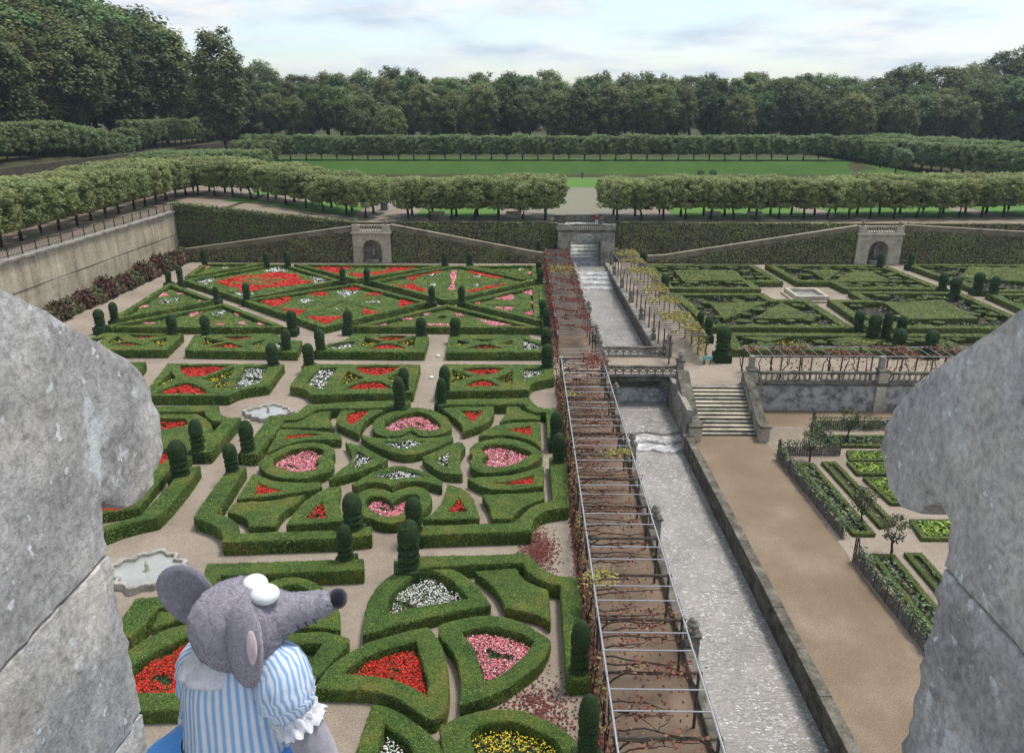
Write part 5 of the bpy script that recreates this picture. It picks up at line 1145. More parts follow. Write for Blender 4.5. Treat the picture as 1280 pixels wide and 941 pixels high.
# walls of the cascade channel behind the bridge, canal side walls
def wall(name, label, pts, mat, cat='wall'):
    """pts: list of boxes"""
    t2 = thing(name, label, cat)
    for nm, b_ in pts: MB().add(*b_).obj(nm, mat, t2)
    return t2
wall('channel_wall', 'stone side wall of the cascade channel left, seen through the bridge arch', [('wall', box(4.6, 5.6, 105.92, 113.2, -1, 4.9))], M_stone)
wall('channel_wall', 'stone side wall of the cascade channel right, seen through the bridge arch', [('wall', box(10.9, 11.9, 105.92, 113.2, -1, 4.9))], M_stone)
wall('channel_wall', 'stone end wall at the head of the cascade channel behind the bridge', [('wall', box(4.9, 11.6, 113.2, 113.7, -1, 4.99))], M_stone)
def slant_wall(x_far, y_far, x_near, y_near, w, z0, z1): return prism([(x_near, y_near), (x_near + w, y_near), (x_far + w, y_far), (x_far, y_far)], z0, z1)
t_ = thing('canal_wall', 'stone wall with pale coping along the right side of the upper canal', 'wall')
MB().add(*slant_wall(10.9, 102.2, 11.45, 62.2, .45, -1.6, -.02)).obj('wall_face', M_stone_d, t_)
n = 20
for k in range(n):
    ya, yb = 62.2 + 40 * k / n, 62.2 + 40 * (k + 1) / n - .03; xa, xb = 11.45 - .55 * k / n, 11.45 - .55 * (k + 1) / n
    MB().add(*prism([(xa - .06, ya), (xa + .52, ya), (xb + .52, yb), (xb - .06, yb)], -.018, .28)).obj('coping_stone', M_stone, t_)
t_ = thing('canal_wall', 'stone wall along the left side of the upper canal under the red pergola', 'wall')
MB().add(*box(6.45, 6.9, 62.2, 102.2, -1.6, -.02)).obj('wall_face', M_stone_d, t_)
for k in range(20): MB().add(*bbox(6.42, 6.95, 62.2 + 2 * k, 64.17 + 2 * k, -.018, .3, .03)).obj('coping_stone', M_stone, t_)
t_ = thing('canal_wall', 'dark mossy wall edging the lower canal along the kitchen garden', 'wall')
NK = 17
for k in range(NK):
    ya, yb = 1.5 + 48.3 * k / NK, 1.5 + 48.3 * (k + 1) / NK; xa, xb = 11.98 - .55 * k / NK, 11.98 - .55 * (k + 1) / NK
    MB().add(*prism([(xa, ya), (xa + .38, ya), (xb + .38, yb), (xb, yb)], -3.5, -1.96)).obj('wall_block', M_stone_d, t_)
    MB().add(*prism([(xa - .05, ya + .015), (xa + .44, ya + .015), (xb + .44, yb - .015), (xb - .05, yb - .015)], -1.957, -1.78 + .02 * random.random())).obj('coping_stone', M_stone_d, t_)
t_ = thing('canal_parapet', 'low grey stone parapet with piers along the lower canal under the pergola', 'parapet')
MB().add(*box(6.35, 6.62, 1.5, 57, -3.5, -.01)).obj('wall_face', M_stone_d, t_)
y = 10.0
while y < 56.5:
    L = min(random.uniform(1.6, 2.2), 57 - y); MB().add(*bbox(6.2, 6.62, y, y + L - .02, -.008, .42, .03)).obj('parapet_stone', M_stone_d, t_); y += L
for yp in (24.6, 33.4, 42.2, 51.0, 66.5, 75.3):
    MB().add(*bbox(6.3, 6.85, yp - .22, yp + .22, -.5, .8, .03)).obj('pier', M_stone, t_); MB().add(*bbox(6.26, 6.89, yp - .28, yp + .28, .803, .92, .03)).obj('pier_cap', M_stone_d, t_); link('finial', VASE, t_, (6.575, yp, .92))
# near bridge with scrolled parapets
t_ = thing('footbridge', 'stone footbridge with two scrolled openwork parapets over the canal', 'bridge')
MB().add(*box(6.5, 12.25, 57.0, 62.2, -.38, -.02)).obj('slab', M_stone, t_)
MB().add(*box(6.4, 12.3, 58.0, 62.2, -3.0, -1.35)).obj('weir_wall', M_ash, t_)
MB().add(*bbox(6.3, 12.2, 56.78, 57.15, -.38, -.12, .03)).obj('fascia', M_stone_d, t_)
arc = MB().add(*tube([(.31 * math.cos(a), 0, .05 + .42 * math.sin(a)) for a in np.linspace(0, math.pi, 9)], .055, 6)).mesh('scroll', M_stone)
arc2 = MB().add(*tube([(.31 * math.cos(a), 0, .52 - .36 * math.sin(a)) for a in np.linspace(0, math.pi, 9)], .05, 6)).mesh('scroll', M_stone)
for yp in (56.98, 62.0):
    MB().add(*bbox(6.5, 12.15, yp - .16, yp + .16, .006, .14, .02)).obj('plinth_rail', M_stone, t_)
    MB().add(*bbox(6.5, 12.15, yp - .17, yp + .17, .70, .86, .03)).obj('top_rail', M_stone_d, t_)
    for k, xx in enumerate(np.arange(6.95, 12.0, .62)):
        link('scroll', arc, t_, (xx, yp, .13)); link('scroll', arc2, t_, (xx, yp, .16))
        MB().add(*box(xx - .34, xx - .28, yp - .08, yp + .08, .141, .699)).obj('upright', M_stone, t_)
    for xx in (6.35, 12.3):
        MB().add(*bbox(xx - .27, xx + .27, yp - .27, yp + .27, 0, 1.25, .03)).obj('pier', M_stone, t_); MB().add(*bbox(xx - .34, xx + .34, yp - .34, yp + .34, 1.253, 1.40, .03)).obj('pier_cap', M_stone_d, t_); link('finial', VASE, t_, (xx, yp, 1.4))
# stairs
t_ = thing('garden_stairs', 'broad weathered stone staircase of thirteen steps down to the kitchen garden', 'stairs')
for k in range(13):
    z1 = -.02 - 2.18 / 13 * k; ya = 54.95 - .352 * (k + 1)
    st = MB().add(*bbox(12.52, 16.68, ya, ya + .42, z1 - .065, z1 - .002 * k, .025)).obj('step', M_ash if k % 3 else M_stone, t_)
    MB().add(*box(12.54, 16.66, ya + .055, 55.08 - .001 * k, -2.4, z1 - .066)).obj('riser', M_stone_d, st)
for xa, xb in ((11.75, 12.5), (16.7, 17.25)):
    pr = [(55.4, -2.4), (55.4, .92), (55.0, .92), (50.2, -1.35), (50.0, -1.35), (50.0, -2.4)]
    v, f = extr([(y_, z1) for y_, z1 in pr], 'x', xa, xb); MB().add(v, f).obj('side_wall', M_stone, t_)
    pr2 = [(55.42, .925), (55.42, 1.06), (54.95, 1.06), (50.1, -1.2), (50.1, -1.345), (55.0, .925)]
    v, f = extr(pr2, 'x', xa - .06, xb + .06); MB().add(v, f).obj('sloping_coping', M_stone_d, t_)
    MB().add(*bbox(xa - .05, xb + .05, 49.35, 50.05, -2.3, -1.15, .03)).obj('pedestal', M_ash, t_); MB().add(*bbox(xa - .14, xb + .14, 49.26, 50.14, -1.147, -1.0, .03)).obj('pedestal_cap', M_stone_d, t_)
# wall of the pool beside the stairs
wall('pool_wall', 'mossy stone wall of the canal pool beside the stairs', [('wall', box(11.5, 11.9, 49.9, 57, -3.5, -.02)), ('wall', box(11.3, 11.98, 49.3, 49.9, -3.5, -1.75))], M_stone)
# retaining wall with balustrade right of the stairs
t_ = thing('balustrade_wall', 'peeling grey retaining wall topped by a balustrade, right of the stairs', 'wall')
MB().add(*box(17.2, 95, 55.3, 55.9, -2.4, -.05)).obj('wall_face', M_peel, t_)
MB().add(*bbox(17.1, 95, 55.1, 55.95, -.047, .16, .03)).obj('plinth', M_stone_d, t_)
MB().add(*bbox(17.1, 95, 55.28, 55.62, .80, .97, .03)).obj('handrail', M_stone_d, t_)
bm_ = baluster_mesh(.64, .10, M_stone)
for xx in np.arange(18.2, 60, .42): link('baluster', bm_, t_, (xx, 55.45, .16))
for xp in (17.5, 27.4, 37.3, 47.2):
    MB().add(*bbox(xp - .35, xp + .35, 55.05, 55.8, .163, 1.05, .03)).obj('pedestal', M_ash, t_); MB().add(*bbox(xp - .42, xp + .42, 54.98, 55.88, 1.053, 1.2, .03)).obj('pedestal_cap', M_stone_d, t_)
    for k in range(5): MB().add(*bbox(xp - .38, xp + .38, 55.12, 55.3, -2.25 + .43 * k, -2.25 + .43 * k + .40, .02)).obj('quoin', M_ash, t_)
# quatrefoil pools and the square basin
M_stone_l = mat_stone('grey_pool_stone', (.36, .34, .29), (.16, .15, .125), (.48, .46, .41), 2.2)
def qpool(cx, cy_, rx, ry, label, h):
    t2 = thing('quatrefoil_pool', label, 'pool')
    def out(s): return [(cx + rx * s * (1 + .10 * math.cos(4 * a) + .085 * math.cos(12 * a)) * math.cos(a), cy_ + ry * s * (1 + .10 * math.cos(4 * a) + .085 * math.cos(12 * a)) * math.sin(a)) for a in np.linspace(0, 2 * math.pi, 64, endpoint=False)]
    n = 64; rings = [(out(1.0), 0), (out(1.0), h), (out(.985), h + .04), (out(.88), h + .04), (out(.86), h), (out(.86), h * .25)]
    v = [(x, y, z) for p, z in rings for x, y in p]; f = [(r * n + i, r * n + (i + 1) % n, r * n + n + (i + 1) % n, r * n + n + i) for r in range(5) for i in range(n)]
    MB().add(v, f).obj('rim', M_stone_l, t2); w = out(.87); MB().add([(x, y, h * .62) for x, y in w], [tuple(range(n))]).obj('water', M_pool, t2)
    MB().add(*lathe([(.16, 0), (.12, h * .7), (.08, h * .7 + .2), (.10, h * .7 + .3), (.02, h * .7 + .5)], 10, (cx, cy_, 0)), 0).obj('spout', M_ash, t2)
qpool(-17.55, 48.5, 1.55, 1.25, 'scalloped stone rimmed pool between the rectangular beds and hearts square', .28)
qpool(-17.0, 29.45, 1.75, 1.4, 'scalloped stone rimmed pool beside the mouse ear', .32)
t_ = thing('square_basin', 'raised square stone basin in the middle of the right garden', 'basin')
def frame(z0, z1, x0, x1, y0, y1, w, nm, mat):
    for b_ in ((x0, x1, y0, y0 + w), (x0, x1, y1 - w, y1), (x0, x0 + w, y0 + w + .004, y1 - w - .004), (x1 - w, x1, y0 + w + .004, y1 - w - .004)): MB().add(*bbox(*b_, z0, z1, .04)).obj(nm, mat, t_)
frame(0, .25, 29.2, 33.4, 80.9, 85.7, .7, 'step_stone', M_ash); frame(.253, .72, 29.5, 33.1, 81.2, 85.4, .4, 'rim_stone', M_ash)
MB().add([(29.8, 81.5, .35), (32.8, 81.5, .35), (32.8, 85.1, .35), (29.8, 85.1, .35)], [(0, 1, 2, 3)]).obj('water', M_pool, t_)
# ------------------------------------------------------------------ trees
def crown_mesh(name, mat, seed, n_cl, n_leaf, leaf, shape, inner=.55):
    """leaf clumps scattered through a crown volume; shape(p unit)->scaled point"""
    rs = np.random.default_rng(seed); mb = MB()
    C = rs.normal(0, 1, (n_cl, 3)); C /= np.linalg.norm(C, axis=1)[:, None]; C *= rs.uniform(inner, 1, (n_cl, 1)) ** .6
    for c in C:
        p = shape(c, rs); r_ = rs.uniform(.75, 1.25) * shape.r
        k = int(n_leaf * rs.uniform(.6, 1.3)); q = rs.normal(0, 1, (k, 3)); q /= np.linalg.norm(q, axis=1)[:, None]; q *= r_ * rs.uniform(.45, 1.05, (k, 1)); q[:, 2] *= .72
        P = p + q; cv, cf = cards(P, q + np.array([0, 0, 1.0 * r_]), leaf, .45, rng=rs)
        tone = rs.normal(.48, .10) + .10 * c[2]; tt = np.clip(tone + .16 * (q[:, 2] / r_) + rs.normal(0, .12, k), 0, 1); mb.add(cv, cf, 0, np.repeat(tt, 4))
    return mb.mesh(name, mat)
class Shape:
    def __init__(s, rx, ry, h, zc, power, r, lump=.2): s.rx, s.ry, s.h, s.zc, s.pw, s.r, s.lump = rx, ry, h, zc, power, r, lump
    def __call__(s, c, rs):
        m = np.abs(c).max() if s.pw == 'box' else 1
        d = c / (m ** .8 if s.pw == 'box' else 1) * (.93 if s.pw == 'box' else 1)
        k = 1 + rs.uniform(-s.lump, s.lump)
        return np.array([d[0] * s.rx * k, d[1] * s.ry * k, s.zc + d[2] * s.h * (1 if s.pw == 'box' else k)])
def trunk_mesh(name, h, r0, r1, seed, limbs=5, spread=1.5, ztop=2.0):
    rs = np.random.default_rng(seed); mb = MB(); p = [(0, 0, -.3), (.02, 0, h * .3), (rs.normal(0, .08), rs.normal(0, .08), h * .7), (rs.normal(0, .1), rs.normal(0, .1), h)]
    mb.add(*tube(p, [r0 * 1.25, r0, (r0 + r1) / 2, r1], 7), 0, .5, True); e = np.array(p[-1])
    for k in range(limbs):
        a = k * 6.283 / limbs + rs.uniform(-.4, .4); s0 = np.array(p[2]) + (e - np.array(p[2])) * rs.uniform(0, .9)
        tip = s0 + np.array([math.cos(a) * spread, math.sin(a) * spread, ztop * rs.uniform(.6, 1.1)]); mid = (s0 + tip) / 2 + np.array([0, 0, -.15 * spread])
        mb.add(*tube([s0, mid, tip], [r1 * .7, r1 * .5, r1 * .18], 5), 0, .5, True)
    return mb.mesh(name, M_bark)
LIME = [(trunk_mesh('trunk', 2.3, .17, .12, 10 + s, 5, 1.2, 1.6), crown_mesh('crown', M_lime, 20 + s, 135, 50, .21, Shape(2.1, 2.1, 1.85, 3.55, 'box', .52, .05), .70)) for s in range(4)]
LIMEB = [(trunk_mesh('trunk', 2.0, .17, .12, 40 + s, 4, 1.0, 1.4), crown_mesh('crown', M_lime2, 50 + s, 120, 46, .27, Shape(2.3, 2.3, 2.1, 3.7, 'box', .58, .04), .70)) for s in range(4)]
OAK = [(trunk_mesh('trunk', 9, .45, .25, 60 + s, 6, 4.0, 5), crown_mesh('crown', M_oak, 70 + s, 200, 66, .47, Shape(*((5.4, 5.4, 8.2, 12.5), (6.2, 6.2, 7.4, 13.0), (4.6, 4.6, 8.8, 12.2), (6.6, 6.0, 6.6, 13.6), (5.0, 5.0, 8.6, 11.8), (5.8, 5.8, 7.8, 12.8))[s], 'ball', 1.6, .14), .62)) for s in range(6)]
PEAR = [(trunk_mesh('trunk', 1.0, .07, .05, 80 + s, 6, .45, 1.0), crown_mesh('crown', mat_leaf('pear_leaf', [(0, (.04, .05, .025)), (.5, (.095, .11, .05)), (1, (.19, .19, .09))]) if s == 0 else MATS['pear_leaf'], 90 + s, 34, 24, .10, Shape(.62, .62, .75, 1.65, 'ball', .24, .2), .35)) for s in range(2)]
def tree(kind, i, x, y, z, s, label, group, name='lime_tree', cat='tree', sz=None):
    tm, cm = kind[i % len(kind)]; o = thing(name, label, cat, (x, y, z), random.uniform(0, 6.28), group); o.scale = (s, s, sz or s)
    link('trunk', tm, o); link('crown', cm, o); return o
tz = lambda x, y: float(terrain_z(np.array(x), np.array(y)))
# left terrace: double row above the buff wall
i = 0
for col, (xx, ph) in enumerate(((-53.6, 0), (-60.0, 1.6))):
    for kk, y in enumerate(np.arange(130 - ph, 70, -3.75)):
        x = xx - .028 * (y - 70) + random.uniform(-.2, .2); tree(LIME, i, x, y, tz(x, y), random.uniform(1.0, 1.12), '%s clipped lime from the far end of the %s row on the left terrace' % (nth(kk + 1), 'front' if col == 0 else 'back'), 'lime trees of the left terrace'); i += 1
# oblique row sloping down to the left niche (double)
for col, off in enumerate((0, 4.6)):
    for k in range(10):
        u = k / 9; x = -53.5 + 31 * u + random.uniform(-.2, .2); y = 127.5 - 17.5 * u + off + random.uniform(-.3, .3); tree(LIME, i, x, y, tz(x, y), random.uniform(.98, 1.1), '%s clipped lime from the left in the %s slanting row above the left ivy bank' % (nth(k + 1), 'front' if col == 0 else 'back'), 'lime trees slanting down to the left niche'); i += 1
for grp, xs_, in (('left of the canal', np.arange(-16.6, 4.0, 3.25)), ('right of the canal', np.arange(13.0, 92, 3.3))):
    for col, off in enumerate((0, 4.4)):
        for kk, x in enumerate(xs_):
            y = 108.6 + off + max(0, x - 20) * .08 + random.uniform(-.3, .3); tree(LIME, i, x + random.uniform(-.25, .25), y, tz(x, y), random.uniform(.95, 1.1), '%s clipped lime from the left in the %s terrace row %s' % (nth(kk + 1), 'front' if col == 0 else 'back', grp), 'terrace lime trees ' + grp); i += 1
# far rows: behind the bank, on both sides
for kk, x in enumerate(np.arange(-56, 92, 3.7)):
    y = 189 + random.uniform(-.3, .3); o = tree(LIMEB, i, x, y, tz(x, y), random.uniform(.92, 1.02), '%s dense clipped lime from the left in the long row beyond the green bank' % nth(kk + 1), 'lime row beyond the bank'); o.rotation_euler[2] = (i % 4) * math.pi / 2; o.scale[1] *= 1.25; i += 1
for col, off in enumerate((0, 5)):
    for kk, y in enumerate(np.arange(262, 146, -4.1)):
        x = 101 - (y - 160) * .085 + off; tree(LIMEB, i, x, y, tz(x, y), random.uniform(1.16, 1.26) + .12 * col, '%s dense clipped lime from the far end of the %s row right of the lawns' % (nth(kk + 1), ('inner', 'outer')[col]), 'lime rows right of the lawns'); i += 1
for col, off in enumerate((0, 5)):
    for kk, y in enumerate(np.arange(186, 134, -4.1)):
        x = -62 - off + (y - 130) * .05; tree(LIMEB, i, x, y, tz(x, y), random.uniform(.95, 1.05), '%s dense clipped lime from the far end of the %s row left of the lawns' % (nth(kk + 1), ('inner', 'outer')[col]), 'lime rows left of the lawns'); i += 1
# upper left terrace wall and row
wall('terrace_wall', 'low dark wall of the upper terrace below its lime row, far left', [('wall', box(-87.2, -86.0, 100, 246, 5.5, 10.5))], M_ivyb)
for kk, y in enumerate(np.arange(246, 122, -3.6)):
    x = -91.0; tree(LIMEB, i, x, y, tz(x, y) - .3, random.uniform(1.12, 1.2), '%s clipped lime from the far end of the upper left terrace row' % nth(kk + 1), 'lime row of the upper left terrace'); i += 1
# the wood
FT = [0]
def oak(x, y, s, zone, sz=None):
    FT[0] += 1; tree(OAK, FT[0] * 7 + int(x), x, y, tz(x, y) - .4, s, 'tall dark broadleaf tree in the dense wood ' + zone, 'trees of the wood ' + zone, 'forest_tree', 'tree', sz)
rf = random.Random(5)
for rank in range(3):                                              # behind the far lime row
    for x in np.arange(-105, 190, 7.6):
        y = 232 + rank * 15 + rf.uniform(-4, 4) + .0008 * (x - 20) ** 2
        s = rf.uniform(.76, .93) + .09 * rank + max(0, x - 60) * .0018 - .03; oak(x + rf.uniform(-2.5, 2.5), y, s, 'behind the far lime rows')
for rank in range(3):                                              # steep wood on the left
    for y in np.arange(108, 222, 7.2):
        x = -106 - rank * 10 + rf.uniform(-2.5, 2.5) + max(0, y - 170) * .25; s = 1.20 + rank * .20 + rf.uniform(-.1, .12) + max(0, y - 150) * .0032; oak(x, y + rf.uniform(-2, 2), s, 'on the left slope')
for rank in range(2):                                              # right flank
    for y in np.arange(150, 262, 8.5):
        x = 150 + rank * 12 + rf.uniform(-3, 3) + (262 - y) * .2; oak(x, y, rf.uniform(.95, 1.15) + rank * .15, 'on the right flank')
o = tree(OAK, 2, -77, 204, tz(-77, 204), 1.30, 'tall dark spreading tree standing out above the end of the left wood', 'landmark trees', 'forest_tree', sz=1.42)
for k, (x, y, s, lab) in enumerate([(-44, 213, .62, 'lower rounded green tree just behind the far lime row, left of centre'), (-36, 214, .66, 'broad rounded green tree just behind the far lime row'), (-22, 216, .72, 'brownish autumn tree behind the far lime row')]): tree(OAK, k, x, y, tz(x, y) - 1.5, s, lab, 'front trees of the wood', 'forest_tree')
# pear trees of the kitchen garden
for k, (x, y, s, lab) in enumerate([(22.8, 49.6, 1.05, 'thin round pear tree nearest the peeling wall'), (19.0, 46.2, .92, 'thin pale pear tree at the corner trellis'), (19.1, 38.1, 1.0, 'bare branched pear tree in the striped bed beside the merlon'), (19.3, 34.9, .98, 'round leafy pear tree at the head of the lower bed')]):
    tree(PEAR, k, x, y, -2.2, s, lab, 'pear trees of the kitchen garden', 'pear_tree')
# ------------------------------------------------------------------ pergolas and vines
def vine(name, label, segs, leaf_pts, leaf_mat, leaf=.13, tlo=0, thi=1):
    t2 = thing(name, label, 'vine'); mb = MB()
    for p, r_ in segs: mb.add(*tube(p, r_, 5), 0, .5, True)
    if mb.n: mb.obj('branches', M_vinewood, t2)['kind'] = 'stuff'
    P = np.array(leaf_pts)
    if len(P): cv, cf = cards(P, np.tile([0, 0, 1.], (len(P), 1)), leaf, .7); o2 = MB().add(cv, cf, 0, rtint(len(P), tlo, thi)).obj('leaves', leaf_mat, t2); o2['kind'] = 'stuff'
    return t2
def wander(a, b2, n, amp, rs):
    a, b2 = np.array(a, float), np.array(b2, float); u = np.linspace(0, 1, n)[:, None]; p = a + (b2 - a) * u; off = np.cumsum(rs.normal(0, amp, (n, 3)), 0); off -= u * off[-1]; off[:, 2] *= .35; return p + off
XL, XR, ZP = 2.80, 5.88, 2.40
rs = np.random.default_rng(3)
t_ = thing('pergola', 'long open steel and timber pergola along the lower canal', 'pergola')
for xx in (XL, XR): MB().add(*tube([(xx, 12.0, ZP), (xx, 54.6, ZP)], .038, 6)).obj('long_rail', M_steel, t_)
bars = []; beams = np.arange(15.12, 55, 2.8)
barm = MB().add(*tube([(XL, 0, 0), (XR, 0, 0)], .024, 6)).mesh('cross_bar', M_steel)
for yb in beams:
    MB().add(*tube(wander((XL - .1, yb, ZP - .12), (XR + .12, yb, ZP - .12), 6, .012, rs), .06, 6)).obj('timber_beam', M_wood, t_)
    for xx in (XL, XR):
        MB().add(*tube([(xx, yb, -.05), (xx, yb, ZP - .06)], .055, 6)).obj('post', M_wood, t_)
        sg = 1 if xx == XL else -1; MB().add(*tube([(xx, yb, ZP - .75), (xx + sg * .25, yb, ZP - .4), (xx + sg * .6, yb, ZP - .15)], .035, 5)).obj('brace', M_wood, t_)
    for k in (1, 2): link('cross_bar', barm, t_, (0, yb + .933 * k, ZP + .03))
segs = []; lp = []
for yb in np.arange(16, 54, .42):
    dens = .45 if yb < 20 else (.55 if yb < 27 else 1.0)
    if 20.5 < yb < 24: dens = 1.0
    if rs.random() < dens:
        x1 = rs.uniform(4.0, 6.0); p = wander((XL, yb, ZP - .02), (x1, yb + rs.uniform(-.5, .5), ZP - .02), 9, .07, rs); segs.append((p, [.034, .032, .03, .027, .024, .021, .017, .013, .008])); j0 = int(rs.integers(2, 6)); segs.append((wander(p[j0], p[j0] + np.array([rs.uniform(.4, 1.0), rs.uniform(-.9, .9), 0]), 6, .06, rs), [.02, .018, .016, .013, .01, .006]))
        for q in p[2:]:
            for _ in range(int(rs.poisson(5 if yb > 30 else 7 if 20.5 < yb < 24 else 2.5))): lp.append(q + rs.normal(0, (.22, .2, .05)))
    if yb % 2.8 < .42: segs.append((wander((XL - .12, yb, 0), (XL, yb, ZP), 7, .05, rs), [.05, .045, .04, .038, .035, .03, .028]))
vine('red_grape_vine', 'bare brown vine stems with thin red leaves over the lower pergola', segs, lp, M_vred, .115)
lp = []
for c in ((5.3, 37.6, 150), (4.6, 37.3, 60), (3.2, 26.2, 130), (3.0, 25.6, 60), (5.4, 37.9, 60), (3.1, 46.5, 60), (4.6, 16.0, 90)): lp += list(np.array([c[0], c[1], ZP]) + rs.normal(0, (.38, .22, .06), (c[2], 3)))
vine('yellow_vine_tufts', 'yellow green leaf tufts scattered over the lower pergola', [], lp, M_vyel, .12, .3, 1)
# climbing autumn leaves on the garden side of the pergola
k = 4200; yv = rs.uniform(14, 56, k); lp = np.column_stack([XL - .12 + rs.normal(0, .09, k), yv, np.abs(rs.uniform(.05, 2.42, k))]); lp = lp[wob(lp * [0, 1, 1], 1.1) + .4 * wob(lp * [0, 1, 1], 3) > .02]
segs = [(wander((XL - .15, y, 0), (XL - .08, y + rs.uniform(-.5, .5), 2.4), 7, .07, rs), [.035, .033, .03, .028, .024, .02, .015]) for y in np.arange(15, 56, 1.4)]
vine('side_creeper', 'orange and red creeper climbing the garden side of the pergola', segs, lp, M_vmix, .12)
# upper pergola (red vine) and right pergola (yellow vine)
def slat_pergola(label, y0, y1, xl0, xl1, xr0, xr1, step, rail):
    t2 = thing('pergola', label, 'pergola'); xl = lambda y: xl0 + (xl1 - xl0) * (y - y0) / (y1 - y0); xr = lambda y: xr0 + (xr1 - xr0) * (y - y0) / (y1 - y0)
    for fx in (xl, xr): MB().add(*tube([(fx(y0), y0, ZP), (fx(y1), y1, ZP)], .045, 6)).obj('long_rail', rail, t2)
    for y in np.arange(y0, y1, step): MB().add(*box(xl(y) - .08, xr(y) + .08, y - .045, y + .045, ZP + .04, ZP + .10)).obj('slat', M_slat, t2)
    for y in np.arange(y0, y1 + .1, 2.5):
        for fx in (xl, xr): MB().add(*box(fx(y) - .05, fx(y) + .05, y - .05, y + .05, 0, ZP - .02)).obj('post', M_wood, t2)
    return t2
slat_pergola('slatted pergola covered in red vine along the upper canal, left bank', 60.2, 99.8, 2.82, 2.72, 5.9, 5.75, .62, M_steel)
k = 8200; y = rs.uniform(60.3, 99.6, k); lp = np.column_stack([rs.uniform(2.7, 5.9, k), y, ZP + .12 + rs.normal(0, .05, k)])
d = wob(lp * [1, 1, 0], .8) + .6 * wob(lp * [1, 1, 0], 2.2); lp = lp[(d > .22) | ((lp[:, 0] < 2.95) & (d > -.5))]
side = np.column_stack([2.62 + rs.normal(0, .10, 1500), rs.uniform(58, 100, 1500), rs.uniform(0, 2.4, 1500)])
vine('red_vine', 'dense dark red vine over the slatted pergola', [], np.concatenate([lp, side]), M_vred, .17, 0, .8)
k = 500; lp = np.column_stack([rs.uniform(2.9, 5.6, k), rs.normal(86.5, 1.1, k), ZP + .15 + rs.normal(0, .06, k)]); vine('ochre_vine', 'small ochre vine patch on the red pergola', [], lp, M_vyel, .17, 0, .6)
lp = rs.normal((5.1, 53.3, ZP + .1), (.5, .8, .12), (420, 3)); vine('crimson_vine', 'bright crimson vine clump at the far end of the lower pergola', [], lp, M_vred, .14, .25, .85)
slat_pergola('slatted pergola with yellow vine along the upper canal, right bank', 60.0, 100.3, 12.0, 11.4, 14.95, 14.15, .72, M_steel)
k = 8500; y = rs.uniform(60.2, 100, k); xa = 12.0 - .6 * (y - 60) / 40; lp = np.column_stack([xa + rs.uniform(.2, 3.0, k) ** 1.0, y, ZP + .13 + rs.normal(0, .05, k)])
d = wob(lp * [1, 1, 0], .55) + .6 * wob(lp * [1, 1, 0], 1.9); lp = lp[d > .05]
side = np.column_stack([14.95 + rs.normal(0, .12, 700), rs.uniform(60, 68, 700), rs.uniform(.2, 2.4, 700)])
vine('yellow_vine', 'bright yellow vine over the right bank slatted pergola', [], np.concatenate([lp, side]), M_vyel, .17)
# parapet piers with finials along the right bank
for kk, y in enumerate((66, 73, 80, 87, 94)):
    t2 = thing('stone_pier', '%s small stone pier with finial from the footbridge along the yellow pergola' % nth(kk + 1), 'pier', (11.45 - .55 * (y - 62.2) / 40 + .25, y, .28), 0, 'stone piers along the right canal bank'); MB().add(*bbox(-.22, .22, -.22, .22, -.3, .55, .03)).obj('shaft', M_stone, t2); link('finial', VASE, t2, (0, 0, .55))
# cross pergola above the balustrade, right
t_ = thing('pergola', 'low cross pergola with rusty vine above the balustrade', 'pergola')
for y, z in ((55.75, 2.1), (58.2, 2.1)): MB().add(*tube([(17.4, y, z), (62, y, z)], .032, 6)).obj('long_rail', M_steel, t_)
for xx in np.arange(17.4, 62, .85): MB().add(*tube([(xx, 55.7, 2.14), (xx, 58.25, 2.14)], .02, 5)).obj('cross_bar', M_steel, t_)
for xx in np.arange(17.5, 62, 2.3):
    for y in (55.95, 58.2): MB().add(*tube([(xx, y, 0), (xx + .02, y, 2.08)], .06, 6)).obj('post', M_stone_d if y < 57 else M_wood, t_)
for xx in (17.5, 27.4, 37.3): MB().add(*bbox(xx - .2, xx + .2, 55.6, 56.0, 1.2, 2.1, .03)).obj('pillar', M_stone, t_)
segs = []; lp = []
for xx in np.arange(17.6, 50, .9):
    segs.append((wander((xx, 56.6, 0), (xx + rs.uniform(-.8, .8), 56.8 + rs.uniform(-.6, .9), 2.12), 7, .11, rs), [.05, .05, .045, .04, .035, .03, .02])); segs.append((wander((xx, 56.3, 1.9), (xx + rs.uniform(-1.5, 1.5), 57.8, 2.15), 7, .09, rs), [.03, .03, .025, .02, .02, .015, .01]))
k = 9500; lp = np.column_stack([rs.uniform(17.5, 60, k), rs.uniform(55.7, 58.3, k), np.where(rs.random(k) < .72, 2.15 + rs.normal(0, .07, k), rs.uniform(.4, 2.1, k))]); lp = lp[wob(lp, .9) > -.15]
vine('rusty_vine', 'gnarled vine with rusty red leaves on the cross pergola', segs, lp, M_vmix, .15, 0, .55)

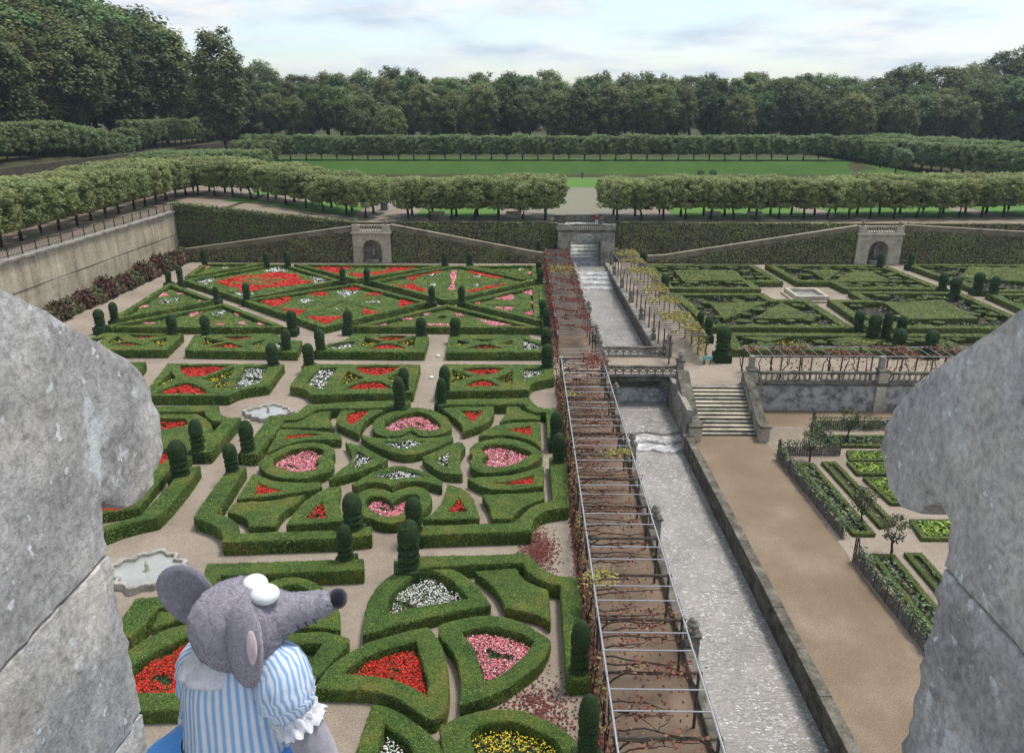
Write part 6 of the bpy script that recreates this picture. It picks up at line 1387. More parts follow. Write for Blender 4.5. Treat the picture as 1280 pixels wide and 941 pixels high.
# ------------------------------------------------------------------ kitchen garden
def edged_bed(label, pts, plant, kmat, dens, hh=.28, lf=.16):
    p = [(a, b2, 1) for a, b2 in pts]; inn = inset(p, .26)
    o = hedge('box_edging', p, [inn], -1.95, label, [M_rbody, M_rhedge], sp=.16, z0=-2.2, cat='vegetable bed')
    sp_ = inset(p, .2); MB().add([(a, b2, -2.15) for a, b2, _ in sp_], [tuple(range(len(sp_)))]).obj('soil', M_soil, o)
    P = np.array([q[:2] for q in inset(p, .32)]); x0, y0 = P.min(0); x1, y1 = P.max(0); k = int((x1 - x0) * (y1 - y0) * dens); g = np.column_stack([RG.uniform(x0, x1, k), RG.uniform(y0, y1, k)]); g = g[inside(P, g)]
    if plant == 'rows': g = g[(np.floor(g[:, 0] / .3) % 1 == 0) & (np.abs(((g[:, 0] - x0) / .42) % 1 - .5) < .3)]
    if len(g) == 0: return o
    zz_ = -2.12 + hh * RG.uniform(.15, 1, len(g)) * (.7 + .3 * wob(np.c_[g, np.zeros(len(g))], 3)); cv, cf = cards(np.column_stack([g, zz_]), np.tile([0, 0, 1.], (len(g), 1)), lf, .7); q = MB().add(cv, cf, 0, rtint(len(g))).obj('crop', kmat, o); q['kind'] = 'stuff'
    return o
edged_bed('long box edged bed of silvery leeks beside the espalier fence', [(17.9, 45.6), (19.05, 45.6), (19.3, 36.8), (18.1, 36.8)], 'rows', M_veg, 150)
edged_bed('long box edged bed of dark bare soil, second from the fence', [(19.65, 45.8), (20.6, 45.8), (20.95, 38.0), (19.9, 37.6)], 'rows', M_veg, 8)
edged_bed('bright yellow green salad bed, larger and farther', [(22.0, 47.6), (26.0, 47.6), (26.0, 46.1), (21.6, 46.1)], 'fill', M_salad, 130, .34)
edged_bed('bright yellow green salad bed, nearer', [(21.3, 45.8), (26.0, 45.8), (25.5, 44.1), (21.3, 44.1)], 'fill', M_salad, 130, .34)
edged_bed('triangular bed of bright green carrot tops beside the merlon', [(21.45, 43.6), (25.0, 43.6), (23.6, 40.3), (21.7, 40.3)], 'fill', M_salad, 130, .3)
edged_bed('box edged bed of grey green crops along the back trellis', [(21.9, 50.2), (29, 50.2), (29, 48.4), (21.9, 48.4)], 'rows', M_veg, 120)
edged_bed('small bed of green cabbages in the notch under the right merlon', [(21.9, 38.4), (24.5, 38.4), (24.5, 36.4), (21.6, 36.4)], 'fill', M_salad, 110, .36, .2)
edged_bed('lower box edged bed of young leeks beside the second fence', [(18.15, 34.8), (19.4, 34.8), (19.4, 26.5), (18.2, 26.5)], 'rows', M_veg, 110)
edged_bed('lower box edged bed of dark soil next to the right merlon', [(20.0, 34.95), (20.9, 34.95), (20.9, 28.5), (20.0, 28.5)], 'rows', M_veg, 8)
def trellis(label, a, b2, hh=.95, arch=None):
    """low espalier fence of boards, posts and trained leafy boughs"""
    t2 = thing('espalier_fence', label, 'fence'); a, b2 = np.array(a, float), np.array(b2, float); L = np.linalg.norm(b2 - a); d = (b2 - a) / L; nn = np.array([-d[1], d[0]])
    k = max(2, int(L / 1.1))
    for j in range(k + 1):
        p = a + d * L * j / k; MB().add(*tube([(*p, -2.25), (*p, -2.2 + hh)], .035, 5)).obj('post', M_wood, t2)
    nb = max(2, int(L / .16))
    pl = MB().add(*box(-.065, .065, -.012, .012, 0, hh * .62)).mesh('board', M_slat)
    for j in range(nb): p = a + d * L * (j + .5) / nb; o2 = link('board', pl, t2, (p[0], p[1], -2.2 + random.uniform(0, .04))); o2.rotation_euler[2] = math.atan2(d[1], d[0])
    for zr in (.35, .66, .92): MB().add(*tube([(*(a - d * .02), -2.2 + hh * zr), (*(b2 + d * .02), -2.2 + hh * zr)], .02, 5)).obj('rail', M_wood, t2)
    m_ = int(L * 260); u = RG.uniform(0, L, m_); off = RG.normal(0, .13, m_) + .18; z = -2.2 + RG.uniform(.12, hh + .12, m_); P = np.column_stack([a[0] + d[0] * u - nn[0] * off * trellis.side, a[1] + d[1] * u - nn[1] * off * trellis.side, z])
    P = P[wob(P, 2.1) > -.45]; cv, cf = cards(P, np.tile([0, 0, 1.], (len(P), 1)), .11, .8); q = MB().add(cv, cf, 0, rtint(len(P))).obj('trained_leaves', M_veg, t2); q['kind'] = 'stuff'
    if arch:
        p = a if arch == 1 else b2; e = d if arch == 1 else -d
        for sgn in (0, .1): MB().add(*tube([(*(p + nn * sgn), -2.2), (*(p + nn * sgn), -.75)], .04, 5)).obj('tall_post', M_wood, t2)
        s_ = [(*(p + e * (.15 + .42 * u_)), -.8 - .55 * u_ + .28 * math.sin(u_ * 5)) for u_ in np.linspace(0, 1, 9)]; MB().add(*tube(s_, .035, 5)).obj('curled_brace', M_wood, t2)
    return t2
trellis.side = -1
trellis('long espalier board fence along the kitchen garden walk, with tall curled corner post', (17.0, 46.6), (17.4, 36.6), arch=1)
trellis('nearer espalier board fence along the kitchen garden walk', (17.12, 34.4), (17.5, 24.0), arch=1)
trellis('short espalier fence at the head of the leek bed', (17.3, 47.2), (21.4, 47.2))
trellis.side = 1
trellis('slanting espalier fence beside the back bed with curled corner post', (20.95, 51.4), (21.5, 47.6), arch=1)
trellis('back espalier fence parallel to the peeling wall', (21.3, 51.8), (32, 51.9))
t2 = thing('rope', 'thin pale rope hanging across the gap between the two espalier fences', 'rope'); MB().add(*tube([(17.4, 36.6, -1.35), (17.32, 36.0, -1.72), (17.25, 35.3, -1.85), (17.12, 34.4, -1.4)], .014, 5)).obj('cord', M_ash, t2)

# ------------------------------------------------------------------ fallen leaves, sign, floor lights, planters
def litter(name, label, n, fn):
    P = np.array([fn() for _ in range(n)]); P = np.column_stack([P, np.full(len(P), .02) + RG.uniform(0, .03, len(P))]); cv, cf = cards(P, np.tile([0, 0, 1.], (len(P), 1)), .085, .18)
    o = MB().add(cv, cf, 0, rtint(len(P))).obj(name, M_dead); tag(o, label, 'leaves', kind='stuff')
litter('fallen_leaves', 'drift of dark red fallen leaves on the path at the hearts square corner', 1500, lambda: (random.gauss(.75, .42), random.gauss(31.6, 1.0)))
litter('fallen_leaves', 'dark red fallen leaves under the nearest hedge bend', 900, lambda: (random.gauss(.6, .7) + .0, random.gauss(21.3, .8)))
litter('fallen_leaves', 'scattered red leaves along the garden side of the pergola', 5200, lambda: (2.62 + random.gauss(0, .14), random.uniform(13, 56)))
litter('fallen_leaves', 'thin scatter of leaves on the pergola path', 700, lambda: (random.uniform(2.9, 5.9), random.uniform(14, 55)))
M_teal = mat_plain('teal_sign_paint', (.18, .42, .36), .5, 0, .4, .08)
t2 = thing('sign_board', 'pale teal sign board on two short legs beside the largest topiary', 'sign', (15.1, 59.85, 0), .05)
MB().add(*bbox(-.42, .42, -.03, .03, .45, .78, .02)).obj('panel', M_teal, t2)
for xx in (-.3, .3): MB().add(*box(xx - .03, xx + .03, .035, .08, 0, .74)).obj('leg', M_wood, t2)
M_glass = mat_plain('pale_lamp_glass', (.62, .76, .76), .3, 0, .5, .05)
for k, (x, y, lab) in enumerate(((-7.25, 61.8, 'small pale round floor light on the central path, farther one'), (-7.19, 56.3, 'small pale round floor light on the central path, nearer one'))):
    t2 = thing('floor_light', lab, 'light', (x, y, 0)); MB().add(*lathe([(.28, 0), (.28, .04), (.22, .06), (.0, .06)], 16), 0).obj('rim', M_stone, t2); MB().add(*lathe([(.2, .055), (.18, .09), (.08, .12), (.0, .125)], 16), 0, .5, True).obj('lens', M_glass, t2)
M_planter = mat_plain('grey_green_planter', (.18, .24, .24), .6)
for k, (x, y, lab) in enumerate(((-21.5, 119, 'square grey planter with a round clipped bush beyond the left niche'), (37.5, 168, 'square planter with a clipped bush at the lawn corner, far right, left one'), (40.2, 168.5, 'square planter with a clipped bush at the lawn corner, far right, right one'))):
    t2 = thing('planter', lab, 'planter', (x, y, tz(x, y))); MB().add(*bbox(-.55, .55, -.55, .55, 0, 1.0, .05)).obj('tub', M_planter, t2)
    P = RG.normal(0, 1, (500, 3)); P /= np.linalg.norm(P, axis=1)[:, None]; cv, cf = cards(P * .75 + [0, 0, 1.65], P, .2, .5); MB().add(cv, cf, 0, rtint(500)).obj('bush', M_top, t2)
# benches on the terrace
for k, (x, y) in enumerate(((-12.5, 110.6), (-1.5, 110.6), (27, 111), (33, 111.2))):
    t2 = thing('bench', ('pale bench under the terrace limes left of the canal, ' if k < 2 else 'pale bench under the terrace limes right of the canal, ') + ('left one' if k % 2 == 0 else 'right one'), 'bench', (x, y, tz(x, y)))
    MB().add(*box(-1.1, 1.1, -.25, .25, .42, .48)).obj('seat', M_ash, t2); MB().add(*box(-1.1, 1.1, .22, .27, .52, .95)).obj('backrest', M_ash, t2)
    for xx in (-.95, .95): MB().add(*box(xx - .05, xx + .05, -.22, .26, 0, .419)).obj('leg', M_ash, t2)

# ------------------------------------------------------------------ people
def person(label, loc, rz, top, trousers, hair=(.03, .02, .015)):
    """standing figure: skinned skeleton for body and head in one surface"""
    o = thing('person', label, 'person', loc, rz)
    J = [(0, 0, .93), (0, .01, 1.15), (0, 0, 1.40), (0, -.01, 1.50), (0, -.02, 1.58), (0, -.02, 1.70),
         (.18, 0, 1.40), (.24, .02, 1.13), (.23, -.06, .88), (.22, -.08, .78), (-.18, 0, 1.40), (-.24, .02, 1.13), (-.23, -.06, .88), (-.22, -.08, .78),
         (.10, 0, .88), (.11, -.02, .48), (.11, .02, .09), (.12, -.13, .04), (-.10, 0, .88), (-.11, -.01, .48), (-.11, .03, .09), (-.12, -.12, .04)]
    E_ = [(0, 1), (1, 2), (2, 3), (3, 4), (4, 5), (2, 6), (6, 7), (7, 8), (8, 9), (2, 10), (10, 11), (11, 12), (12, 13), (0, 14), (14, 15), (15, 16), (16, 17), (0, 18), (18, 19), (19, 20), (20, 21)]
    rr = [.15, .15, .16, .06, .09, .085, .07, .05, .04, .035, .07, .05, .04, .035, .10, .07, .05, .04, .10, .07, .05, .04]
    me = bpy.data.meshes.new('body'); me.from_pydata(J, E_, []); b = link('body', me, o); md = b.modifiers.new('skin', 'SKIN'); b.modifiers.new('sub', 'SUBSURF').levels = 1; b.modifiers['sub'].render_levels = 1
    for i_, r_ in enumerate(rr): me.skin_vertices[0].data[i_].radius = (r_, r_)
    me.skin_vertices[0].data[0].use_root = True
    mm, t, bb = new_mat('clothes_' + label.split()[1]); g = nd(t, 'ShaderNodeTexCoord'); sp_ = nd(t, 'ShaderNodeSeparateXYZ'); t.links.new(g.outputs['Object'], sp_.inputs[0])
    mr = nd(t, 'ShaderNodeMath', operation='MULTIPLY', ins={1: .5}); t.links.new(sp_.outputs[2], mr.inputs[0]); r = nd(t, 'ShaderNodeValToRGB'); r.color_ramp.interpolation = 'CONSTANT'; e = r.color_ramp.elements
    cols = [(0, (.02, .02, .02)), (.05, trousers), (.46, top), (.73, (.45, .28, .20)), (.81, hair)]
    while len(e) < len(cols): e.new(.5)
    for q, (p_, c_) in zip(e, cols): q.position = p_; q.color = (*c_, 1)
    t.links.new(mr.outputs[0], r.inputs[0]); t.links.new(r.outputs[0], bb.inputs['Base Color']); setb(bb, .8, .2); me.materials.append(mm)
person('person in red top and white trousers standing on the far canal bridge', (9.85, 105.2, 4.6), 3.0, (.30, .03, .03), (.65, .65, .64))
person('person in dark blue clothes walking on the far lawn path', (12.8, 174.5, tz(12.8, 174.5)), .8, (.04, .06, .16), (.03, .035, .05))
# ------------------------------------------------------------------ the parapet of the tower: merlons and sill
def stone_block(name, prof, x0, x1, parent, seed, outline_round=.012):
    """(y,z) profile extruded along x into a rough block with a grid on its end faces"""
    P = np.array(prof); n0 = len(P)
    # resample the outline
    out_ = []
    for i in range(n0):
        a, b2 = P[i], P[(i + 1) % n0]; L = np.linalg.norm(b2 - a); k = max(1, int(L / .018)); out_ += [a + (b2 - a) * j / k for j in range(k)]
    O = np.array(out_); v, tri, be = region(O, [], .022, .3)
    c = v.mean(0); mb = MB(); n = len(v); xs_ = (x0, x1)
    end = x1 if abs(x1) < abs(x0) else x0; far = x0 if end == x1 else x1; s = 1 if end > far else -1
    order = np.argsort; bidx = np.unique(be)
    cy_, cz_ = v[:, 0], v[:, 1]
    disp = .0022 * wob(np.column_stack([cy_, cz_, cy_ * 0 + seed]), 26) + .0028 * wob(np.column_stack([cy_ + 3, cz_, cy_ * 0 + seed]), 75) + RG.normal(0, .0006, n)
    isb = np.zeros(n, bool); isb[bidx] = True
    xe = end + s * (disp - isb * .004)
    face = np.column_stack([xe, cy_, cz_]); mb.add(face, tri if s > 0 else tri[:, ::-1], 0, .5, True)
    # sides: rings going back from the end face
    en = np.zeros((n, 2)); tv = v[be[:, 1]] - v[be[:, 0]]; e1 = np.column_stack([tv[:, 1], -tv[:, 0]]); e1 /= np.linalg.norm(e1, axis=1)[:, None]
    np.add.at(en, be[:, 0], e1); np.add.at(en, be[:, 1], e1); ln = np.linalg.norm(en, axis=1); en[ln > 0] /= ln[ln > 0][:, None]
    idx = -np.ones(n, int); idx[bidx] = np.arange(len(bidx)); nb = len(bidx); steps = [0, .006, .02, .05, .1, .17, .26, .4, .6, abs(far - end)]
    SV = []
    for k, d_ in enumerate(steps):
        q = v[bidx] + en[bidx] * (0 if k == 0 else (.002 + .0004 * wob(np.column_stack([v[bidx], np.full(nb, end - s * d_ + seed)]), 31)[:, None] + .0012 * wob(np.column_stack([v[bidx], np.full(nb, end - s * d_ + seed)]), 95)[:, None]))
        xq = xe[bidx] if k == 0 else np.full(nb, end - s * d_ - s * .004)
        SV.append(np.column_stack([xq, q]))
    SV = np.concatenate(SV); a, b2 = idx[be[:, 0]], idx[be[:, 1]]
    SF = np.concatenate([np.column_stack([b2 + k * nb, a + k * nb, a + (k + 1) * nb, b2 + (k + 1) * nb]) for k in range(len(steps) - 1)])
    if s < 0: SF = SF[:, ::-1]
    mb.add(SV, SF, 0, .5, True)
    o = mb.obj(name, M_merlon, parent); return o
def merlon(label, prof_cope, wall_y, x0, x1, zj1, zj2, seed):
    t2 = thing('merlon', label, 'merlon', (0, 0, 0))
    Z = 20.0
    stone_block('coping_stone', [(y, Z + z) for y, z in prof_cope], x0, x1, t2, seed)
    yb = .18
    stone_block('wall_stone', [(yb, Z + zj1 - .006), (wall_y, Z + zj1 - .006), (wall_y + .003, Z + zj2 + .003), (yb, Z + zj2 + .003)][::-1], x0, x1, t2, seed + 2)
    stone_block('wall_stone', [(yb, Z + zj2 - .004), (wall_y + .002, Z + zj2 - .004), (wall_y + .004, Z - 1.45), (yb, Z - 1.45)][::-1], x0, x1, t2, seed + 5)
    end = x1 if abs(x1) < abs(x0) else x0; s = 1 if end == x1 else -1
    a_, b_ = sorted((end - s * .007, x0 if end == x1 else x1))
    MB().add(*box(a_, b_, yb + .01, wall_y - .012, Z - 1.44, Z + zj1 + .02)).obj('mortar', M_mortar, t2)
PL = [(.20, -.611), (.957, -.611), (.955, -.565), (.964, -.533), (.989, -.553), (1.019, -.573), (1.066, -.586), (1.108, -.580), (1.142, -.556), (1.160, -.50), (1.150, -.43), (1.125, -.390), (1.098, -.363), (1.001, -.297), (.926, -.244), (.849, -.194), (.60, -.02), (.52, .0), (.20, -.2)]
PR = [(.20, -.617), (.948, -.617), (.952, -.550), (.990, -.538), (1.010, -.552), (1.038, -.583), (1.085, -.600), (1.136, -.592), (1.173, -.556), (1.180, -.50), (1.165, -.465), (1.135, -.426), (1.061, -.356), (.980, -.291), (.901, -.224), (.62, -.02), (.54, .0), (.20, -.2)]
merlon('big weathered grey stone merlon filling the left edge of the picture', PL, .953, -1.7, -.60, -.612, -.905, 1.0)
merlon('big lichen spotted grey stone merlon at the right edge of the picture', PR, .948, .60, 1.7, -.618, -1.04, 7.0)
t2 = thing('parapet_sill', 'stone sill between the two merlons, just below the picture', 'sill'); MB().add(*bbox(-.598, .598, .15, .955, 18.2, 18.965, .02)).obj('sill_stone', M_merlon, t2)
t2 = thing('tower_wall', 'stone wall of the tower below the parapet', 'wall'); MB().add(*box(-4, 4, .12, .90, -2.5, 18.19)).obj('wall_face', M_merlon, t2)
t2 = thing('tower_floor', 'stone walkway behind the parapet', 'floor'); t2['kind'] = 'structure'; MB().add(*box(-4, 4, -3, .11, 18.0, 18.3)).obj('floor_slab', M_merlon, t2)

# ------------------------------------------------------------------ plush mouse standing on the sill
def mat_plush(name, col):
    m, t, b = new_mat(name); g = nd(t, 'ShaderNodeTexCoord'); c = ramp(t, noise(t, 120, 4, .7, g.outputs['Object']), [(.3, tuple(x * .78 for x in col)), (.7, tuple(min(1, x * 1.12) for x in col))])
    c = mixc(t, .6, c, ramp(t, noise(t, 22, 4, .6, g.outputs['Object']), [(.3, (.86, .86, .87)), (.7, (1.06, 1.06, 1.06))]), 'MULTIPLY')
    t.links.new(c, b.inputs['Base Color']); setb(b, .95, .1); b.inputs['Sheen Weight'].default_value = .5; b.inputs['Sheen Roughness'].default_value = .45; bump(t, b, noise(t, 420, 4, .7, g.outputs['Object']), .55, .003); return m
M_fur = mat_plush('grey_plush', (.345, .325, .375)); M_pinkf = mat_plush('pale_pink_felt', (.60, .47, .50)); M_nose = mat_plush('black_nose_felt', (.012, .012, .022)); M_lace = mat_plush('white_lace', (.74, .75, .80))
m, t, b = new_mat('white_eye_plastic'); b.inputs['Base Color'].default_value = (.80, .84, .86, 1); setb(b, .3, .5); M_eye = m
m, t, b = new_mat('blue_satin'); t.links.new(ramp(t, noise(t, 9), [(.3, (.055, .26, .66)), (.7, (.085, .34, .78))]), b.inputs['Base Color']); setb(b, .5, .4); M_blue = m
m, t, b = new_mat('striped_cotton')
at = nd(t, 'ShaderNodeAttribute', attribute_name='tint'); ml = nd(t, 'ShaderNodeMath', operation='MULTIPLY', ins={1: 2 * math.pi}); t.links.new(at.outputs['Fac'], ml.inputs[0]); sn = nd(t, 'ShaderNodeMath', operation='SINE'); t.links.new(ml.outputs[0], sn.inputs[0])
mp_ = nd(t, 'ShaderNodeMapRange', ins={1: -.7, 2: .5}); t.links.new(sn.outputs[0], mp_.inputs[0])
c = mixc(t, mp_.outputs[0], (.25, .42, .66), (.66, .71, .79)); g = nd(t, 'ShaderNodeTexCoord'); c = mixc(t, .5, c, ramp(t, noise(t, 60, 4, .6, g.outputs['Object']), [(.3, (.85,) * 3), (.7, (1.05,) * 3)]), 'MULTIPLY')
t.links.new(c, b.inputs['Base Color']); setb(b, .85, .2); bump(t, b, noise(t, 45, 3, .5, g.outputs['Object']), .35, .006); M_stripe = m
mo = thing('plush_mouse', 'grey plush toy mouse in blue striped dress standing on the parapet', 'plush toy', (-.385, .80, 18.965))
Lc = lambda x, y, z: (x + .385, y - .80, z + 20 - 18.965)       # camera-relative metres to the toy's own frame
def smooth_tube(pts, rad, n=20, mat=None, name='x', parent=None, tint=None, sq=1.0):
    v, f = tube(pts, rad, n); mb = MB().add(v, f, 0, .5 if tint is None else tint, True); return mb.obj(name, mat, parent)
def spl(cps, n=24):
    C = np.array(cps, float); k = len(C); out_ = []
    for j in range(n):
        u = j / (n - 1) * (k - 1); i_ = min(int(u), k - 2); w = u - i_; p0, p1, p2, p3 = C[max(i_ - 1, 0)], C[i_], C[i_ + 1], C[min(i_ + 2, k - 1)]
        out_.append(.5 * (2 * p1 + (-p0 + p2) * w + (2 * p0 - 5 * p1 + 4 * p2 - p3) * w * w + (-p0 + 3 * p1 - 3 * p2 + p3) * w ** 3))
    return np.array(out_)
# head and snout: one surface swept along the axis from nape to nose
ax = spl([(-.409, .800, -.641, .004), (-.404, .800, -.637, .026), (-.390, .800, -.629, .046), (-.370, .800, -.620, .056), (-.346, .801, -.613, .0575), (-.325, .804, -.609, .049), (-.309, .808, -.606, .033), (-.294, .812, -.605, .0245), (-.270, .818, -.601, .0195), (-.252, .822, -.598, .0155), (-.243, .824, -.596, .0120)], 46)
hp = [Lc(*p[:3]) for p in ax]; v, f = tube(hp, list(ax[:, 3]), 30); v = np.array(v); v += .0007 * np.random.default_rng(4).normal(0, 1, v.shape)
head = MB().add(v, f, 0, .5, True).obj('head', M_fur, mo)
MB().add(*ellip(Lc(-.237, .825, -.594), (.0132, .0130, .0132), 20, 14), 0, .5, True).obj('nose', M_nose, head)
MB().add(*ellip(Lc(-.336, .812, -.566), (.0165, .017, .0130), 22, 14), 0, .5, True).obj('eye', M_eye, head)
MB().add(*ellip(Lc(-.317, .793, -.566), (.0180, .017, .0115), 22, 14), 0, .5, True).obj('eye', M_eye, head)
# whisker stitches
for k in range(3): MB().add(*tube([Lc(-.281 + .009 * k, .7915 + .0042 * k, -.611 + .002 * k), Lc(-.278 + .009 * k, .793 + .0042 * k, -.618 + .002 * k)], .0011, 5)).obj('stitch', M_nose, head)
def nap(o, n, ln=.0021, seed=0):
    """short plush fibres over an existing part"""
    me = o.data; rs_ = np.random.default_rng(seed); V = np.empty(len(me.vertices) * 3, np.float32); me.vertices.foreach_get('co', V); V = V.reshape(-1, 3).astype(float)
    me.calc_loop_triangles(); T_ = np.empty(len(me.loop_triangles) * 3, np.int32); me.loop_triangles.foreach_get('vertices', T_); T_ = T_.reshape(-1, 3)
    A = np.cross(V[T_[:, 1]] - V[T_[:, 0]], V[T_[:, 2]] - V[T_[:, 0]]); ar = np.linalg.norm(A, axis=1); N = A / (ar[:, None] + 1e-12); c0 = V.mean(0)
    i_ = rs_.choice(len(T_), n, p=ar / ar.sum()); w = rs_.dirichlet((1, 1, 1), n); P = (V[T_[i_]] * w[:, :, None]).sum(1); Nn = N[i_]; sg = np.sign(((P - c0) * Nn).sum(1)); Nn = Nn * np.where(sg == 0, 1, sg)[:, None]
    d = Nn + rs_.normal(0, .55, (n, 3)) + np.array([.25, 0, -.35]); d /= np.linalg.norm(d, axis=1)[:, None]; sd = np.cross(d, rs_.normal(0, 1, (n, 3))); sd /= np.linalg.norm(sd, axis=1)[:, None]
    L_ = ln * rs_.uniform(.5, 1.2, (n, 1)); Q = np.stack([P - sd * .00028, P + sd * .00028, P + d * L_], 1).reshape(-1, 3)
    q = MB().add(Q, np.arange(3 * n).reshape(n, 3), 0).obj('plush_nap', M_fur, o); q['kind'] = 'stuff'
def ear(name, c, u, w, nrm, a, b_, th, cup, parent):
    """cupped felt ear: disc with axes u (length a) and w (width b_) and thickness th"""
    c, u, w, nrm = [np.array(q, float) for q in (c, u, w, nrm)]; u /= np.linalg.norm(u); w -= u * (w @ u); w /= np.linalg.norm(w); nn = np.cross(u, w); nn = nn * np.sign(nn @ nrm)
    nu, nv = 28, 10; V = []; F = []
    for side in (1, -1):
        for j in range(nv + 1):
            r_ = j / nv
            for k in range(nu):
                t3 = 6.2832 * k / nu; p = c + u * a * r_ * math.cos(t3) * (1 - .12 * math.cos(t3) * 0) + w * b_ * r_ * math.sin(t3) * (1 + .12 * math.cos(t3)) + nn * (cup * r_ * r_ + side * th * math.sqrt(max(0, 1 - r_ ** 4)))
                V.append(p)
    for s_ in (0, 1):
        o0 = s_ * (nv + 1) * nu
        for j in range(nv):
            for k in range(nu):
                q = (o0 + j * nu + k, o0 + j * nu + (k + 1) % nu, o0 + (j + 1) * nu + (k + 1) % nu, o0 + (j + 1) * nu + k); F.append(q if s_ else tuple(reversed(q)))
    return MB().add(V, F, 0, .5, True).obj(name, M_fur, parent)
e1 = ear('ear', Lc(-.430, .835, -.594), (-.45, 0, 1), (1, .15, .45), (.2, -1, 0), .049, .033, .0085, .012, head)
e2 = ear('ear', Lc(-.333, .738, -.600), (.02, .16, 1), (.72, -.75, 0), (-.8, -.6, 0), .056, .034, .0115, -.010, head)
v, f = ellip((0, 0, 0), (.0058, .006, .0235), 16, 12); q = Lc(-.309, .7155, -.583); MB().add([(a + q[0] + .05 * c_, b2 + q[1], c_ + q[2]) for a, b2, c_ in v], f, 0, .5, True).obj('ear_lining', M_pinkf, e2)
nap(head, 42000, .0021, 1); nap(e1, 14000, .0018, 2); nap(e2, 14000, .0018, 3)
# dress: bodice with stripes, skirt, collar, sleeves
def garment(name, rings, n, mat, parent, stripes, fold=0, nf=11, ruff=0):
    V = []; T_ = []; F = []
    m_ = len(rings)
    for j, (cx, cy_, cz, rx, ry) in enumerate(rings):
        for k in range(n):
            t3 = 6.2832 * k / n; fo = 1 + fold * (j / (m_ - 1)) * (math.sin(nf * t3 + .6 * math.sin(3 * t3) + .12 * j) + .45 * math.sin(17 * t3 + 1.3 * math.sin(.35 * j))) + ruff * math.sin(23 * t3 + j)
            V.append((cx + rx * fo * math.cos(t3), cy_ + ry * fo * math.sin(t3), cz + fold * .02 * math.sin(nf * t3 + 1))); T_.append(stripes * k / n + .05 * math.sin(4 * t3 + j * .4))
    for j in range(m_ - 1):
        for k in range(n): F.append((j * n + k, j * n + (k + 1) % n, (j + 1) * n + (k + 1) % n, (j + 1) * n + k))
    F.append(tuple(range((m_ - 1) * n, m_ * n)))
    # open seam: repeat the stripe value cleanly
    return MB().add(V, F, 0, np.array(T_), True).obj(name, mat, parent)
def rings(lst, k=14): return [tuple(Lc(*p[:3])) + (p[3], p[4]) for p in spl(lst, k)]
garment('bodice', rings([(-.369, .802, -.650, .030, .030), (-.373, .802, -.668, .052, .044), (-.375, .802, -.700, .062, .052), (-.375, .800, -.743, .066, .056), (-.376, .800, -.789, .071, .060), (-.378, .800, -.828, .078, .066)], 22), 160, M_stripe, mo, 38, .03, 9)
garment('skirt', rings([(-.379, .800, -.795, .074, .062), (-.384, .800, -.818, .108, .085), (-.388, .800, -.845, .132, .100), (-.390, .800, -.92, .142, .108), (-.390, .800, -1.005, .144, .110)], 16), 72, M_blue, mo, 0, .03, 13)
garment('collar', rings([(-.378, .798, -.652, .034, .032), (-.384, .794, -.664, .043, .037), (-.390, .790, -.676, .046, .040)], 6), 96, M_lace, mo, 0, .035, 9)
garment('hem_lace', rings([(-.379, .800, -.812, .080, .070), (-.381, .800, -.830, .086, .075)], 5), 110, M_lace, mo, 0, .06, 29)
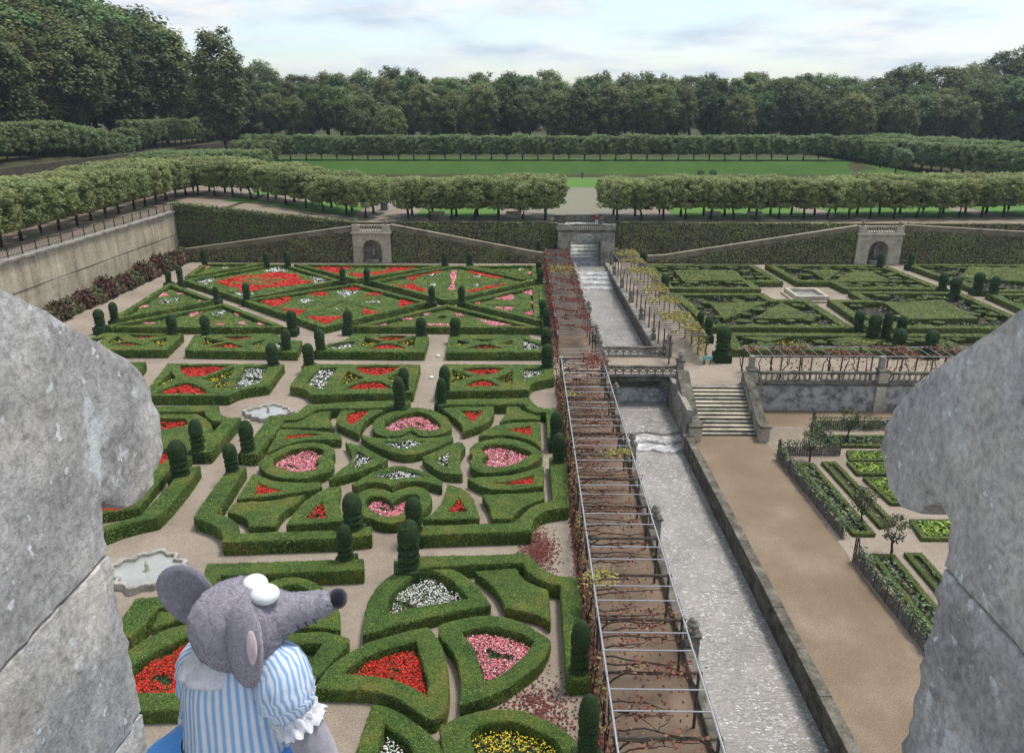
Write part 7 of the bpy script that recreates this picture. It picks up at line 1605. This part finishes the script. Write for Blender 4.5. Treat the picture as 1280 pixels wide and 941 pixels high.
def sleeve(sx, nm, P, cuffm):
    c = spl(P, 16); V, F = tube([Lc(*p[:3]) for p in c], list(c[:, 3]), 40); V = np.array(V); n = 40; T_ = np.tile(np.arange(n) / n * 28, 16)
    r3 = np.random.default_rng(8); V += .0015 * np.repeat(r3.normal(0, 1, (16, 1, 3)), n, 1).reshape(-1, 3) + .0022 * wob(V, 150)[:, None]
    o = MB().add(V, F, 0, T_, True).obj('sleeve', M_stripe, mo)
    e = c[-1]; d_ = c[-1][:3] - c[-3][:3]; d_ /= np.linalg.norm(d_); k2 = 64; V = []; F = []
    a1 = np.cross(d_, (0, 1, 0)); a1 /= np.linalg.norm(a1); b1 = np.cross(d_, a1)
    for j, (off, rr_) in enumerate(((-.010, .026), (-.004, .029), (.003, .027), (.010, .031), (.015, .033))):
        for k in range(k2):
            t3 = 6.2832 * k / k2; fo = 1 + .09 * math.sin(13 * t3 + j * .9) + .05 * math.sin(29 * t3); q = e[:3] + d_ * (off + .003 * math.sin(17 * t3)) + (a1 * math.cos(t3) + b1 * math.sin(t3)) * rr_ * fo; V.append(Lc(*q))
    for j in range(4):
        for k in range(k2): F.append((j * k2 + k, j * k2 + (k + 1) % k2, (j + 1) * k2 + (k + 1) % k2, (j + 1) * k2 + k))
    MB().add(V, F, 0, .5, True).obj('lace_cuff', M_lace, o)
    arm = spl([tuple(e[:3] - d_ * .02) + (.024,), tuple(e[:3] + d_ * .03) + (.025,), tuple(e[:3] + d_ * .065 + np.array((0, 0, -.012))) + (.023,), tuple(e[:3] + d_ * .085 + np.array((0, 0, -.026))) + (.012,)], 10)
    V, F = tube([Lc(*p[:3]) for p in arm], list(arm[:, 3]), 18); MB().add(V, F, 0, .5, True).obj('arm', M_fur, mo)
sleeve(1, 'sleeve', [(-.340, .792, -.662, .020), (-.320, .784, -.660, .031), (-.304, .777, -.672, .037), (-.297, .772, -.695, .036), (-.292, .769, -.714, .030), (-.286, .767, -.727, .025)], None)
sleeve(-1, 'sleeve', [(-.410, .830, -.690, .022), (-.426, .840, -.700, .032), (-.434, .845, -.727, .036), (-.440, .848, -.764, .033), (-.446, .85, -.800, .028)], None)
for sx in (-.05, .05):
    MB().add(*ellip((sx, -.03, .028), (.034, .055, .028), 20, 12), 0, .5, True).obj('foot', M_fur, mo); MB().add(*tube([(sx, 0, .03), (sx, 0, .12), (sx * .9, 0, .2)], [.024, .026, .028], 14), 0, .5, True).obj('leg', M_fur, mo)

# ------------------------------------------------------------------ thin autumn haze over the valley
hz = MB().add(*box(-905, 905, -65, 1505, -6, 75)).obj('haze', None)
hz.data.materials.clear(); m = bpy.data.materials.new('haze_air'); m.use_nodes = True; t = m.node_tree; t.nodes.remove(t.nodes['Principled BSDF'])
pv = nd(t, 'ShaderNodeVolumePrincipled', ins={'Color': (.72, .86, 1, 1), 'Density': .00018, 'Anisotropy': .2}); t.links.new(pv.outputs[0], t.nodes['Material Output'].inputs['Volume'])
hz.data.materials.append(m); tag(hz, 'thin pale haze over the garden and wood', 'haze', kind='stuff')
